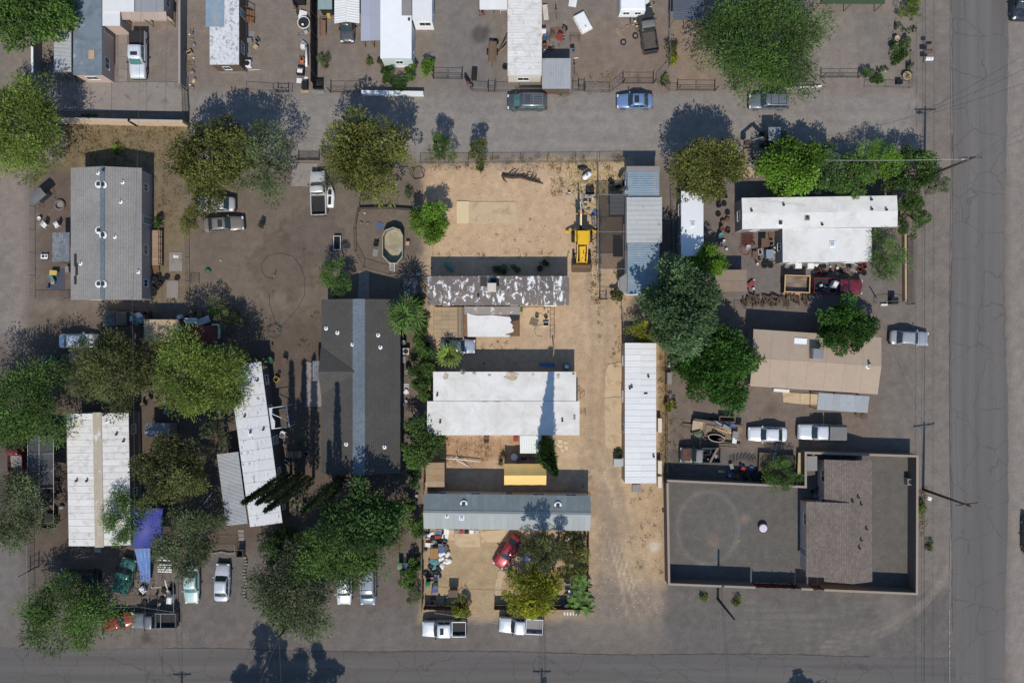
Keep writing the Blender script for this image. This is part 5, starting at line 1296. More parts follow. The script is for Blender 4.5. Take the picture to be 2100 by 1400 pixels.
# --- east side
building('camper_trailer', 'small white trailer shaded by the olive tree and patchwork roof', (1397,392,1442.5,525), 2.6, m_grey, M('dull_white_metal', OC(214,216,218), .55, .06, 1.5, .06), 'gable', 'y', .1, .5, over=.04, cat='trailer', vents=[('skylight',1420,460,.3)])
h = building('house', 'L shaped house with bright white flat coated roof and black vents', (1521.5,403.5,1840,467.5), 3.0, m_grey, white_roof, 'gable', 'x', .12, .5, rot=.9, over=.06, cat='house',
   vents=[('box',1600,457),('dot',1606,421),('dot',1655,447.5),('dot',1685,461),('dot',1786,410),('dot',1786,430),('dot',1816,431),('dot',1540,433),('plate',1655,447,.3,.3,m_steel)])
merge(h, building('south_wing', 'x', (1605,467.9,1788,537), 2.9, m_grey, white_roof, 'flat', 'x', 0, style=None, rot=.6, over=.06, vents=[('skylight',1706,501,.32)]))
h = building('house', 'low tan roll roofed house between two dense dark green trees', (1541,683,1804,800), 2.9, m_grey, tanroof, 'gable', 'x', .45, .5, 'sheet', 2.2, rot=-3.7, over=.25, cat='house', dens=3.8,
   vents=[('cooler',1670,725,.62,m_steel),('plate',1642,700,.75,.4,m_white),('dot',1779,744),('pipe',1778,752)])
merge(h, building('porch', 'x', (1676,808.5,1780,843), 2.4, m_wood, corrl, 'shed', 'x', .2, 1, 'corr', .9, rot=-3.8, posts=True, walls=False))
building('brown_shed', 'flat brown boarded shed roof next to the stacked firewood', (1467,553,1531.5,598), 2.2, m_brown, M('brown_felt', OC(134,116,101), .9, .12, 2, .12, orand=.06), 'flat', 'x', 0, style='sheet', pitch=1.9, vp=1.3, cat='shed', open_=False)
h = building('house', 'house with brown textured tile roof inside the walled gravel court', (1690,942,1789,1192), 2.7, m_pink, sh_brown, 'gable', 'y', .85, .54, cat='house', over=.35, dens=3.4,
   vents=[('dot',1757,1018),('dot',1764,1033),('dot',1744,1026),('dot',1777,1084),('dot',1764,1106),('dot',1760,1122)])
merge(h, building('west_wing', 'x', (1653,1028,1735,1182), 2.7, m_pink, sh_brown, 'shed', 'y', .82, 1, over=.35, dens=3.4))
building('small_shed', 'little shed with rotten plywood roof beside the blue grey roofed mobile home', (873,948,911.5,998), 2.2, m_wood, M('rotten_ply', OC(150,132,108), .9, .2, 3, .2, c2=OC(168,124,70), th=.56, s2=1.5, c3=OC(206,202,194), th3=.64, s3=1.1, orand=.15), 'flat', 'x', 0, style='sheet', pitch=2.3, vp=.78, cat='shed', open_=False)

# ================================================================ vehicles
WHT = ('white', (222,224,226)); SLV = ('silver', (160,164,168)); GRY = ('grey', (92,96,102)); BLK = ('black', (34,35,37)); RED = ('red', (150,34,46))
pickup('white crew cab pickup with black bed cover parked on the concrete driveway', 281, 111, 90, WHT, 5.7, 'crew', bed='cover', sunroof=True, glass=TG)
car('hatch', 'dark grey car sheltering under the white gable carport', 711, 48, 90, ('charcoal', (78,80,82)), 4.4)
car('van', 'dark grey minivan with silver roof slats parked in the dirt lane', 1081, 208, 180, ('slate', (72,78,86)), 4.85, rack=m_steel, glass=TG)
car('sedan', 'pale blue sedan with open dark sunroof parked in the dirt lane', 1302.5, 206, 180, ('skyblue', (112,138,176)), 4.4, sunroof=True)
car('wagon', 'grey blue station wagon with black roof rails parked below the huge tree', 1578, 207, 180, ('bluegrey', (112,120,132)), 4.85, rack=m_dark)
pickup('faded black pickup with rusted open bed beside the chain link fence', 1329, 60, -99, ('faded_black', (54,54,53)), 5.5, 'reg', bedmat=M('dusty_bed', OC(84,78,72), .8, .2), roofc=M('primer_grey', OC(110,106,102), .7, .2, 3, .1), hood=M('dull_black', OC(52,56,58), .6, .1))
car('sedan', 'dusty white sedan with a wheel on its trunk under the olive tree', 442, 418, 180, ('dusty_white', (176,176,176)), 4.6)
car('sedan', 'dusty grey brown old sedan carrying two tyres on its hood', 457, 459, -4, ('dusty_brown', (128,120,112)), 4.9, sunroof=True)
pickup('old white pickup with black bed beside the upturned jet ski', 652, 396, -92, ('cream_white', (205,203,196)), 5.4, 'reg', bedmat=m_dark)
pickup('dark pickup with its bed heaped full of trash', 258, 653, 180, ('dark_green', (58,64,64)), 5.6, 'ext', roofc=M('dusty_roof', OC(104,92,78), .8, .2, 3, .1))
car('sedan', 'white sedan parked in the west lane beside the bushy tree', 160, 699, 0, ('ivory', (206,208,210)), 4.8, glass=TG)
pickup('red pickup with white tailgate rail under the west lane tree', 31, 930, -90, ('dull_red', (120,40,44)), 4.4, 'reg', bedmat=m_grey)
car('sedan', 'silver blue car nosed out beneath the bright fan palm', 939, 709, 2, ('iceblue', (168,180,194)), 4.2)
car('coupe', 'bright red coupe parked askew in the sandy yard', 1041, 1132, 124, RED, 4.4, rough=.25)
pickup('white pickup with sunroof and dark open bed parked beside the brown board wall', 911, 1289.5, 180, WHT, 5.4, 'crew', sunroof=True, bedmat=m_dark)
pickup('white pickup with grey ribbed bed half under the yellow green tree', 1069, 1283, 183, ('white_b', (214,216,220)), 5.4, 'ext', bedmat=m_grey)
car('sedan', 'silver sedan with dusty windows parked on the east shoulder', 1867, 693, 3, SLV, 4.75)
car('sedan', 'clean white sedan beside the junk laden flatbed', 1575.5, 890.5, 181, ('white_c', (224,226,228)), 4.75)
pickup('white pickup with grey camper cover next to the walled court', 1686, 886, 181, ('white_d', (216,218,220)), 5.7, 'ext', bed='shell', capmat=M('shell_grey', OC(112,110,108), .7, .1))
pickup('old dark teal pickup with rusty hood and scrap in its bed', 1437, 933, 181, ('old_teal', (66,78,82)), 4.9, 'reg', hood=m_rust, bedmat=m_dark, roofc=M('chalky_grey', OC(128,124,122), .8, .15))
pickup('red pickup carrying a grey machine in its bed', 1719, 586.5, 2, ('maroon', (118,38,52)), 6.0, 'reg', bedmat=m_dark)
car('sedan', 'pale mint sedan under the tree by the gravel parking', 391, 1199, 90, ('mint', (176,198,192)), 4.7, glass=TG)
car('sedan', 'white and grey sedan parked alone on the gravel parking', 454, 1195, -88, ('white_e', (196,200,206)), 4.6)
car('van', 'silver minivan parked beside the bare dirt driveway', 754, 1199, 90, ('vansilver', (128,136,146)), 4.9, rack=m_steel)
car('wagon', 'white hatchback mostly hidden under the green tree next to the silver minivan', 705, 1204, 90, ('white_f', (208,210,212)), 4.3)
pickup('grey pickup with pipe rack over its bed at the roadside', 316, 1272, 180, ('greymet', (112,116,120)), 5.4, 'reg', bed='rack', bedmat=m_dark)
car('hatch', 'small red car tucked under the roadside mesquite tree', 240, 1275, -12, ('red_b', (146,30,38)), 4.0)
car('suv', 'black suv hidden in tree shade inside the southwest yard', 160, 1187, 178, BLK, 4.9)
pickup('teal green pickup parked at an angle beside the ladder and tarp', 255, 1181, -74, ('teal_green', (56,110,98)), 4.3, 'reg', bed='cover', capmat=paint_mat('teal_b', (62,116,104)))
car('suv', 'dark suv driving on the east road near the top of the lane', 2094, -1, 92, ('navy', (40,46,58)), 4.8, cat='car')
car('sedan', 'black sedan at the far side of the east road', 2117, 1098, 90, ('black_b', (30,30,32)), 4.7)
# ================================================================ trees and bushes
tree('leafy dark green tree over the ribbed side awning', 68, 25, 92, 74, 6.5, 'broad', 'green', 9000)
tree('big yellow green feathery tree at the corner of the tan wall', 48, 270, 92, 108, 7.5, 'feather', 'ygreen', 12000)
tree('tall olive green tree over the dusty white sedan', 448, 330, 84, 92, 8.0, 'puff', 'olive', 11000)
tree('grey green thin tree beside the bare yard gate', 545, 325, 58, 82, 8.0, 'feather', 'grey', 5200, dens=.8)
tree('wide olive green tree above the old white pickup', 752, 318, 96, 84, 8.0, 'puff', 'olive', 12000)
tree('grey green low tree filling in below the wide olive tree', 690, 335, 45, 55, 4.5, 'feather', 'grey', 3000)
tree('slim green sapling by the north chain link fence', 905, 309, 27, 30, 5.2, 'feather', 'green', 2400)
tree('small olive shrub tree with a spiky crown on the north fence', 981, 312, 24, 26, 4.0, 'puff', 'dolive', 1700)
tree('rounded bright green tree beside the oval pool', 879, 456, 46, 50, 4.2, 'broad', 'bright', 5200)
tree('small weeping green tree above the charcoal roof corner', 686, 572, 38, 40, 4.6, 'feather', 'green', 3800, hang=.4)
tree('thin olive tree standing by the parked dusty sedans', 383, 450, 27, 34, 3.6, 'feather', 'olive', 1900)
tree('huge dense green tree overhanging the lane fence', 1566, 84, 128, 110, 7.5, 'feather', 'green', 19000, nc=150)
tree('round olive green tree with a full dome between the two trailers', 1449, 346, 76, 66, 7.6, 'puff', 'olive', 13000, nc=170)
tree('bright green broad tree hiding the excavator tracks', 1624, 345, 76, 58, 5.2, 'broad', 'bright', 7500)
tree('grey green tree squeezed between bright green trees', 1690, 348, 44, 50, 4.8, 'broad', 'blue', 3200)
tree('mid green tree against the north wall of the white L house', 1742, 360, 54, 50, 4.6, 'broad', 'green', 4000)
tree('light green feathery tree under the service wire', 1803, 332, 52, 44, 4.8, 'feather', 'bright', 4000)
tree('leafy green tree wrapped round the utility pole with lamp', 1862, 352, 60, 50, 4.8, 'broad', 'green', 5000)
tree('wispy grey shrub leaning onto the east shoulder', 1920, 380, 30, 22, 2.6, 'feather', 'grey', 1100)
tree('dense rounded hedge tree at the end of the white L roof', 1866, 438, 38, 50, 3.8, 'dense', 'green', 4600)
tree('airy feathery tree casting speckled shade on the white L roof', 1817, 527, 50, 52, 4.8, 'feather', 'green', 3600, dens=.9)
tree('dense dark green citrus tree at the corner of the tan roof', 1736, 668, 76, 54, 5.0, 'dense', 'citrus', 10500)
tree('dense dark green citrus tree spreading west of the tan roof', 1468, 748, 98, 82, 5.5, 'dense', 'citrus', 16500)
tree('tall grey green tree towering behind the white ribbed trailer', 1395, 632, 88, 98, 9.5, 'broad', 'blue', 14000)
tree('bright green tree south of the small white trailer', 1452, 536, 45, 36, 4.6, 'broad', 'bright', 4000)
tree('yellow green drooping tree touching the trailer end', 1322, 682, 42, 26, 3.6, 'feather', 'yellow', 2400)
tree('small feathery tree growing against the gravel court wall', 1602, 972, 40, 40, 4.2, 'feather', 'green', 3200)
tree('leafy loose tree at the west end of the white roofed house', 862, 902, 50, 54, 4.4, 'broad', 'green', 5000, dens=.85)
tree('yellow green billowy tree over the slanted mobile home', 408, 772, 98, 84, 7.5, 'feather', 'ygreen', 13500, nc=170)
tree('grey olive tree between the white sedan and the tan shed', 232, 765, 82, 84, 7.5, 'feather', 'dolive', 9500)
tree('dark olive gap tree linking the grey olive and yellow green trees', 312, 755, 40, 62, 6.0, 'puff', 'dolive', 3800)
tree('green feathery tree on the west lane above the red pickup', 58, 828, 92, 96, 7.0, 'feather', 'green', 12000)
tree('grey green tree south of the red pickup on the west lane', 38, 1042, 58, 84, 5.5, 'feather', 'grey', 5600)
tree('olive clumped tree east of the tan striped roof', 352, 962, 74, 76, 7.5, 'puff', 'dolive', 9000)
tree('green tree over the blue tarp awning', 250, 1062, 48, 60, 5.5, 'feather', 'green', 4600, dens=.85)
tree('grey green tree above the pale mint sedan', 386, 1103, 66, 76, 6.5, 'feather', 'grey', 7600)
tree('wide feathery mesquite tree at the southwest street corner', 146, 1252, 112, 72, 6.0, 'feather', 'green', 9500, dens=.9)
tree('grey mesquite tree round the leaning utility pole', 605, 1212, 88, 92, 6.5, 'feather', 'grey', 9500)
tree('deep green tree at the foot of the charcoal roof', 745, 1062, 88, 70, 9.5, 'broad', 'dgreen', 9000)
tree('green tree overhanging the parked white hatchback', 690, 1135, 98, 66, 6.0, 'feather', 'green', 8800)
tree('thin leafed tree beside the bare dirt driveway', 800, 1080, 48, 56, 5.0, 'feather', 'olive', 2800, dens=.7)
tree('dark shrub tree left of the green tree by the path', 562, 1115, 36, 48, 4.5, 'broad', 'dgreen', 3000)
tree('dark green tree behind the red coupe', 1118, 1128, 48, 42, 8.5, 'broad', 'dolive', 4200)
tree('olive yellow tree at the garden fence beside the sandy drive', 1180, 1140, 40, 50, 4.6, 'puff', 'olive', 4200)
tree('vivid yellow green tree beside the parked white pickup', 1094, 1207, 62, 62, 5.2, 'puff', 'yellow', 8800)
tree('grey brown bare limbed tree west of the slanted awning', 440, 900, 38, 44, 5.5, 'feather', 'grey', 1700, dens=.7, bare=14)
tree('dark bush tree shading the red shed', 470, 650, 30, 24, 3.0, 'feather', 'dolive', 1500)
tree('thin shrub casting lacy shade beside the bare yard', 445, 622, 26, 18, 2.8, 'feather', 'grey', 600)
palm('shaggy fan palm at the corner of the charcoal roof', 831, 648, 5.0, 2.5, 26, 'green', droop=.8)
palm('bright young fan palm over the silver blue car', 921, 727, 2.9, 1.8, 15, 'ygreen')
# cypresses
cypress('tall twin cypress beside the white porch awning', 1117, 924, 14.2, 1.15, (.5, -.2), n=5200, col='dgreen')
cypress('shorter cypress touching the tall twin cypress by the porch', 1117, 905, 9.5, .95, (.3, -.1), n=3400, col='green')
for i, (x, y, hh, rr) in enumerate(((597,971,15.5,.62),(623,971,15.8,.6),(643,979,17,.62),(612,985,11,.5))):
    cypress('narrow cypress in the dark row beside the slanted mobile home', x, y, hh, rr, (-.2, -.1), 'cypress row by the slanted home', n=2600)
for i, (x, y, hh, rr) in enumerate(((705,980,17,.65),(690,1000,10,.5))):
    cypress('narrow cypress standing just south of the charcoal roofed house', x, y, hh, rr, (-.2, -.2), 'cypresses south of the charcoal house', n=2600)
# trees beyond the south road whose shadows reach into the picture
for (x, y, rx, ry, hh, c) in ((505,1490,50,48,12.5,'dgreen'),(555,1500,58,50,10,'dgreen'),(638,1490,36,36,10,'dgreen'),(462,1500,40,40,9.5,'dgreen')):
    tree('tall dark tree beyond the south road throwing its shadow on the asphalt', x, y+40, rx, ry, hh, 'broad', c, 6500, group='trees beyond the south road', base=(x, y))
for (x, y, hh) in ((1672,1520,9.2),(1712,1522,8.8)):
    tree('round tree beyond the south road opposite the walled court', x, y+40, 30, 32, hh, 'broad', 'dgreen', 3600, group='round trees opposite the walled court', base=(x, y))
# bushes
for (lb, x, y, rx, ry, hh, k, c, n) in (
 ('yellow green bush at the mouth of the sandy yard', 945, 1246, 25, 22, 2.2, 'puff', 'yellow', 1600),
 ('round green shrub beside the narrow white trailer fence', 1376, 831, 14, 12, 1.4, 'puff', 'yellow', 700),
 ('dark leafy hedge shrub below the shaggy fan palm', 862, 690, 20, 40, 2.6, 'broad', 'green', 2200),
 ('rounded green hedge shrub west of the white roofed house', 866, 745, 32, 42, 3.2, 'broad', 'green', 3000),
 ('green hedge shrub against the white roof corner', 866, 800, 26, 34, 3.0, 'broad', 'green', 2000),
 ('dark shrub beside the rotten plywood shed', 848, 980, 14, 26, 2.6, 'broad', 'dgreen', 1000),
 ('flowering green shrub beside the west board wall', 835, 1035, 18, 16, 2.2, 'broad', 'green', 1000),
 ('dark leafy shrub along the west board wall', 855, 1085, 16, 30, 2.6, 'broad', 'green', 1400),
 ('leafy shrub with pale blossoms beside the wheeled bins', 852, 1160, 17, 20, 2.2, 'broad', 'green', 1100),
 ('leafy green shrub south of the wheeled bins', 834, 1188, 18, 18, 2.2, 'broad', 'green', 1100),
 ('dry grey bush at the end of the west board wall', 850, 1222, 20, 24, 1.6, 'feather', 'grey', 900),
 ('clipped green shrub in the hedge garden corner', 876, 135, 13, 24, 1.8, 'dense', 'bright', 1200),
 ('leafy hedge filling the west side of the small walled garden', 795, 148, 18, 18, 1.7, 'broad', 'green', 1100),
 ('green hedge along the white garden wall', 815, 170, 26, 14, 1.5, 'dense', 'dgreen', 1100),
 ('low green hedge against the white mobile home end', 840, 145, 14, 18, 1.4, 'broad', 'green', 800),
 ('grey sprawling weed bush in the dirt driveway', 663, 124, 15, 17, .9, 'feather', 'grey', 420),
 ('round potted shrub by the patio canopy', 757, 126, 6, 7, .9, 'puff', 'olive', 240),
 ('second round potted shrub beside the white mobile home corner', 780, 126, 6, 6, .9, 'puff', 'olive', 240),
 ('thorny shrub beside the dark grey carport drive', 1378, 95, 12, 15, 1.5, 'broad', 'dolive', 420),
 ('yellow leaved shrub beside the dark grey carport drive', 1379, 122, 12, 14, 1.3, 'broad', 'yellow', 420),
 ('dry shrub at the corner of the lane fence', 1365, 165, 14, 12, 1.0, 'feather', 'olive', 420),
 ('tall yellow green shrub at the head of the cactus garden', 1869, 18, 22, 22, 2.6, 'feather', 'ygreen', 1600),
 ('dark green bush in the cactus garden', 1848, 108, 18, 18, 1.8, 'broad', 'green', 1200),
 ('grey green shrub in the cactus garden', 1862, 88, 14, 12, 1.3, 'feather', 'grey', 700),
 ('green shrub at the cactus garden corner', 1778, 148, 14, 12, 1.3, 'feather', 'dgreen', 600),
 ('pale green shrub behind the cactus garden fence', 1800, 162, 15, 10, 1.0, 'broad', 'green', 500),
 ('dry flowering bush below the bay window', 1264, 606, 16, 14, 1.4, 'broad', 'dolive', 900),
 ('yellow weedy bush along the gravel court wall', 1889, 1042, 8, 24, .9, 'feather', 'ygreen', 600),
 ('dry yellow bush on the shoulder south of the court wall', 1907, 1120, 8, 14, .6, 'feather', 'ygreen', 300),
 ('dry tuft outside the court wall beside the leaning pole', 1445, 1225, 9, 9, .6, 'feather', 'ygreen', 300),
 ('dry tuft outside the court wall east of the leaning pole', 1512, 1232, 10, 12, .7, 'feather', 'ygreen', 350),
 ('small bright weed bush in the shade north of the grey house', 240, 305, 13, 9, .8, 'feather', 'bright', 400),
 ('bright green bush beside the red shed', 437, 637, 9, 7, .9, 'broad', 'bright', 300),
 ('dark green bush beside the deck of the grey house', 322, 455, 9, 11, 1.2, 'broad', 'dgreen', 420),
 ('big leaved green bush beside the oval pool deck', 855, 620, 16, 18, 2.0, 'broad', 'green', 900),
 ('pine needle tuft at the chain link corner by the log', 985, 343, 9, 11, 1.6, 'puff', 'olive', 420),
 ('green weed tuft beside the concrete strip', 1267, 928, 8, 6, .6, 'broad', 'green', 240),
 ('low dark weeds in the shade north of the peeling roof', 1040, 552, 34, 9, .6, 'feather', 'dgreen', 700),
 ('low dark weeds behind the peeling roof east end', 1115, 540, 10, 6, .5, 'feather', 'dgreen', 240),
 ('pale bush beside the pool gate', 1845-1005, 395, 10, 12, 1.2, 'feather', 'grey', 300)):
    bush(lb, x, y, rx, ry, hh, k, c, n)
# ================================================================ pads
def TB(pts, z): return [(CX+(x-CX)*(1-z/H), CY+(y-CY)*(1-z/H)) for x, y in pts]
for k in range(4): pad(rect(86+k*72, 169, 86+(k+1)*72-.6, 229), .06+.004*(k % 2))
for k in range(4): pad(rect(244, 66+k*25.5, 262, 66+(k+1)*25.5-.5), .07)
pad(rect(937, 413, 962, 458), .14, M('slab_cream', OC(206,186,148), .9, .1, 3, .1), 'concrete_slab')
for k in range(2): pad(rect(962.6+k*49, 414, 962.6+(k+1)*49-.5, 457.5), .09, conct, 'concrete_slab')
pad([(1241,765),(1247,747),(1276,742),(1276,812),(1240,815)], .07, conct); pad([(1240,816),(1276,813),(1276,921),(1247,919),(1241,908)], .075, conct)
pad([(933,1092),(984,1092),(985,1121),(940,1120),(933,1112)], .07, conct); pad([(985.6,1088),(1046,1085),(1038,1110),(986,1112)], .06, conct)
pad(rect(921, 1086, 932.5, 1107), .06, conct)
pad([(1022,1170),(1040,1160),(1043,1166),(1030,1185),(1026,1222),(1014,1220),(1017,1190)], .06, conct, 'garden_path')
pad(rect(1072, 630, 1130, 672), .08, conct); pad([(1604,803),(1640,806),(1640,828),(1606,824)], .07, conct); pad([(1640.6,806),(1678,808),(1678,830),(1640.6,828)], .08, conct)
pad(rect(598, 335, 652, 382), .05); pad(rect(347, 517, 374, 556), .05); pad(rect(342, 575, 366, 612), .06)
pad([(736,556),(757,556),(757,612),(734,612)], .05); pad(rect(828, 570, 857, 606), .06)
for k in range(5): pad([(488+k*1, 1085+k*8), (500+k*.5, 1085+k*8), (501, 1092+k*8), (489, 1092+k*8)], .05, name='path_slab')
pad(rect(628, 742, 660, 833), .1)
for k, (x, y, w, d) in enumerate(((1148,905,10,9),(1159,908,9,8),(1150,915,9,8),(1161,918,9,9),(1153,923,8,7),(1144,912,5,8))):   # flagstones
    pad([(x-w*.45,y-d*.5),(x+w*.4,y-d*.45),(x+w*.5,y+d*.4),(x-w*.3,y+d*.5)], .04+.003*k, M('flagstone', OC(198,180,150), .9, .15, 3, .15), 'flagstone')
for k in range(22):
    rr = random.Random(k); x = 585+rr.uniform(0, 34); y = 1000+rr.uniform(0, 50); pad([(x-4,y-3),(x+3,y-4),(x+5,y+2),(x-2,y+4)], .035+.002*k, M('flag_dark', OC(112,102,94), .9, .15, 3, .15), 'flagstone')

# ================================================================ walls and fences
stuc = M('taupe_stucco', OC(104,94,86), .9, .1, 5, .15); cop = M('taupe_coping', OC(146,133,120), .9, .08, 5, .1)
wall('tan stucco wall along the south side of the concrete driveway', TB([(110,243),(265,247),(372,249)], 1.8), 1.8, .22, M('tan_stucco', OC(192,168,140), .9, .1, 5, .15), M('tan_coping', OC(176,164,152), .9, .08), piers=9)
wall('grey block wall between the driveway and the scuffed roof mobile home', [(381,-60),(381,182)], 1.7, .2, m_grey, M('grey_coping', OC(150,142,136), .9, .08))
wall('short white topped wall beside the leafy awning tree', [(84,84),(84,160)], 1.6, .2, m_grey, m_white)
gate('black iron driveway gate at the end of the tan wall', (385,186), (388,246), 1.7, 2, slats=14, mat=m_dsteel, leaves=1)
pts = TB([(1368,985),(1652,998),(1652,928),(1881,935),(1880,1217),(1690,1209)], 1.9)
wall('long taupe stucco wall closing the gravel court on three sides', pts, 1.9, .22, stuc, cop, capw=.02)
wall('west and south taupe court wall beside the sandy lot', TB([(1368.6,990),(1372,1197),(1549,1204)], 1.9), 1.9, .22, stuc, cop, capw=.02)
wall('short taupe wall stub between the two maroon court gates', TB([(1643,1207),(1667,1208)], 1.9), 1.9, .22, stuc, cop, capw=.02)
m_mar = M('maroon_gate', OC(84,36,34), .7, .15, 2, .1)
slat_fence('wide maroon sheet gate in the south court wall', TB([(1551,1204),(1641,1207)], 1.7), 1.7, .5, m_mar, name='sheet_gate', seed=5)
slat_fence('narrow maroon gate in the south court wall', TB([(1669,1208),(1688,1209)], 1.7), 1.7, .4, m_mar, name='sheet_gate', seed=6)
wall('low white garden wall of the hedge garden', TB([(741,189),(868,191)], .8), .8, .35, m_white, M('white_coping', OC(206,208,206), .8, .05))
m_dkp = M('dark_sheet', OC(46,42,40), .85, .2, 2, .15, orand=.3)
slat_fence('tall dark fence of mismatched metal sheets', [(648,-40),(649,182)], 2.8, 1.05, m_dkp, name='sheet_fence', seed=8)
brn = M('brown_fence_board', OC(78,60,50), .9, .15, 3, .15, orand=.15)
slat_fence('brown board fence along the street front by the yellow green bush', TB([(868,1250),(953,1252)], 1.5), 1.5, .3, brn, seed=9)
slat_fence('brown board fence behind the parked white pickup with ribbed bed', TB([(1013,1250),(1205,1250)], 1.5), 1.5, .3, brn, seed=10)
slat_fence('brown board fence facing the sandy drive beside the banana plants', TB([(1206,1249),(1208,1092)], 1.5), 1.5, .3, brn, seed=11)
slat_fence('grey plank fence along the west edge of the cluttered yard', [(866,1090),(867,1245)], 1.6, .3, m_wood, seed=12)
slat_fence('leaning grey picket fence west of the rotten plywood shed', [(872,945),(870,1010)], 1.4, .3, m_wood, seed=13)
chain_fence('chain link fence round the west garden of the grey shingle house', [(72,378),(73,612),(142,612)], 1.2, cellw=.3)
chain_fence('chain link fence between the grey house and the dusty sedans', [(388,480),(389,625)], 1.4, cellw=.3)
chain_fence('galvanised chain link fence along the north of the sandy lot', [(862,336),(1010,335),(1180,334),(1278,332)], 1.5)
chain_fence('chain link fence along the west side of the shade net', [(1224,338),(1227,460),(1229,612),(1260,613)], 1.7)
chain_fence('rusty chain link fence behind the narrow white trailer', [(1362,640),(1364,800),(1364,985)], 1.3, mat=m_rust)
chain_fence('chain link fence beside the yellow drooping tree', [(1274,632),(1275,700)], 1.6)
chain_fence('chain link fence round the cactus garden corner', [(1772,180),(1815,180),(1864,182),(1866,112)], 1.1, cellw=.3)
chain_fence('short wire fence beside the court gate drive', [(1792,621),(1832,617),(1858,623)], 1.1, cellw=.3)
chain_fence('low wire fence on the lane in front of the scuffed mobile home', [(505,186),(560,190),(600,190)], 1.3, cellw=.3)
chain_fence('lane fence below the brown flatbed frame', [(968,188),(1000,190)], 1.5); chain_fence('lane fence beside the tin shed', [(1017,190),(1112,190)], 1.5)
chain_fence('lane fence panel east of the tin shed', [(1174,188),(1186,188)], 1.5)
chain_fence('slack lane fence between tin shed and double gate', [(1200,190),(1250,191),(1277,170)], 1.5)
chain_fence('bent fence beside the faded black pickup', [(1370,-30),(1370,90),(1371,140),(1345,170)], 1.4, cellw=.3)
chain_fence('white topped lane fence under the huge green tree', [(1515,182),(1600,181),(1668,183)], 1.0, mat=m_steel, cellw=.3)
chain_fence('curved fence left of the gravel yard gate', [(1355,172),(1372,188),(1388,188)], 1.2, cellw=.3)
chain_fence('chain link fence between the brown board yard and the bare driveway', [(820,1130),(822,1200)], 1.0, cellw=.35)
chain_fence('short chain link run at the southwest yard corner', [(70,1110),(72,1245)], 1.4, cellw=.3)
chain_fence('wire fence before the grey pickup with pipe rack', [(240,1238),(290,1236),(365,1247)], 1.2, cellw=.3)
chain_fence('wire fence beside the pale mint sedan', [(365,1180),(366,1246)], 1.3, cellw=.3)
chain_fence('wire fence round the bare patch below the slanted home', [(445,1112),(488,1112),(488,1130)], 1.1, cellw=.3)
chain_fence('dark mesh fence curved round the oval pool', [(738,430),(730,470),(731,515),(748,548),(800,563),(848,556)], 1.3, mat=m_dsteel, cellw=.3)
wall('low retaining wall north of the oval pool', [(738,429),(790,427),(846,431)], .5, .2, M('dark_block', OC(74,68,64), .9, .15, 3, .15))
wall('long white topped wall remains beside the cactus garden gate', [(1606,182),(1655,180),(1683,178)], .35, .15, m_white)
chain_fence('chain link fence of the firewood stack', [(1505,630),(1580,630),(1655,629)], 1.0, cellw=.35)
chain_fence('chain link fence along the west of the small white trailer', [(1374,400),(1376,525)], 1.5, cellw=.3)
chain_fence('wire fence beside the big bare yard', [(386,345),(387,400)], 1.3, cellw=.3)
gate('double pipe gate west of the hedge garden', (678,190), (738,190), 1.6)
gate('double pipe gate east of the hedge garden', (889,162), (948,163), 1.6)
gate('small pipe gate beside the tipped red motorbike', (1001,189), (1015,189), 1.6, leaves=1)
gate('small pipe gate beside the tin shed', (1186,187), (1198,187), 1.6, leaves=1)
gate('double pipe gate behind the pale blue sedan', (1277,172), (1340,172), 1.6)
gate('double pipe gate of the dark grey carport drive', (1389,186), (1466,187), 1.5)
gate('double wire gate of the gravel yard', (1683,160), (1760,160), 1.3)
gate('low gate beside the red bearded lane planting', (570,190), (592,190), 1.2, leaves=1)
gate('black barred gate between the two olive trees', (612,329), (655,329), 1.3, bars=1, slats=12)
gate('dark sliding gate of rails facing the east shoulder', (1860,485), (1861,624), 1.5, bars=5)
wall('tan low wall beside the dark sliding gate', [(1851,480),(1852,618)], .7, .25, m_tan)
gate('small wire gate below the bay window', (1229,614), (1243,614), 1.2, leaves=1)
gate('tall wire gate in the southwest yard corner', (62,1170), (80,1160), 1.9, leaves=1)

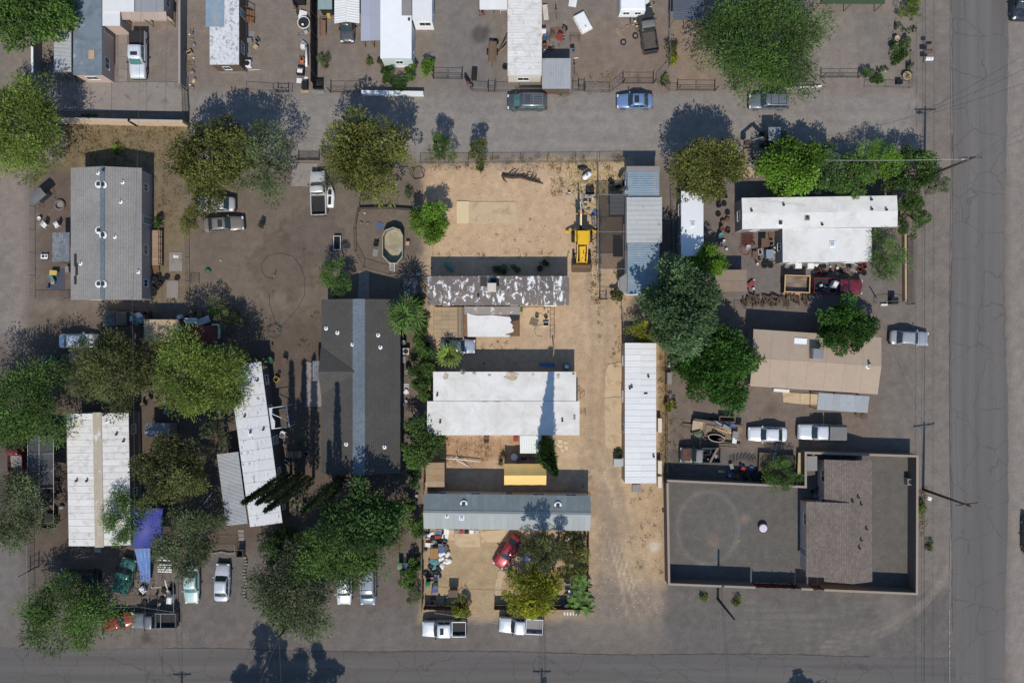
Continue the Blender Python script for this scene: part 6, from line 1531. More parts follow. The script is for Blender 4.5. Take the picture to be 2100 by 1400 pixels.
# ================================================================ utility poles and wires
m_pole = M('creosote_pole', OC(74,58,48), .9, .2, 3, .2, stretch=(4,4,.4)); m_wire = M('cable', OC(92,90,90), .6, .1, 3, 0); m_wirel = M('cable_light', OC(178,176,172), .5, .1, 3, 0)
def upole(label, px, py, h, arm=2.4, ang=0, lamp=None, transf=False, group=None):
    o = place('utility_pole', label, 'utility pole', px, py, ang, 0, group)
    MB().tube([(0,0,-.1),(0,0,h*.5),(0,0,h)], [.17,.145,.11], 10).build('pole', m_pole, o, True)
    if arm:
        a = MB().bar((-arm/2,.14,h-.5),(arm/2,.14,h-.5), .1, .12).build('crossarm', m_pole, o)
        for k in (-.46,-.16,.2,.46): MB().lathe([(.03,0),(.05,.05),(.02,.09),(.045,.13),(.01,.16)], 8, (arm*k,.14,h-.44)).build('insulator', m_grey, a)
        for s in (-1, 1): MB().bar((s*arm*.3,.14,h-.56),(0,.12,h-1.1), .03).build('brace', m_dsteel, o)
    if lamp:
        L = MB().tube([(0,0,h-1.0),(lamp*.5,0,h-.75),(lamp,0,h-.7)], .035, 6).build('lamp_arm', m_steel, o)
        MB().loft([[(lamp-.05,-.08,h-.78),(lamp-.05,.08,h-.78),(lamp-.05,.06,h-.66),(lamp-.05,-.06,h-.66)],[(lamp+.35,-.16,h-.82),(lamp+.35,.16,h-.82),(lamp+.35,.1,h-.62),(lamp+.35,-.1,h-.62)],[(lamp+.7,-.06,h-.78),(lamp+.7,.06,h-.78),(lamp+.7,.04,h-.68),(lamp+.7,-.04,h-.68)]]).build('lamp_head', m_steel, L, True)
    if transf:
        MB().lathe([(.22,0),(.24,.04),(.24,.7),(.2,.76),(.05,.8)], 14, (.36,0,h-2.0)).build('transformer', m_grey, o, True)
    return o
PA, PB, PC, PD = (1895,364), (1893,1003), (1472,1227), (609,1259)
upole('tall wooden utility pole with street lamp and crossarm by the east road', *PA, 9.8, 2.6, 0, lamp=-1.1)
upole('wooden utility pole with crossarm at the corner of the court wall', *PB, 9.3, 2.6, -8)
upole('leaning looking bare wooden pole outside the south court wall', *PC, 6.8, 0)
upole('bare wooden pole rising through the grey mesquite tree', *PD, 7.2, 0)
for (x, y, l) in ((1109,1512,True),(371,1518,False)):
    upole('wooden utility pole with transformer beyond the south road' if l else 'wooden utility pole with crossarm beyond the south road', x, y, 9.6, 2.2, 0, transf=l)
def wire(label, a, b, sag=.6, r=.014, m=None, group=None):
    A = Vector((*W(a[0], a[1]), a[2])); B = Vector((*W(b[0], b[1]), b[2])); c0 = A.copy(); n = 14
    pts = [A+(B-A)*t-Vector((0,0,4*sag*t*(1-t)))-c0 for t in (i/n for i in range(n+1))]
    o = MB().tube(pts, r, 4).build('overhead_wire', m or m_wire, loc=tuple(c0)); return tag(o, label, 'wire', group)
g = 'overhead power lines along the east road'
for dx in (-18, -5, 18):
    wire('overhead power line along the east road', (1895+dx, -420, 9.4), (1895+dx, 364, 9.4), .8, .016, group=g)
    wire('overhead power line along the east road', (1895+dx, 364, 9.4), (1893+dx, 1003, 8.9), .8, .016, group=g)
    wire('overhead power line along the east road', (1893+dx, 1003, 8.9), (1893+dx, 1760, 9.2), .8, .016, group=g)
for z, r in ((5.5, .028), (5.9, .02)):
    for a, b in (((1896,-420),(1896,364)), ((1896,364),(1894,1003)), ((1894,1003),(1894,1760))): wire('low telephone cable along the east road', (*a, z), (*b, z), .3, r, group='telephone cables along the east road')
wire('pale service wire from the lamp pole to the white L house', (1895,364,9.0), (1655,345,4.0), .3, .02, m_wirel)
for k, (x, y) in enumerate(((2300,110),(2300,165),(2320,210))): wire('dark wire crossing the east road from the lamp pole', (1896,364,9.3-k*.3), (x, y, 9.0), .7, .018, group='wires crossing the east road')
wire('service wire down to the silver sedan shoulder', (1893,1003,8.9), (1806,700,3.2), .2, .012)
wire('light cable hanging over the whole west block', (352,-330,7.0), (330,640,6.8), .5, .013, m_wire)
wire('light cable running south from the tan shed', (330,640,6.8), (332,1560,7.0), .5, .013, m_wire)
wire('dark paired cable beyond the pale mint sedan', (372,1100,5.5), (371,1518,8.5), .3, .018); wire('second dark cable above the grey pickup', (338,1150,5.0), (369,1518,8.8), .3, .018)
for k in (-3, 0, 3, 5): wire('dark wire reaching the sandy yard from beyond the south road', (1108+k,1262,5.0), (1109+k*2,1512,8.8), .2, .016, group='wires over the white pickup')
wire('pale wire from the bare court pole across the south road', (1472,1227,6.6), (1500,1560,7.5), .3, .014, m_wire); wire('dark wire from the bare court pole across the south road', (1472,1227,6.3), (1494,1560,7.2), .3, .014)
wire('pale drop wire over the yellow green bush', (895,1240,2.6), (1030,1258,3.4), .15, .02, m_wirel)
wire('pale wire through the grey mesquite tree', (609,1259,7.0), (622,1560,7.5), .3, .013, m_wire); wire('dark guy wire from the mesquite pole', (609,1259,6.9), (480,1560,7.0), .3, .012)
wire('thin service wire over the shade net side', (1521,420,3.5), (1628,432,3.35), .12, .014)

# ================================================================ machines
def backhoe():
    YEL = M('machine_yellow', OC(216,168,28), .55, .12, 2, .05, c2=OC(178,142,56), th=.58, spec=.4); o = place('backhoe_loader', 'yellow backhoe loader parked on the sandy drive', 'backhoe', 1192, 501, 90)
    MB().bbox(-1.7,2.25,-.4,.4,.55,1.0,.05).build('chassis', m_dark, o)
    h_ = MB().loft([[(.45,-.42,1.0),(.45,.42,1.0),(.45,.36,1.72),(.45,-.36,1.72)],[(1.4,-.4,1.0),(1.4,.4,1.0),(1.4,.32,1.62),(1.4,-.32,1.62)],[(2.25,-.36,1.0),(2.25,.36,1.0),(2.25,.27,1.5),(2.25,-.27,1.5)]][::-1]).build('hood', YEL, o)
    MB().lathe([(.05,0),(.05,.5),(.035,.5)], 8, (1.3,.12,1.62)).build('exhaust_stack', m_black, h_); MB().lathe([(.07,0),(.07,.04)], 8, (1.85,0,1.56)).build('filler_cap', m_black, h_)
    for sx in (-1.25, .3):
        for s in (-1, 1): MB().bar((sx,s*.66,1.0),(sx*.95,s*.62,2.6), .09).build('cab_post', YEL, o)
    MB().bbox(-1.3,.38,-.7,.7,2.6,2.74,.05).build('cab_roof', YEL, o)
    MB().bbox(-1.2,.25,-.6,.6,1.0,1.25,.05).build('cab_floor', m_dark, o); MB().bbox(-.8,-.3,-.25,.25,1.26,1.75,.08).build('seat', m_black, o)
    for s in (-1, 1):
        w_ = wheel(o, -.85, s*1.02, .72, .46, YEL); wheel(o, 1.55, s*.98, .46, .3, YEL)
        MB().bbox(-1.5,-.15,min(s*.72,s*.92),max(s*.72,s*.92),1.48,1.56,.03).build('fender', YEL, o)
        MB().bar((-.15,s*.6,1.62),(1.25,s*.6,1.42), .12, .2).bar((1.25,s*.6,1.42),(2.6,s*.6,.55), .12, .2).build('loader_arm', YEL, o)
        MB().tube([(.7,s*.6,1.0),(1.7,s*.6,1.1)], .05, 8).build('lift_cylinder', m_steel, o)
        st = MB().bar((-1.75,s*.4,.95),(-1.5,s*1.75,.55), .14, .2).build('stabilizer', YEL, o); MB().bbox(-1.68,-1.32,min(s*1.55,s*1.95),max(s*1.55,s*1.95),.36,.44,.02).build('foot', YEL, st)
    MB().bar((1.55,-.95,.46),(1.55,.95,.46), .1).build('front_axle', m_dark, o); MB().bar((2.3,-.62,1.0),(2.3,.62,1.0), .1).build('cross_tube', YEL, o)
    prof = [(2.5,.35),(2.5,.95),(2.62,1.0),(2.66,.42),(2.85,.22),(3.45,.2),(3.45,.14),(2.8,.14)]
    MB().loft([[(x,y,z) for x,z in prof] for y in (-1.18,1.18)]).build('bucket', M('worn_bucket', OC(104,84,68), .6, .2, 3, .1, metal=.3), o)
    for s in (-1, 1): MB().loft([[(2.5,s*1.19,.3),(2.62,s*1.19,1.0),(3.3,s*1.19,.2)],[(2.5,s*1.23,.3),(2.62,s*1.23,1.0),(3.3,s*1.23,.2)]]).build('bucket_side', m_rust, o)
    b = MB().bar((-1.75,-.15,1.0),(-2.35,-.28,2.1), .22, .34).build('swing_post', m_dark, o)
    MB().bar((-2.2,-.27,2.0),(-3.35,-.36,3.35), .2, .3).build('boom', YEL, o); MB().tube([(-2.0,-.22,2.3),(-3.2,-.34,3.6)], .06, 8).build('boom_cylinder', m_white, o)
    MB().bar((-3.3,-.36,3.45),(-3.9,-.42,1.6), .18, .26).build('dipper', YEL, o); MB().tube([(-3.4,-.36,3.7),(-4.6,-.42,3.3)], .06, 8).build('dipper_cylinder', m_white, o)
    MB().loft([[(-3.7,y,1.5),(-4.15,y,1.55),(-4.3,y,1.05),(-3.95,y,.7),(-3.65,y,.95)] for y in (-.75,-.1)]).build('digging_bucket', m_dark, o)
backhoe()
def excavator():
    DK = M('excavator_grey', OC(70,74,76), .6, .15, 2, .1); o = place('excavator', 'dark grey excavator with pale cab roof parked under the bright green tree', 'excavator', 1577, 288, 180)
    for s in (-1, 1):
        t = MB().loft([[(x,s*.75-.2,z) for x,z in ((-1.1,.2),(-1.3,.4),(-1.1,.62),(1.1,.62),(1.3,.4),(1.1,.2),(.9,.02),(-.9,.02))],[(x,s*.75+.2,z) for x,z in ((-1.1,.2),(-1.3,.4),(-1.1,.62),(1.1,.62),(1.3,.4),(1.1,.2),(.9,.02),(-.9,.02))]]).build('track', m_rub, o)
        for k in (-.8,0,.8): MB().lathe([(.18,-.22),(.18,.22)], 10).build('track_roller', m_dsteel, t, loc=(k,s*.75,.32), rot=(R(90),0,0))
    MB().lathe([(.5,.62),(.5,.8)], 16).build('turntable', m_dark, o); MB().bbox(-1.5,.9,-.85,.85,.8,1.5,.1).build('engine_house', DK, o)
    MB().bbox(-.3,.85,-.8,.1,1.5,2.45,.08).build('cab', CG, o); MB().bbox(-.5,.95,-.9,.75,2.46,2.56,.03).build('cab_roof', M('canopy_grey', OC(118,124,128), .6, .1), o)
    for (x, y) in ((-.4,-.8),(-.4,.65),(.85,.65)): MB().bar((x,y,1.5),(x,y,2.46), .06).build('roof_post', m_dark, o)
    MB().bar((.9,.3,1.3),(2.1,.5,2.9), .24, .34).build('boom', DK, o); MB().bar((2.05,.5,2.9),(3.2,.7,2.0), .2, .3).build('stick', DK, o)
    MB().tube([(.95,.3,1.7),(1.9,.48,3.0)], .05, 7).build('boom_cylinder', m_steel, o); MB().tube([(1.8,.45,3.15),(2.9,.65,2.5)], .05, 7).build('stick_cylinder', m_steel, o)
    MB().loft([[(3.1,y,2.05),(3.5,y,1.8),(3.55,y,1.25),(3.1,y,1.05),(2.85,y,1.4)] for y in (.45,.95)]).build('bucket', m_rust, o)
    MB().bbox(-1.9,-1.7,-1.0,1.0,.25,.7,.03).build('blade', m_rust, o)
excavator()
# oval pool
pl = [(806,466),(820,471),(826,483),(825.5,526),(814,541),(799,541),(784,525),(784,484),(790,472)]
o = place('above_ground_pool', 'empty oval above ground pool with a tan floor and grey walls', 'pool', 805, 503, 0)
P0 = [Vector((*W(x, y, 1.2), 0))-o.location for x, y in pl]; c = sum(P0, Vector())/len(P0)
inn = [c+(p-c)*.965 for p in P0]; rim_o = [c+(p-c)*1.02 for p in P0]; rim_i = [c+(p-c)*.94 for p in P0]
up = lambda L, z: [(p.x, p.y, z) for p in L]
cw = lambda L: L[::-1]
n = len(P0); mb = MB(); mb.loft([cw(up(P0, 0)), cw(up(P0, 1.17)), cw(up(inn, 1.17)), cw(up(inn, .06))], False); mb.build('pool_wall', M('pool_liner', OC(110,112,106), .7, .15, 2, .1), o)
MB().prism([(p.x, p.y) for p in inn], .02, .06).build('pool_floor', M('pool_silt', OC(165,157,131), .9, .12, 2, .15, c2=OC(140,128,108), th=.52, s2=.7, soft=.08, c3=OC(168,176,160), th3=.6, s3=.35), o)
MB().loft([cw(up(rim_o, 1.175)), cw(up(rim_o, 1.22)), cw(up(rim_i, 1.22)), cw(up(rim_i, 1.175))], False).build('rim', M('pool_rim', OC(146,142,124), .6, .1), o)
ladder('white pool ladder hung over the south end of the pool', (805,556), (804,538), .1, 1.4, .55, c=m_white)
# canvas gazebo
def gazebo():
    z0, z1 = 2.25, 2.95; xa, ya = W(1034,951,z0); xb, yb = W(1120,994,z0); cx, cy = (xa+xb)/2, (ya+yb)/2; hw, hd = (xb-xa)/2, (ya-yb)/2
    o = thing('gazebo', 'tan canvas gazebo with three bays beside the porch cypress', 'gazebo', (cx, cy, 0))
    for s in (-1, 1):
        for k in range(3):
            x0, x1 = -hw+2*hw*k/3, -hw+2*hw*(k+1)/3
            MB().grid(8, 6, lambda u, v: (x0+(x1-x0)*u, s*hd*(1-v), z0+(z1-z0)*v-.13*math.sin(math.pi*u)*(1-.6*v)-.05*math.sin(math.pi*v))).build('canopy_panel', m_fabric, o, True)
            MB().grid(8, 2, lambda u, v: (x0+(x1-x0)*u, s*(hd+.02), z0-.13*math.sin(math.pi*u)-.005-.22*v)).build('valance', m_fabric, o, True)
    for sx in (-1, 1):
        MB().add([(sx*hw,-hd,z0),(sx*hw,hd,z0),(sx*hw,0,z1)], [(0,1,2)]).build('gable_end', m_fabric, o)
    for k in range(4):
        x = -hw+2*hw*k/3
        for s in (-1, 1): MB().tube([(x*.985,s*(hd-.06),0),(x*.985,s*(hd-.06),z0-.04)], .03, 7).build('pole', m_dsteel, o)
        MB().tube([(x*.985,-hd+.06,z0-.06),(x*.985,0,z1-.06),(x*.985,hd-.06,z0-.06)], .02, 5).build('rafter', m_dsteel, o)
gazebo()
# shade net
net = M('black_net', OC(44,42,44), .95, .1, 6, .02, alpha=.62)
x0, y0 = W(1227,399,2.5); x1, y1 = W(1283,551,2.5)
o = thing('shade_net', 'black shade netting on a pipe frame beside the patchwork roofed trailer', 'shade net', ((x0+x1)/2, (y0+y1)/2, 0)); a, b = (x1-x0)/2, (y0-y1)/2
for k in range(2): MB().grid(6, 8, lambda u, v: (-a+2*a*u, -b+2*b*(k+v)/2, 2.47-.1*math.sin(math.pi*u)*math.sin(math.pi*v))).build('net_panel', net, o, True)
for yy in (-b, 0, b): MB().tube([(-a,yy,2.5),(a,yy,2.52)], .035, 6).build('cross_rail', m_steel, o)
for xx in (-a, a): MB().tube([(xx,-b,2.5),(xx,b,2.5)], .035, 6).build('side_rail', m_steel, o)
for xx in (-a, a):
    for yy in (-b, 0, b): MB().tube([(xx,yy,0),(xx,yy,2.46)], .035, 6).build('post', m_steel, o)
building('lattice_shed', 'small corrugated shed roof under the black netting', (1251,401,1280,441), 2.0, m_dsteel, corrg, 'shed', 'y', .15, 1, 'corr', .8, cat='shed', open_=False)
# patio cover south of the peeling roof
o = place('patio_cover', 'patched patio cover with torn white membrane south of the peeling roof', 'patio cover', 1000, 660, 0)
def L(px, py, z): x, y = W(px, py, z); return (x-o.location.x, y-o.location.y)
def prism(name, pts, z0, z1, m): MB().prism([L(*p, z1) for p in pts], z0, z1).build(name, m, o)
prism('deck_roof', rect(952,629,1066,689.5), 2.3, 2.36, m_bwood)
panels_on(o, (*L(1047,689,2.36), 2.36), (1,0,0), (0,1,0), 19*.0585, 40*.0585, .3, m_bwood, 'plank', 'roof_plank')
prism('grey_strip', rect(952,628.6,1066,645), 2.362, 2.40, M('grey_roll', OC(140,133,126), .9, .15, 3, .15, c2=OC(216,214,210), th=.62, s2=1.2))
prism('white_membrane', [(958,641),(966,645),(980,647),(1008,646),(1045,650),(1050,655),(1046,661),(1052,667),(1050,672),(1054,676),(1052,681),(1044,683),(1034,686),(1046,687),(1045,690.5),(959,690.5)], 2.41, 2.425, white_roof)
prism('tar_flap', [(1044,646),(1066,647),(1064,656),(1050,659)], 2.43, 2.45, m_dark)
for (x, y) in ((954,687),(1064,687),(1010,688),(954,632),(1064,632)): q = L(x, y, 2.3); MB().bbox(q[0]-.06,q[0]+.06,q[1]-.06,q[1]+.06,0,2.298,.01).build('post', m_wood, o)
o = place('plank_cover', 'weathered plywood patio roof laid in squares beside the torn membrane', 'patio cover', 918, 660, 0)
MB().prism([L(*p, 2.2) for p in rect(888.5,629,951,692)], 2.12, 2.2).build('deck_roof', m_wood, o)
panels_on(o, (*L(889,691.5,2.2), 2.2), (1,0,0), (0,1,0), 49*.0585, 62*.0585, .98, M('old_ply', OC(158,136,108), .9, .14, 3, .15, stretch=(1,5,1), orand=.14), 'sheet', 'plywood_sheet', vp=.52)
panels_on(o, (*L(941,691.5,2.2), 2.2), (1,0,0), (0,1,0), 9.5*.0585, 62*.0585, .28, m_wood, 'plank', 'roof_plank')
for (x, y) in ((891,689),(948,689),(891,632),(948,632)): q = L(x, y, 2.1); MB().bbox(q[0]-.06,q[0]+.06,q[1]-.06,q[1]+.06,0,2.118,.01).build('post', m_wood, o)
# framed canopy of the slanted home
o = place('open_canopy', 'steel framed canopy with torn grey sheet on the slanted home', 'canopy', 580, 852, -8)
MB().prism([(-1.5,-1.2),(-.35,-1.25),(-.2,-.4),(-.5,.3),(-.3,1.2),(-1.5,1.2)], 2.52, 2.55).build('sheet', angw, o)
for a_, b_ in (((-1.5,-1.25),(1.4,-1.25)),((-1.5,1.25),(1.4,1.25)),((1.4,-1.25),(1.4,1.25)),((-1.5,1.2),(1.4,-.6))): MB().bar((*a_,2.5),(*b_,2.5), .06).build('frame_bar', m_white, o)
for (x, y) in ((1.4,-1.25),(1.4,1.25)): MB().bar((x,y,0),(x,y,2.48), .06).build('post', m_white, o)
# tarp shelter and framed carport of the southwest lot
o = place('tarp_carport', 'black tarp carport on a bare pipe frame beside the striped ridge roof', 'carport', 109, 975, 0)
a, b = 1.55, 5.2
blk = M('black_tarp', OC(70,70,72), .45, .2, 2, .1)
for k in range(3):
    y0_ = b-1.95*k; MB().grid(10, 8, lambda u, v: (-a+2*a*u, y0_-1.9*v, 2.35+.25*math.sin(math.pi*u)-.07*math.sin(math.pi*v)+.03*math.sin(u*14+k))).build('tarp_panel', blk, o, True)
for k in range(6):
    yy = b-k*2*b/5; MB().tube([(-a,yy,0),(-a,yy,2.38),(0,yy,2.66),(a,yy,2.38),(a,yy,0)], .03, 6).build('hoop', m_wood if k > 3 else m_steel, o)
for x in (-a, 0, a): MB().tube([(x,-b,2.4 if x else 2.67),(x,b,2.4 if x else 2.67)], .028, 6).build('purlin', m_cream, o)
tarp('blue tarp awning stretched beside the green tree', [(266,1040),(334,1042),(334,1122),(268,1122)], [2.4,2.5,2.2,2.2], M('blue_tarp', OC(60,66,140), .5, .15, 2, .05), wav=.12)
tarp('faded blue tarp hanging down to the ladder yard', [(276,1125),(308,1123),(308,1194),(290,1194)], [2.2,2.2,.5,.4], M('faded_tarp', OC(84,112,160), .5, .12, 2, .05), wav=.15, freq=22)

# ================================================================ yard things
for (x, y, rr_, z) in ((316,568,0,0),(326,565,0,0),(322,577,0,0),(333,575,0,0),(312,588,0,0),(322,590,0,0),(316,602,0,0),(328,583,0,.22),(319,572,0,.22),(316,593,0,.22),(343,568,0,0)):
    tyre('black tyre in the heap beside the grey house deck', x, y, 'tyres heaped beside the deck', z, .36)
tyre('single tyre lying apart on the concrete slab by the fence', 364, 570, None, 0, .34)
for (x, y, l) in ((1017,87,'dusty tyre near the brown flatbed frame'),(1036,138,'tyre by the corner of the ribbed white mobile home'),(1278,88,'rimmed tyre beside the plank by the camper'),(1302.5,75,'rimmed tyre near the faded black pickup'),(1158,60,'tyre among the machine parts east of the ribbed home'),(644,112,'tyre leaning on the dark sheet fence'),(1027,560,'x')):
    if l != 'x': tyre(l, x, y, None, 0, .36, rim='rimmed' in l)
for (x, y, z, l) in ((462,455,.88,'tyre on the hood of the dusty brown sedan'),(464,448,.88,'second tyre on the hood of the dusty brown sedan'),(417,424,.9,'spare wheel on the trunk of the dusty white sedan')): tyre(l, x, y, None, z, .3, True)
# chairs, tables, garden pieces round the grey house
o = place('swing_seat', 'garden swing seat with a grey fabric canopy', 'swing', 96, 408, -40)
MB().grid(6, 4, lambda u, v: ((u-.5)*1.9, (v-.5)*1.2, 1.95-.12*abs(v-.5)*2)).build('canopy', M('swing_fabric', OC(104,104,104), .9, .1), o, True)
for s in (-1, 1): MB().tube([(s*.9,-.65,0),(s*.9,0,1.9),(s*.9,.65,0)], .03, 6).build('frame_leg', m_dsteel, o)
for k in range(5): MB().box(-.7,.7,-.3+k*.13,-.2+k*.13,.45,.48).build('seat_slat', m_dark, o)
MB().box(-.7,.7,.35,.4,.5,.95).build('backrest', m_dark, o); MB().tube([(-.9,0,1.88),(.9,0,1.88)], .03, 6).build('top_bar', m_dsteel, o)
o = place('fire_pit', 'round stone ringed fire pit by the garden swing', 'fire pit', 124, 421, 0)
for k in range(12): a_ = 2*math.pi*k/12; MB().bbox(-.17,.17,-.1,.1,0,.28,.03).build('stone', M('pit_block', OC(110,102,98), .9, .15, 4, .2, orand=.15), o, loc=(.55*math.cos(a_),.55*math.sin(a_),0), rot=(0,0,a_+R(90)))
MB().lathe([(.44,0),(.44,.05)], 14).build('ash', m_grey, o)
chair('white slatted garden chair beside the fire pit fence side', 95, 463, 40, 'white'); chair('white slatted garden chair facing the fire pit near the house', 120.5, 463, 60, 'white')
bucket('round white pot by the garden fence', 84, 449, 'white', .22, .4)
o = place('toddler_ride_on', 'white plastic ride on toy lying in the west garden', 'toy', 94, 526, 0)
MB().bbox(-.5,.4,-.3,.3,.1,.3,.08).build('body', m_glossw, o); MB().bbox(-.3,.0,-.16,.16,.302,.34,.02).build('seat', m_dark, o); MB().lathe([(.12,0),(.12,.03)], 10, (.22,0,.31)).build('wheel_hub', m_dark, o)
[MB().lathe([(.12,-.04),(.12,.04)], 12).build('wheel', m_black, o, loc=(x,y,.12), rot=(R(90),0,0)) for x in (-.35,.3) for y in (-.33,.33)]
sheet('blue grey rubber mat under the garden clutter', 118, 573, 1.75, 2.6, M('mat_slate', OC(72,76,86), .9, .1), 0, 0, .012, .004, name='mat', cat='mat')
table('small garden table with yellow things on the slate mat', 115, 560, .9, .6, .6, 'yellow', 5); box('teal plastic slide toy on the slate mat', 110, 571, .35, 1.0, .4, 'teal', -25, .03, name='toy_slide', cat='toy'); box('cardboard box at the foot of the teal slide', 111.5, 579, .4, .4, .35, 'tan', 0, .03); bucket('blue bucket beside the slate mat', 101, 588, 'blue')
box('grey storage bin under the shingle eave', 142, 553, .4, .7, .5, 'grey')
# deck of the grey house
o = place('porch_deck', 'wooden porch deck with railings east of the grey shingle house', 'deck', 322, 508, 0)
MB().box(-.85,.85,-2.2,2.1,.0,.44).build('deck_frame', m_brown, o)
panels_on(o, (-.85,-2.2,.44), (0,1,0), (-1,0,0), 0.01, .01, 1, m_bwood) if False else None
for k in range(14): MB().bbox(-.85,.85,-2.2+k*.307,-2.2+(k+1)*.307-.012,.442,.48,.006).build('deck_board', M('deck_tan', OC(150,128,108), .9, .1, 3, .1, orand=.12), o)
for k in range(6): MB().bbox(.78,.86,-2.18+k*.84,-2.1+k*.84,.482,1.35,.01).build('rail_post', m_bwood, o)
for z in (.85, 1.3): MB().bar((.82,-2.2,z),(.82,2.1,z), .07, .09).build('rail', m_bwood, o)
for k in range(4): MB().bbox(-.6,.4,-2.5-k*.28,-2.24-k*.28,0,.4-.1*k,.01).build('step', m_bwood, o)
frame('dark metal rack leaning on the fence of the bare yard', 401, 571, 1.0, 1.1, .25, 0, m_dsteel, 5); sheet('white plastic sheet on the slab by the deck', 361, 526, .6, .35, 'white'); lump('green bucket lid mound in the bare yard', 427, 555, .7, .7, .3, 'green', cat='mound', name='planter_mound', tie=False)
chair('folding metal chair alone in the bare yard', 538, 463, 30, 'black', w=.6); pipe('standing water tap pipe in the bare yard', [(562,566,0),(562,566,.9)], .05, m_white, cat='tap', name='yard_tap')
pipe('long black hose loop across the bare yard', [(562,572),(545,568),(537,555),(537,540),(548,525),(575,519),(600,525),(618,548),(626,575),(624,605),(612,630),(590,655),(575,672),(565,660),(553,625),(552,600)], .02, m_black, cat='hose', name='garden_hose')
hose('green hose tangle at the end of the bare yard', 563, 678, .9, 2.2, PM('green'), 3); rock('pale lump of stone in the bare yard', 453, 534, .3, 'tan')
# jet ski
o = place('jet_ski', 'white jet ski lying beside the old white pickup', 'jet ski', 679, 405, -88)
MB().loft([[(x,-w_,.1*(x > 1.0)),(x,w_,.1*(x > 1.0)),(x,w_*1.1,.4),(x,w_*.7,.55+.1*(x > 0)),(x,-w_*.7,.55+.1*(x > 0)),(x,-w_*1.1,.4)] for x, w_ in ((-1.3,.38),(-.8,.45),(0,.48),(.6,.42),(1.1,.26),(1.45,.06))][::-1]).build('hull', m_glossw, o, True)
MB().bbox(-1.0,-.1,-.16,.16,.58,.82,.08).build('saddle', m_dark, o); MB().tube([(.3,-.35,.95),(.42,0,.9),(.3,.35,.95)], .025, 6).build('handlebar', m_black, o); MB().bbox(.2,.8,-.2,.2,.6,.85,.1).build('cowl', m_dark, o)
o = place('bathtub', 'black bathtub with a white rim standing in the bare yard', 'bathtub', 693, 499, 90)
MB().loft([[(-.8,-.38,.45),(.8,-.38,.45),(.8,.38,.45),(-.8,.38,.45)],[(-.72,-.3,.45),(.72,-.3,.45),(.72,.3,.45),(-.72,.3,.45)],[(-.6,-.22,.08),(.6,-.22,.08),(.6,.22,.08),(-.6,.22,.08)]]).build('basin', m_black, o)
MB().box(-.86,.86,-.44,-.381,.4,.47).box(-.86,.86,.381,.44,.4,.47).box(-.86,-.801,-.38,.38,.4,.47).box(.801,.86,-.38,.38,.4,.47).build('rim', m_glossw, o); MB().box(-.8,.8,-.37,.37,0,.06).build('base', m_dark, o)
sheet('blue and white pool float on the dirt by the pool', 778.5, 463, .6, .8, 'blue', 30, 0, .08, .02, name='pool_float', cat='float'); chair('dark chair west of the oval pool', 772.5, 500, 180, 'black', w=.5); sheet('grey grating west of the oval pool', 770, 518, .6, .9, 'grey', 10); table('small wooden table east of the pool', 837, 500, .45, .5, .5, 'tan')
scatter('at the pool enclosure rim', (736,432,760,462), 4, ('box','rock','can'), ('white','tan','red'), 31); bicycle('blue and white bicycle fallen behind the charcoal roof', 846, 590, 60, True, c='blue'); bicycle('second bicycle lying on the pad by the shaggy palm', 836, 582, 10, True, c='silver')
scatter('beside the pool pad', (835,556,870,612), 6, ('box','bucket','can','bag'), ('blue','white','grey','teal'), 33)
# east side strip of the charcoal house
acunit('air conditioner with dark fan beside the charcoal house', 834, 720, .8, .8); dish('upturned grey dish reflector beside the charcoal house', 835, 758, .6, 30, .5); box('grey cooler box beside the charcoal house', 829, 737, .5, .8, .5, 'grey'); drum('grey drum beside the charcoal house', 829, 702, 'grey')
for k in range(5): sheet('white slat leaning in the stack by the charcoal house', 833, 788+k*4.5, .7, .12, 'white', 0, 0, .04, .01, 'white slats by the charcoal house', 'slat', 'slat')
scatter('along the east wall of the charcoal house', (826,800,840,830), 3, ('crate','box','bucket'), ('silver','white','brown'), 35)
scatter('by the south end of the west board wall', (838,1015,862,1060), 5, ('crate','box','frame','bucket'), ('grey','white','brown'), 36)
# things in the middle lot
o = place('dead_tree_trunk', 'gnarled black dead tree trunk lying on the sand', 'log', 1073, 366, 3)
dk = M('charred_wood', OC(70,58,50), .95, .3, 5, .4)
MB().tube([(-2.6,.2,.2),(-1.4,.0,.3),(-.3,.1,.3),(.8,-.2,.28),(2.5,-.55,.1)], [.24,.2,.19,.15,.04], 8).build('trunk', dk, o, True)
for pts in ([(-2.0,.1,.25),(-1.3,.5,.6),(-.9,.75,.5)],[(-1.2,0,.3),(-.8,.35,.7),(-.5,.6,.8)],[(-2.6,.2,.2),(-2.4,-.3,.2),(-2.0,-.6,.06)],[(.3,-.05,.3),(.6,.35,.6),(1.0,.45,.5)],[(.9,-.2,.3),(1.2,.2,.7),(1.35,.55,.6)],[(1.2,-.3,.25),(1.6,.05,.5),(1.5,.35,.7)],[(1.6,-.35,.2),(2.0,-.2,.4),(2.2,-.5,.1)],[(-.3,.1,.3),(.0,.4,.3),(.3,.5,.1)]): MB().tube(pts, [.11,.08,.03], 6).build('branch', dk, o, True)
tank('white gas tank lying in the dry yellow grass', 1203, 362, .34, 1.3, -38); lump('black tangle of scrap by the white gas tank', 1194, 345, 1.2, .5, .4, 'black', cat='scrap', name='scrap_heap', tie=False)
pipe('white standpipe at the west corner of the sandy lot', [(891,352,0),(891,352,.9)], .06, m_white, cat='tap', name='standpipe'); hose('black hose coil by the lot corner fence', 857, 355, .8, 2, m_black, 5, .03)
tank('grey green cylinder in the trailer shade', 922, 548, .3, 1.5, 50, PM('teal')); drum('black barrel lying in the trailer shade', 1107, 551, 'black', .34, .6); pipe('small white tap post behind the peeling roof', [(1112,524,0),(1112,524,1.0)], .04, m_white, cat='tap', name='standpipe')
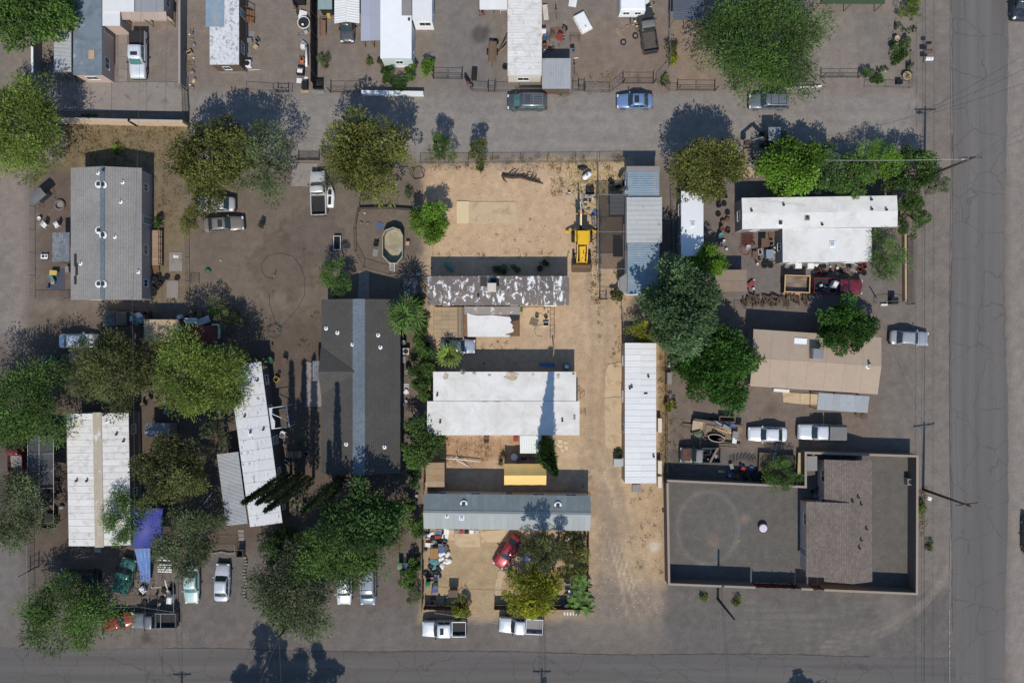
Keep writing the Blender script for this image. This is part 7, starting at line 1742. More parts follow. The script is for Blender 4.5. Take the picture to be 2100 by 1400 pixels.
bucket('white capped post bucket on the sand', 1167, 399, 'white', .16, .5); tank('slender grey cylinder beside the chain link fence', 1216, 453, .22, 1.5, 86, M('tank_grey', OC(110,106,100), .7, .15))
box('dark scrap toolbox frame in the scrap strip', 1209, 393, 1.0, .9, .5, 'black', 0, 0, None, True, 'toolbox', 'toolbox', m_dsteel); bucket('silver bucket at the end of the scrap strip', 1200, 419, 'silver', .28, .6); frame('white pipe frame in the scrap strip', 1208, 403, .9, .5, .3, 10, m_white)
scatter('in the scrap strip north of the backhoe', (1188,378,1219,440), 20, ('sheet','can','pipe','bucket','box','plank','rock'), ('white','grey','black','silver','blue','rusty'), 41, gap=.55)
scatter('among the pale stones along the chain link fence', (1214,465,1224,530), 9, ('rock','can'), ('white','tan'), 42, gap=.7)
ladder('wooden ladder leaning on the patchwork trailer', (1265,398), (1284,386), .1, 2.6, c=m_twood); dish('grey satellite dish on the wall of the patchwork trailer', 1277, 402, 3.2, 180, .55); scatter('in the dark corner under the netting', (1252,372,1280,392), 5, ('box','drum','crate'), ('black','brown','grey'), 43)
box('dark covered quad bike shape under the netting', 1266, 510, 1.1, 2.0, .8, 'black', 0, 0, None, False, 'covered_machine', 'machine'); scatter('north of the bay window', (1258,556,1276,572), 4, ('frame','box','bucket'), ('black','grey'), 44)
dish('small grey dish on the roof edge of the white house', 946, 760, 3.7, 0, .42, 3.05)
pallet('wooden pallet frame on the concrete pad of the peeling trailer', 1095, 660, 1.0, .9, 20); hose('blue green hose heap on the concrete pad', 1108, 655, .8, 3, PM('teal'), 7, .03, tail=[(1095,676),(1100,688),(1112,690)]); hose('grey hose snaking on the concrete pad', 1095, 640, .7, 1.2, m_dsteel, 8, .02); bucket('black bucket on the concrete pad', 1101, 648, 'black', .22, .4); scatter('by the brown posts of the concrete pad', (1116,632,1128,668), 5, ('box','can','bucket'), ('white','brown','rusty'), 45)
for k in range(3): frame('rusty post rack along the drive edge', 1132, 640+k*22, .5, 1.1, .9, 0, m_rust, 2, 'rusty racks beside the concrete pad')
pipe('long brown timber leaning from the pad to the white house', [(1133,690,.1),(1136,720,.5),(1131,742,1.2)], .08, m_twood, cat='timber', name='timber'); sheet('green mat by the patio cover', 1071, 632, .5, .9, 'green')
sheet('blue metal awning propped in the shade of the white house', 1122, 748, 1.9, .5, 'blue', 2, 1.4, .03, .03, name='window_awning', cat='awning'); pipe('grey prop pole leaning on the white house', [(1052,757,1.6),(1056,742,.1)], .05, m_steel, cat='pole', name='prop_pole'); appliance('dark washing machine in the shade of the white house', 1161, 751, c='blue')
scatter('in the shade north of the white house', (930,735,1000,760), 4, ('can','box'), ('blue','white'), 46); scatter('at the east wall of the narrow drive', (1186,775,1194,850), 2, ('frame',), ('brown',), 47)
table('round white patio table under the porch edge', 1054.5, 935, .85, .85, .72, 'white', 0, None, True); chair('red chair beside the porch awning', 1058, 899, 0, 'red'); chair('grey chair by the white house south wall', 998, 899, 180, 'brown'); box('teal planter by the patio table', 1063, 941, .4, .4, .4, 'teal'); motorcycle('blue child bike under the porch edge', 1081, 938, 0, None, 'blue')
pipe('long white pipe lying across the patio soil', [(902,938,.3),(940,941,.3),(985,946,.3)], .06, m_white); pipe('short white pipe crossing the long one', [(936,932,.5),(938,944,.5),(960,955,.1)], .05, m_white)
lump('reddish brown barrel cover by the gazebo corner', 1031, 934, .6, .6, .7, 'brown', cat='cover', name='barrel_cover', tie=False); pot('dry weed pot by the gazebo corner', 1027, 948, .25, .3, 'brown', 'olive', None, .7)
box('grey meter box beside the narrow white trailer', 1266, 946, 1.1, .9, .9, M('box_grey', OC(168,172,172), .6, .1), 0, 0, None, False, 'utility_box'); box('dark step box at the south end of the narrow trailer', 1304, 999, 1.0, .9, .5, 'grey', 0, 0, None, False, 'step_box')
for k, (y, h_) in enumerate(((870,28),(955,26),(985,22))): box('white box along the east wall of the narrow trailer', 1350, y, .45, h_*.06, 1.0, M('trim_cream', OC(206,198,182), .7, .08), 0, 0, 'boxes along the narrow trailer', False, 'wall_box')
# cluttered yard south of the blue grey roof
sheet('white board on the clutter by the plank fence', 880, 1117, .9, .5, 'white', 5, .3); box('brown plywood topped crate in the clutter', 891.5, 1131, 1.0, 1.25, .8, 'tan', 0, 0, None, False, 'crate', 'crate', M('ply_tan', OC(150,116,76), .9, .12))
for k in range(26):
    rr = random.Random(500+k); x, y = 903+rr.uniform(0, 28), 1132+rr.uniform(0, 30)
    if (x-903)+(1162-y)*.1 > 30-(y-1132)*.5: continue
    lump('crumpled white plastic bag in the pale heap', x, y, rr.uniform(.4,.8), rr.uniform(.4,.7), rr.uniform(.15,.4), 'white', rr.uniform(0,180), 0, 'white bags in the pale heap', k+1, tie=False)
lump('teal plastic sheet bundle in the clutter', 890, 1150, 1.3, .9, .35, 'teal', 20, cat='cloth', name='plastic_bundle', tie=False); box('blue chair frame in the clutter', 907, 1124, .7, .7, .5, 'blue'); tarp('blue cloth draped by the blue grey wall', [(893,1087),(904,1087),(904,1095),(893,1095)], [.8,.8,.5,.5], 'blue'); box('red tub in the clutter by the wall', 897, 1100, .6, .35, .3, 'red')
lump('pink cushion in the clutter by the wall', 877, 1103, .5, .4, .25, 'pink', cat='cushion', name='cushion', tie=False)
scatter('in the clutter against the plank fence', (872,1090,915,1128), 24, ('box','bag','can','bucket','sheet','cloth'), ('white','grey','black','blue','brown'), 51, gap=.4, avoid=((891,1131,10),(880,1117,8),(897,1100,6),(877,1103,5)))
scatter('in the lower clutter of the sandy yard', (873,1158,905,1188), 22, ('box','can','bucket','tyre','cloth'), ('white','black','grey','black','teal'), 52, gap=.42)
o = place('brick_stack', 'small stack of red hollow bricks beside the green bins', 'bricks', 887, 1178, 0)
bm_ = MB().bbox(-.19,.19,-.09,.09,0,.18,.01).mesh('brick', M('red_block', OC(170,118,104), .9, .1, 5, .1, orand=.12))
for k in range(12): mobj('brick', bm_, o, loc=(-.42+.42*(k % 3), -.3+.22*((k//3) % 3), .185*(k//9)))
bin_('green wheeled bin with a bright lid beside the brick stack', 879, 1193, M('bin_green', OC(24,100,72), .5, .1)); bin_('dark green wheeled bin next to the bright lidded one', 894.5, 1194, M('bin_dkgreen', OC(30,68,60), .5, .1)); box('violet blue storage tub below the green bins', 892, 1207, .75, .55, .5, 'purple', 0, 0, None, False, 'storage_tub', 'tub')
building('dog_house', 'small brown ribbed roof kennel beside the yellow green bush', (919,1209,939,1224), 1.1, m_brown, M('kennel_tin', OC(98,82,68), .8, .15), 'shed', 'x', .15, 1, 'wave', .6, cat='kennel', open_=False); ladder('grey ladder lying in the shade by the board fence', (880,1232), (878,1246), .02, .02, .5); scatter('in the shade of the street board fence', (884,1212,918,1246), 8, ('box','can','sheet','bucket','plank'), ('black','grey','white','brown'), 53, gap=.8)
for k, c in enumerate(('grey','red','black','white','silver')): box(f'{c} item set on the ledge below the blue grey roof', 936+k*10.5, 1088.5, .5, .4, .4, c)
appliance('white appliance carcass behind the red coupe', 1083, 1142, 1.0, .9, .9, 'silver', 40, True); ladder('white ladder frame lying behind the red coupe', (1072,1150), (1084,1133), .05, .5, .5, c=m_white)
scatter('under the blue grey eave behind the trees', (1140,1090,1204,1106), 12, ('box','can','pot','bucket'), ('white','tan','orange','grey','brown'), 54, gap=.6)
scatter('under the olive yellow tree', (1145,1130,1165,1170), 8, ('can','bag','box','pot'), ('white','silver','tan'), 55, gap=.6)
chair('grey wire chair by the banana plants', 1163, 1196, 180, 'grey', w=.7); drum('black grill drum by the banana plants', 1163, 1188, 'black', .3, .7); table('white bench table by the banana plants', 1168, 1214, .5, 1.0, .6, 'white', 8); box('blue chest in the shade by the banana plants', 1156, 1238, .6, .9, .6, 'blue')
def banana(label, px, py, h_, n, group, col='green'):
    rr = random.Random(int(px+py*3)); o = place('banana_plant', label, 'plant', px, py, 0, 0, group); m = leaf_mat('palm_'+col, LEAF[col])
    for i in range(n):
        a_ = 2*math.pi*i*.38+rr.uniform(-.3,.3); L_ = rr.uniform(.9,1.4); w_ = .22; e = rr.uniform(.3,1.0)
        mb = MB(); d = Vector((math.cos(a_), math.sin(a_), 0)); s = Vector((-d.y, d.x, 0))
        mb.grid(2, 8, lambda u, v: tuple(d*(.1+L_*v*math.cos(e*.6))+s*(u-.5)*2*w_*math.sin(math.pi*min(1, .08+v*.92))+Vector((0,0,h_*.7+math.sin(e)*L_*v-.9*L_*v*v*.8+.06*abs(u-.5)*2))))
        me = mb.mesh('leaf', m, True); at_ = me.attributes.new('tint', 'FLOAT', 'POINT'); at_.data.foreach_set('value', [rr.uniform(.2,1)]*len(me.vertices)); mobj('leaf', me, o)
    MB().tube([(0,0,0),(0,0,h_*.72)], [.1,.07], 8).build('stem', PM('green'), o)
for (x, y, hh, n) in ((1186,1172,1.8,8),(1192,1188,1.6,7),(1180,1198,1.7,8),(1192,1206,1.8,8),(1184,1218,1.6,8),(1172,1230,1.5,7),(1186,1236,1.7,8),(1196,1224,1.6,8),(1198,1240,1.4,6)):
    banana('broad leaved banana plant in the garden strip beside the board fence', x, y, hh, n, 'banana plants in the garden strip')
for k in range(6): sheet('white parking marker board lying before the street fence', 1158+k*6, 1257.5, .16, .38, 'white', 0, 0, .03, .005, 'marker boards before the fence', 'marker_board', 'board')
# --- north lots
scatter('on the rubble strip beside the grey block wall', (390,60,402,185), 16, ('rock','box','can','bag','rock'), ('white','grey','tan','blue'), 61, gap=.8); pallet('wooden pallet standing on the rubble strip', 391, 138, 1.0, 1.3, 0)
for k in range(9): pot('small colourful flower pot in the row below the tan wall', 171+k*3.6, 237.5, .09, .16, ('red','white','yellow','pink','orange')[k % 5], 'green', 'flower pots in the row', .25)
o = place('wood_steps', 'wooden steps with railing beside the scuffed roof mobile home', 'steps', 514, 36, 0)
for k in range(4): MB().bbox(-.55+.27*k,-.28+.27*k,-.7,.7,0,.8-.19*k,.01).build('step', m_bwood, o)
for y_ in (-.72, .72): MB().bar((-.5,y_,1.6),(.55,y_,.9), .07).build('handrail', m_bwood, o); MB().bar((-.5,y_,0),(-.5,y_,1.6), .08).build('rail_post', m_bwood, o); MB().bar((.5,y_,0),(.5,y_,.95), .08).build('rail_post', m_bwood, o)
acunit('white air conditioner by the scuffed mobile home corner', 511, 134, .8, .7, c=m_white); scatter('along the east side of the scuffed mobile home', (512,70,530,152), 7, ('pipe','box','sheet','plank'), ('white','grey','tan'), 62, gap=.9)
motorcycle('red motorcycle by the dark sheet fence', 608, 18, 75, None, 'red'); box('dark blue engine crate near the red motorcycle', 620, 4, 1.0, .9, .7, 'black'); sheet('white car hood panel by the dark sheet fence', 621, 31, .9, 1.0, 'white', 15, .2, .03, .1)
o = place('trampoline', 'round trampoline ring against the dark sheet fence', 'trampoline', 625, 50, 0); MB().tube([(.72*math.cos(a_),.72*math.sin(a_),.5) for a_ in np.linspace(0,6.283,25)], .05, 6).build('rim', m_white, o); MB().lathe([(.66,.47),(.66,.48)], 20).build('jump_mat', m_dark, o); [MB().bar((.7*math.cos(a_),.7*math.sin(a_),0),(.7*math.cos(a_),.7*math.sin(a_),.48), .04).build('leg', m_steel, o) for a_ in (0,1.57,3.14,4.71)]
bucket('white bucket with red lid in the trampoline', 622, 53, 'white', .14, .3, None, .5); box('white chest by the sheet fence', 623, 98, .5, .5, .5, 'white'); pipe('long white pole against the sheet fence', [(629,97,.4),(629,138,.4)], .14, m_white, cat='pipe'); mower('orange lawn mower by the sheet fence', 620, 124, 90, None, 'orange'); appliance('black appliance by the sheet fence', 618, 150, .9, .7, .7, 'black', 5); sheet('white tile lying near the lane fence', 614, 166, .65, .6, 'white', 5); sheet('small white tile near the lane fence', 627, 162, .4, .55, 'white', 35)
scatter('near the sheet fence and trampoline', (612,62,630,92), 4, ('box','can','sheet'), ('grey','silver','white'), 63); box('black panel box at the end of the sheet fence', 627, 178, .7, .9, .6, 'black'); box('large black planter at the lane end of the sheet fence', 654, 176, 1.2, 1.0, .6, 'black', 0, 0, None, True); sheet('grey metal sheet leaning at the lane end of the sheet fence', 652, 189, 1.6, .5, 'grey', 0, 0, .03, .1); sheet('brown board leaning at the lane fence', 625, 187, .9, .45, 'tan', 0, 0, .03, .06)
building('green_shed', 'pale green glass topped shed beside the white carport', (652,-20,681,19), 2.0, m_dark, M('pale_green_sheet', OC(140,158,154), .5, .12, 3, .05, orand=.1), 'flat', 'x', 0, style='sheet', pitch=.9, vp=1.0, cat='shed', open_=False)
frame('brown plank cot trailer frame by the sheet fence', 664, 57, .75, 2.0, .5, 0, m_rust, 9); sheet('brown board on the cot frame', 663, 57, .55, 1.8, M('rust_board', OC(128,94,74), .9, .12), 0, .55, .03, .01); box('yellow tool cart under the green shed', 676, 32, .4, .7, .6, 'yellow')
o = place('flatbed_frame', 'brown wooden flatbed trailer standing on the gravel', 'trailer', 1010, 110, 92)
for k in range(6): MB().bbox(-1.2,1.2,-.42+k*.14,-.29+k*.14,.5,.54,.006).build('bed_plank', M('bed_brown', OC(112,94,78), .9, .12, 3, .1, orand=.12), o)
for s in (-1, 1): MB().bbox(-1.2,1.2,min(s*.43,s*.48),max(s*.43,s*.48),.45,.8,.01).build('side_board', m_brown, o); wheel(o, 0, s*.62, .3, .18)
MB().bbox(-1.22,-1.17,-.42,.42,.5,.8,.01).build('tail_board', m_brown, o); MB().bar((1.2,0,.42),(1.9,0,.4), .08).build('drawbar', m_dsteel, o)
motorcycle('red and white dirt bike leaning near the small lane gate', 960, 172, 62, None, 'red'); box('black toolbox on the gravel by the lane', 973, 155, .65, 1.2, .6, 'black', 4); tyre('spare bike wheel by the dirt bike', 966, 176, None, 0, .3, True); mower('rusty mower by the white lean to', 988, 27, 80, None, 'rusty'); frame('white bench frame by the lean to', 1033, 23, .8, .4, .45, 0, m_white)
pipe('dark timber leaning on the ribbed mobile home', [(1022,108,.1),(1040,75,.9)], .07, m_bwood, cat='timber', name='timber'); pipe('pale plank leaning on the ribbed mobile home', [(1022,110,.1),(1039,93,.7)], .09, m_wood, cat='timber', name='timber'); sheet('small blue box lid by the lane end', 1087, 161, .5, .35, 'blue')
o = place('camper_shell', 'white pickup camper shell lying in the dirt', 'camper shell', 1195, 48, 62)
MB().loft([[(-1.2,-.75,0),(1.2,-.75,0),(1.2,.75,0),(-1.2,.75,0)],[(-1.1,-.66,.5),(1.1,-.66,.5),(1.1,.66,.5),(-1.1,.66,.5)],[(-1.0,-.58,.56),(1.0,-.58,.56),(1.0,.58,.56),(-1.0,.58,.56)]]).build('shell', m_glossw, o); [window(o, (x, -.73, .27), 0, .7, .25) for x in (-.5,.5)]; MB().box(.5,.75,-.05,.03,.565,.6).build('roof_vent', m_dark, o)
sheet('white door panel lying north of the camper shell', 1175, 4, .95, 1.3, 'white', 10); table('white slatted door bench beside the ribbed home', 1118.5, 29, .6, 1.9, .45, M('tbl_white', OC(196,190,182), .8, .1), -6, None, False, 'bench', 4); bicycle('bicycle leaning east of the ribbed home', 1140, 28, 85, c='grey')
sheet('rust brown floor board east of the ribbed home', 1140, 68, 1.3, 1.3, M('rustboard', OC(112,88,76), .9, .15), 0); lump('dark cloth covered seat east of the ribbed home', 1156, 62, .5, 1.2, .5, 'brown', cat='cover', name='seat_cover', tie=False); chair('red chair among machine parts east of the ribbed home', 1147, 82, 20, 'red'); frame('red and white workbench east of the ribbed home', 1178, 82, 1.1, .6, .7, 0, m_rust, 3); appliance('white washing machine east of the ribbed home', 1114.5, 69, .6, .6, .8, 'white')
scatter('among machine parts east of the ribbed home', (1114,76,1182,106), 12, ('box','bucket','frame','can','drum','toolbox'), ('blue','black','rusty','grey','teal','white'), 64, gap=.65, avoid=((1147,82,6),(1178,82,9)))
bicycle('old bicycle against the tin shed wall', 1177, 140, 88, c='grey'); pipe('white pipe piece near the tin shed', [(1176,120),(1186,119)], .05, m_white)
o = place('travel_trailer', 'small white travel trailer with blue striped roof beside the faded black pickup', 'travel trailer', 1292, 12, 0)
MB().bbox(-1.5,1.5,-1.6,2.2,.45,2.4,.12).build('body', m_white, o); MB().bbox(-1.3,.7,-.4,2.0,2.405,2.44,.01).build('roof_panel', M('striped_blue', OC(150,160,172), .5, .15, 3, .05), o); MB().bbox(-.25,.15,.5,.9,2.45,2.55,.02).build('roof_vent', m_tan, o)
[window(o, (x, -1.615, 1.5), 0, .7, .6) for x in (-.7,.7)]; [wheel(o, 0, s*1.1, .34, .2) for s in (-1, 1)]; MB().bar((0,-1.6,.4),(0,-2.5,.4), .1).build('drawbar', m_dsteel, o)
planks('grey plank lying by the travel trailer', 1272, 72, 1, 2.2, .5, 58, m_wood); pipe('white gas bottle by the travel trailer', [(1302,45,0),(1302,45,.5)], .12, m_white, cat='gas bottle', name='gas_bottle'); scatter('at the tongue of the travel trailer', (1268,50,1312,66), 6, ('box','rock','can','bucket'), ('black','grey','tan','white'), 65, gap=.8); scatter('north of the faded black pickup', (1322,-5,1348,12), 4, ('box','bag','can'), ('green','white','black'), 66)
# cactus garden
for (x, y, s, k) in ((1868,62,.9,'pear'),(1858,66,.8,'pear'),(1876,60,.7,'pear'),(1850,62,.7,'pear'),(1864,150,.7,'pear'),(1860,140,.7,'col'),(1866,136,.6,'col'),(1836,58,.7,'col'),(1844,50,.6,'pear')): cactus('clump of cactus in the lane corner cactus garden', x, y, s, 'cacti in the corner garden', k, 8)
pot('big tan ceramic urn with rim in the cactus garden', 1834.5, 83, .32, .7, 'tan', None); pot('wide stone bowl planter at the cactus garden corner', 1856, 158, .5, .5, 'tan', 'olive', None, .3); box('dark square planter by the corner fence', 1841, 170, .7, .5, .5, 'black'); pot('white pot among the garden flowers', 1815, 145, .2, .25, 'white', 'green'); pot('pink pot among the garden flowers', 1807, 146, .16, .25, 'pink', 'green'); pot('second pink pot by the gravel yard gate', 1799, 148, .16, .25, 'pink', 'green')
scatter('along the stone edge of the cactus garden', (1824,40,1842,135), 12, ('rock','rock','pot'), ('white','tan','grey'), 67)
for (x, y, l, c) in ((1893,96,'black mailbox on a post by the road shoulder','black'),(1894,128,'white mailbox on a post beside the larger dark one','white'),(1893,113,'large dark parcel mailbox by the road shoulder','brown')):
    o = place('mailbox', l, 'mailbox', x, y, 0); s = .45 if 'large' in l else .3
    MB().bbox(-.05,.05,-.05,.05,0,1.05,.01).build('post', m_wood, o); MB().loft([[(xx,-s*.5,1.05),(xx,s*.5,1.05),(xx,s*.5,1.25),(xx,s*.25,1.36),(xx,-s*.25,1.36),(xx,-s*.5,1.25)] for xx in (-s,s)][::-1]).build('box', mm(c), o); MB().box(-s-.03,-s-.003,-s*.3,s*.3,1.1,1.28).build('flap', m_steel, o)
# --- east lots
scatter('in the row of drums beside the small white trailer', (1472,400,1492,512), 13, ('drum','box','bucket','tyre','crate'), ('white','grey','rusty','teal','brown','black'), 71, gap=.75)
sheet('tan plywood triangle by the excavator', 1532, 352, 1.5, 1.4, 'tan', 40, .1, .03, .02); scatter('beside the plywood by the excavator', (1515,330,1552,372), 9, ('pipe','plank','box','bucket'), ('white','grey','silver','brown'), 72, gap=.6); box('grey plank platform beside the round olive tree', 1531, 318, .9, 1.3, .4, M('plat_grey', OC(126,112,102), .9, .12), 0, 0, None, False, 'platform', 'platform')
for k in range(14): pipe('rusty red steel bar in the rack west of the L house', [(1521+k % 3, 480+k*2.0, .5+.03*(k % 3)), (1545+k % 4, 481+k*1.9, .5)], .03, m_rust if k % 3 else PM('red'), group='steel bars west of the L house', name='steel_bar', cat='steel bar')
hose('red hose heap west of the L house', 1528, 512, .7, 2.5, PM('red'), 11); drum('galvanised bin west of the L house', 1532, 508, 'silver', .3, .6)
sheet('white door leaning on the L house wing', 1599, 489, .7, 1.3, 'white', 0, .3, .04, .02); box('pale blue cabinet by the L house tyres', 1574, 522, .9, 1.0, .9, M('cab_blue', OC(126,142,156), .6, .1)); box('brown upright cabinet west of the L house wing', 1562, 500, .9, 1.0, 1.3, 'brown', 0, 0, None, False, 'cabinet', 'cabinet')
for (x, y) in ((1567,544),(1579,544),(1570,536)): tyre('tyre leaning in the group by the pale blue cabinet', x, y, 'tyres by the pale blue cabinet', 0, .38)
planks('old boards stacked west of the L house wing', 1588, 490, 5, 2.0, .2, 90, m_wood, .0+.35); scatter('in the salvage heap west of the L house wing', (1545,478,1598,545), 26, ('plank','box','bucket','frame','can','pipe'), ('grey','brown','rusty','white','black'), 73, gap=.4, avoid=((1574,522,10),(1562,500,9),(1567,544,7),(1579,544,7),(1570,536,7),(1588,490,10)))
appliance('white chest freezer against the L house wing', 1632, 545, .8, .8, .9, 'white'); appliance('second white freezer against the L house wing', 1657, 545, .8, .8, .9, 'white'); drum('grey dustbin by the L house wing', 1611, 546, 'grey', .3, .7); scatter('in the scrap line south of the L house wing', (1668,541,1775,562), 44, ('plank','box','sheet','can','bucket','pipe','tyre','frame'), ('grey','brown','rusty','white','red','tan','grey'), 74, gap=.4)
o = place('dumpster', 'open tan metal skip with timber rim beside the red pickup', 'skip', 1626, 584, 2)
w_, d_, h_ = 1.5, 1.0, 1.35; MB().box(-w_,w_,-d_,d_,.1,.16).box(-w_,w_,-d_,-d_+.05,.16,h_).box(-w_,w_,d_-.05,d_,.16,h_).box(-w_,-w_+.05,-d_+.05,d_-.05,.16,h_).box(w_-.05,w_,-d_+.05,d_-.05,.16,h_).build('body', m_rust, o)
MB().box(-w_-.06,w_+.06,-d_-.06,-d_+.06,h_+.002,h_+.1).box(-w_-.06,w_+.06,d_-.06,d_+.06,h_+.002,h_+.1).box(-w_-.06,-w_+.06,-d_+.06,d_-.06,h_+.002,h_+.1).box(w_-.06,w_+.06,-d_+.06,d_-.06,h_+.002,h_+.1).build('rim', m_twood, o); MB().grid(6, 5, lambda u, v: ((u-.5)*2*(w_-.08), (v-.5)*2*(d_-.08), .75+.12*math.sin(u*8)*math.cos(v*5))).build('load', M('skip_load', OC(128,112,98), .6, .2, 2, .2), o); planks('pale timber beam lying before the metal skip', 1622, 602, 1, 2.2, .3, 2, m_twood)
for k in range(70):
    rr = random.Random(900+k); x, y = 1523+rr.random()*132, 606+rr.random()*20; log_('split log in the long firewood stack', x, y, rr.uniform(.5,1.1), rr.uniform(.08,.15), rr.choice((80,95,60,110,20)), rr.choice((0,0,.15,.28)), 'logs of the long firewood stack')
scatter('by the corner of the brown shed', (1534,572,1546,594), 4, ('box','bucket','can'), ('grey','white','red'), 75); appliance('grey steel machine lying in the bed of the red pickup', 1706, 584, 1.1, .8, .6, 'silver', 25, True, .66); ladder('silver rack frame in the bed of the red pickup', (1688,590), (1703,595), 1.0, 1.0, .45); lump('round white ball in the bed of the red pickup', 1682, 585, .42, .42, .42, 'white', 0, .66, cat='ball', name='ball', tie=False)
pipe('long pale pole propped against the red pickup', [(1751,617,.1),(1772,584,1.6)], .04, m_wood, cat='pole', name='pole'); box('black cabinet by the wire fence of the court drive', 1827, 617, .8, .8, 1.0, 'black'); box('white signboard box by the wire fence', 1811, 625, .8, .2, .3, 'white'); pipe('black fence post stub near the sliding gate', [(1796,610,0),(1796,610,1.6)], .07, m_black, cat='post', name='post')
box('grey bench by the tan house wall', 1600, 800, 1.9, .35, .45, 'white', 4, 0, None, False, 'bench', 'bench'); chair('brown chair by the zinc porch', 1757, 850, 0, 'brown'); chair('second brown chair by the zinc porch corner', 1769, 853, 0, 'brown'); box('grey panel by the narrow trailer fence', 1370, 775, .6, 1.4, .7, 'grey'); box('white window frame panel by the narrow trailer fence', 1372, 745, .4, .8, .8, 'white')
# junk laden flatbed
o = place('junk_trailer', 'flatbed trailer heaped with boards and scrap', 'trailer', 1468, 882, 8)
for k in range(8): MB().bbox(-3.0,3.0,-1.1+k*.275,-.84+k*.275,.6,.65,.01).build('bed_plank', m_wood, o)
for s in (-1, 1): MB().bbox(-3.0,3.0,min(s*1.11,s*1.17),max(s*1.11,s*1.17),.5,.95,.01).build('side_rail', m_dsteel, o); wheel(o, -.5, s*1.35, .38, .24); wheel(o, .5, s*1.35, .38, .24)
MB().bar((-3,0,.5),(-4.1,0,.45), .1).build('drawbar', m_dsteel, o)
sheet('tan plywood sheet on the junk trailer', 1430, 873, 1.25, 1.2, 'tan', 8, .7); sheet('long grey deck of boards on the junk trailer', 1470, 881, 2.8, .9, m_wood, 8, .7, .06, .03); planks('loose timber on the junk trailer', 1482, 876, 4, 2.2, .12, 25, m_twood, .3, z=.85); tarp('blue tarp sagging on the junk trailer', [(1465,862),(1506,867),(1508,878),(1470,874)], [.95,.9,.85,1.0], 'blue', None, .1); box('long wooden chest on the ground behind the junk trailer', 1488, 858, 1.9, .6, .8, 'tan', 3, 0, None, True, 'chest', 'chest')
o = place('oval_trough', 'old oval bathtub with a pale rim on the junk trailer', 'trough', 1467, 897, 10, .7); MB().loft([[(.95*math.cos(a_)*k,.42*math.sin(a_)*k,z) for a_ in np.linspace(0,5.98,20)] for k, z in ((1,.45),(.93,.45),(.75,.08))]).build('basin', m_rust, o, True); MB().tube([(.98*math.cos(a_),.44*math.sin(a_),.46) for a_ in np.linspace(0,6.283,25)], .04, 6).build('rim', m_cream, o)
lump('camouflage cloth heap on the junk trailer', 1431, 889, 1.2, .9, .4, M('camo', OC(92,98,78), .9, .3, 5, .1), 0, .7, cat='cloth', name='cloth', tie=False); box('grey machine block on the junk trailer end', 1506, 890, .7, .8, .5, 'grey', 8, .7); box('white carton on the junk trailer end', 1505, 902, .5, .7, .3, 'white', 8, .7)
scatter('on the heaped junk trailer', (1425,866,1508,900), 14, ('pipe','plank','box','bucket','can'), ('grey','brown','rusty','tan','black'), 81, .72, .45); ladder('thin ladder lying south of the junk trailer', (1472,912), (1512,914), .05, .05, .4, c=m_wood)
scatter('scrap parts in the bed of the dark teal pickup', (1447,926,1466,942), 7, ('pipe','can','box'), ('grey','black','silver'), 82, .66, .5); planks('grey plank across the dark teal pickup bed', 1465, 933, 1, 2.0, .25, -62, m_wood, z=1.15)
for k in range(7): frame('dark chair frame in the arc beside the teal pickup', 1500+k*7.5, 936-4*math.sin(k*.55)+6, .4, .4, .5, 10*k, m_rust, 2, 'chair frames in the arc')
box('brown plank platform of the scrap yard', 1566, 945, 1.5, 2.2, .6, M('platbrown', OC(104,86,68), .9, .2, 2, .2), 3, 0, None, False, 'platform', 'platform'); sheet('grey sheet beside the plank platform', 1588, 945, .5, 2.1, 'grey', 0, .2); box('dark red flatbed box beside the court corner wall', 1610, 945, 2.0, 1.6, .7, M('dkredbox', OC(86,66,60), .9, .2), 0, 0, None, True, 'trailer_box', 'box'); sheet('upright tan pallet board by the court corner wall', 1640, 950, .5, 2.7, 'tan', 2, .6, .06, .01); sheet('blue plastic board by the court corner wall', 1645.5, 955, .25, 1.2, 'blue', 0, .3)
box('dark quad machine by the court wall', 1550, 978, 1.0, 1.4, .6, 'black', -30, 0, None, False, 'machine', 'machine'); mower('black mower with white stripe by the court wall', 1527, 978, 70, None, 'black'); lump('tan cushion by the court wall', 1478, 966, .9, .45, .3, 'tan', 5, cat='cushion', name='cushion', tie=False); scatter('in the scrap yard along the court wall', (1490,952,1575,985), 28, ('box','bucket','can','pipe','cloth','frame'), ('red','white','blue','black','grey','brown'), 83, gap=.42, avoid=((1550,978,11),(1527,978,9))); planks('long grey timbers along the court wall', 1410, 975, 2, 2.6, .14, 2, m_wood, .4)
# court
o = place('round_fire_table', 'round fire pit bowl with a pale lilac cover in the gravel court', 'fire pit', 1563, 1081, 0); MB().lathe([(.5,0),(.56,.35),(.6,.42),(.5,.42),(.48,.4)], 20).build('bowl', m_dsteel, o); MB().lathe([(.5,.421),(.45,.46),(.001,.48)], 20).build('cover', M('lilac_cover', OC(206,190,206), .7, .1), o)
hose('small yellow ring lying on the court gravel', 1515, 1108, .14, 1, PM('yellow'), 15, .03, name='ring'); acunit('grey vent machine with duct in the court corner', 1860, 985, .8, .9, c=m_grey); sheet('dark red mat in the court corner', 1871, 962, .7, 1.3, 'red'); sheet('white panel on the court pad', 1661, 959, .5, .7, 'white', 0, .3)
building('court_canopy', 'low flat pad roof in the north court corner', (1655,935,1676,965), 1.6, m_grey, m_grey, 'flat', 'x', 0, cat='shed', open_=False); scatter('beside the court house west wall', (1656,1000,1682,1018), 3, ('box','bucket'), ('black','grey'), 84); sheet('white sign lying by the road pole', 1906, 1022, .5, .45, 'white', 20); bucket('white bottle by the sandy court wall', 1359, 1047, 'teal', .1, .35)
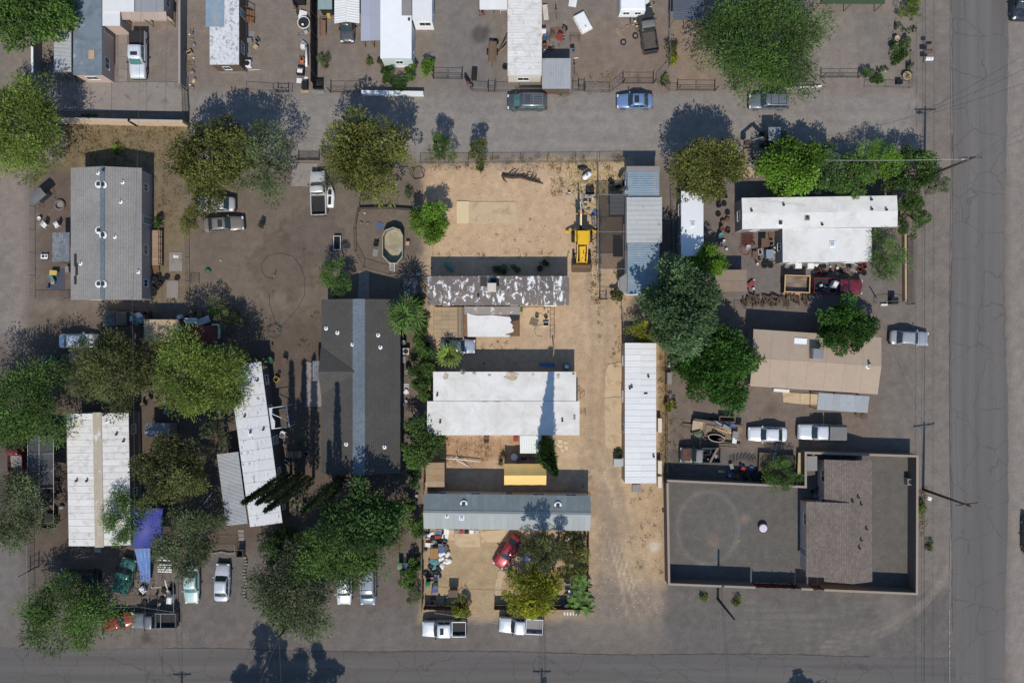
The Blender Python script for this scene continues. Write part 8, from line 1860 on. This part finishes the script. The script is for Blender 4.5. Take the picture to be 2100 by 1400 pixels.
# --- southwest lots
bin_('blue wheeled bin by the west lane fence', 103, 738, M('bin_blue', OC(30,52,110), .5, .1)); bin_('teal wheeled bin by the west lane fence', 119, 735, M('bin_teal', OC(22,92,92), .5, .1)); scatter('in the gap between the lane trees', (150,728,178,742), 4, ('box','bag','sheet'), ('white','tan','grey'), 91)
scatter('heaped in the bed of the dark pickup', (270,642,298,664), 24, ('bag','box','can','bag','cloth'), ('white','grey','teal','tan','white','red'), 92, .66, .42); scatter('second layer heaped in the dark pickup bed', (273,646,295,661), 8, ('bag','can','cloth'), ('white','grey','teal'), 93, .92, .5)
scatter('around the tan shed and red shed', (372,636,420,664), 7, ('box','sheet','drum','bag'), ('black','grey','brown','white'), 94); tarp('white tarp sagging beside the red shed', [(377,652),(404,652),(404,664),(380,664)], [1.6,1.4,1.2,1.2], 'white'); sheet('bent white metal sheet beside the red shed', 417, 658, 1.8, .8, 'silver', -20, 1.2, .03, .3)
o = place('row_boat', 'small white boat standing on end beside the red shed', 'boat', 445, 684, 90); MB().loft([[(x,-w_,z0_),(x,w_,z0_),(x,w_*1.15,.6),(x,-w_*1.15,.6)] for x, w_, z0_ in ((-1.2,.35,.1),(-.4,.45,.0),(.5,.4,.02),(1.2,.08,.25))][::-1]).build('hull', m_glossw, o); [MB().box(x-.12,x+.12,-.4,.4,.605,.64).build('thwart', m_wood, o) for x in (-.7,.1)]; MB().bbox(-1.0,-.3,-.3,.3,.602,.63,.01).build('well', m_dark, o)
for (x, y, l) in ((556,738,'green'),): drum('green rimmed barrel at the slanted home end', x, y, 'green', .42, .8)
tyre('small tyre on the path by the slanted home', 573, 763, None, 0, .22); box('yellow planter box on the path by the slanted home', 568, 777, .6, .6, .4, 'yellow', 30, 0, None, True); chair('brown patio chair near the cypress shadows', 585, 740, 20, 'brown'); chair('white patio chair south of the open canopy', 583, 888, 200, 'white'); table('long grey picnic table behind the cypress row', 606, 930, 1.9, .8, .7, m_wood, 0, None, False, 'picnic_table', 4); scatter('on the dark patio by the cypress row', (572,905,630,958), 8, ('pot','box','rock'), ('grey','brown','white'), 95)
scatter('beside the cypress flagstones', (600,1025,625,1045), 4, ('pot','bucket','rock'), ('teal','white','grey'), 96); sheet('old bonnet sheet by the end of the tan striped roof', 201, 1127, .9, .6, 'grey', 10, .05)
o = place('truck_bed_trailer', 'black trailer box beside the pipe framed tarp carport', 'trailer', 107, 1064, 92); MB().box(-.9,.9,-.75,.75,.4,.46).box(-.9,.9,-.75,-.7,.46,.9).box(-.9,.9,.7,.75,.46,.9).box(-.9,-.85,-.7,.7,.46,.9).box(.85,.9,-.7,.7,.46,.9).build('body', m_dark, o); [wheel(o, 0, s*.9, .3, .18) for s in (-1,1)]; MB().bar((-.9,0,.42),(-1.8,0,.4), .08).build('drawbar', m_dsteel, o)
scatter('under the bare hoops of the tarp carport', (90,985,128,1040), 8, ('box','bag','cloth','tyre'), ('black','grey','brown'), 97)
for k in range(7): sheet('white slat of the stacked bench boards by the blue tarp', 338, 1139+k*4.6+(5 if k > 2 else 0), 1.7, .16, 'white', 2, .25, .03, .01, 'white slats by the blue tarp', 'slat', 'slat')
ladder('aluminium ladder lying beside the teal green pickup', (270,1185), (281,1162), .1, .1, .45); scatter('in the littered yard below the blue tarp', (288,1195,362,1240), 18, ('box','bag','frame','bucket','plank','tyre','can'), ('white','brown','grey','black','tan'), 98, gap=.8); appliance('white box machine by the mint sedan fence', 355, 1224, 1.1, .9, .6, 'white', 5, True)
box('grey stone pillar planter by the gravel parking', 497, 1130, .8, .9, 1.0, M('pillar', OC(122,112,104), .9, .12), 0, 0, None, True, 'pillar_planter', 'planter')
for k in range(14): rock('stone in the edging of the gravel parking', 503+2*math.sin(k), 1142+k*6.5, .45, None, 'edging stones of the gravel parking', 700+k)
for k in range(10): rock('stone in the low edging above the sedan parking', 438+k*5.5, 1132+1.5*math.cos(k), .4, None, 'edging stones above the sedan', 740+k)
bin_('green bin standing on the bare driveway edge', 822, 1155, M('bin_olive', OC(82,122,84), .5, .1)); bin_('blue grey bin beside the pale blossom shrub', 838, 1155, 'blue'); scatter('between the hatchback tree and driveway', (655,1225,680,1242), 3, ('rock',), ('grey',), 99); rock('grey boulder beneath the white blossom shrub', 829, 1172, .4)
scatter('behind the striped ridge double wide', (288,815,350,845), 6, ('box','sheet','drum'), ('grey','brown','rusty'), 101); building('tool_shed', 'little grey roofed tool shed east of the striped ridge double wide', (299,868,350,895), 2.0, m_grey, M('mottled_grey_tin', OC(128,132,138), .6, .2, 2, .1), 'gable', 'x', .3, .5, 'corr', .9, cat='shed', open_=False); pipe('white pole lying west of the slanted awning', [(418,1033,.1),(435,1010,.5)], .05, m_white, cat='pole', name='pole')

# ================================================================ weeds, grass and pebbles
def tufts(name, label, spots, n, col, size=.3, seed=5, spread=.35, lift=1.0):
    r = np.random.default_rng(seed); P = []
    for (x0, y0, x1, y1, k) in spots:
        px = r.uniform(x0, x1, k); py = r.uniform(y0, y1, k); P.append(np.stack([(px-CX)*S, (CY-py)*S], 1))
    P = np.concatenate(P); m_ = len(P); idx = np.repeat(np.arange(m_), n); t = len(idx)
    pos = np.concatenate([P[idx]+r.normal(0, spread, (t, 2))*r.uniform(.2, 1, (m_, 1))[idx], np.full((t, 1), .01)], 1); a = r.uniform(0, 6.283, t)
    d = np.stack([np.cos(a), np.sin(a), r.uniform(.2, 1.3, t)*lift], 1)
    o = mobj(name, leaf_mesh(name, pos, d, size, .05, r.uniform(0, 1, t), leaf_mat('leaf_'+col, LEAF[col]), 0, r)); o['kind'] = 'stuff'; o['label'] = label; o['category'] = 'grass'
LEAF['straw'] = (.27,.21,.11); LEAF['dry'] = (.15,.12,.07)
tufts('dry_grass', 'dry straw coloured grass scattered over the lots', [(140,255,380,343,260),(312,345,380,470,60),(1130,336,1280,400,120),(1212,440,1230,620,60),(885,340,1170,350,40),(1352,640,1366,985,80),(1285,994,1362,1180,25),(1880,1000,1900,1100,40),(330,1100,360,1240,10),(0,340,70,380,20),(1365,850,1400,985,30),(900,900,1030,945,40),(1150,150,1280,190,30),(1260,318,1280,332,20),(870,320,1200,334,70)], 14, 'straw', .26, 5)
tufts('weeds', 'low green weeds scattered over the soil', [(885,515,1170,530,22),(1175,340,1215,420,18),(1226,400,1232,700,24),(1255,560,1285,740,20),(150,260,380,340,26),(610,690,640,712,8),(1255,700,1275,760,10),(890,440,1160,500,10),(840,420,900,700,10),(1370,900,1395,980,10),(500,440,700,700,4),(1140,190,1170,198,10),(960,700,1060,720,10),(1180,960,1215,1020,8),(640,640,660,660,3)], 12, 'green', .2, 6, .22)
def pebbles(name, label, spots, seed, lo, hi, cols):
    r = np.random.default_rng(seed); P = []
    for (x0, y0, x1, y1, k) in spots: P.append(np.stack([(r.uniform(x0, x1, k)-CX)*S, (CY-r.uniform(y0, y1, k))*S], 1))
    P = np.concatenate(P); n = len(P); s = r.uniform(lo, hi, n)**1.0*r.uniform(.5, 1, n)
    base = np.array([[1,0,0],[.2,.9,0],[-.9,.4,0],[-.5,-.8,0],[.4,-.7,0],[.1,.1,.7]]); V = base[None]*s[:, None, None]*r.uniform(.7, 1.3, (n, 6, 3)); a = r.uniform(0, 6.28, n); c_, s_ = np.cos(a)[:, None], np.sin(a)[:, None]
    X = V[..., 0]*c_-V[..., 1]*s_+P[:, :1]; Y = V[..., 0]*s_+V[..., 1]*c_+P[:, 1:]; V = np.stack([X, Y, V[..., 2]+.001], -1).reshape(-1, 3)
    f = np.array([[0,1,5],[1,2,5],[2,3,5],[3,4,5],[4,0,5]]); Fc = (f[None]+6*np.arange(n)[:, None, None]).reshape(-1, 3)
    m = bpy.data.meshes.new(name); np_mesh(m, V, Fc); at_ = m.attributes.new('tint', 'FLOAT', 'POINT'); at_.data.foreach_set('value', np.repeat(r.random(n), 6).astype(np.float32))
    mt, t, b = nodes_new(name+'_stone'); A = N(t, 'ShaderNodeAttribute', attribute_name='tint'); t.links.new(mixc(t, A.outputs['Fac'], cols[0], cols[1]), b.inputs['Base Color']); b.inputs['Roughness'].default_value = .9
    m.materials.append(mt); o = mobj(name, m); o['kind'] = 'stuff'; o['label'] = label; o['category'] = 'stones'
pebbles('pebbles', 'pebbles and clods scattered over the sandy lot', [(880,340,1275,530,1500),(1175,530,1280,1260,1500),(880,690,1180,760,300),(880,892,1110,950,350),(870,1085,1210,1260,500),(1285,992,1362,1260,400)], 21, .03, .11, (OC(132,110,88), OC(196,174,146)))
pebbles('gravel', 'loose gravel and stones scattered over lanes and yards', [(0,0,2100,345,3800),(0,345,870,1330,4500),(1365,345,1950,1330,4800),(0,1240,1950,1330,1200),(1370,990,1870,1200,2200)], 22, .03, .085, (OC(80,74,68), OC(126,119,111)))
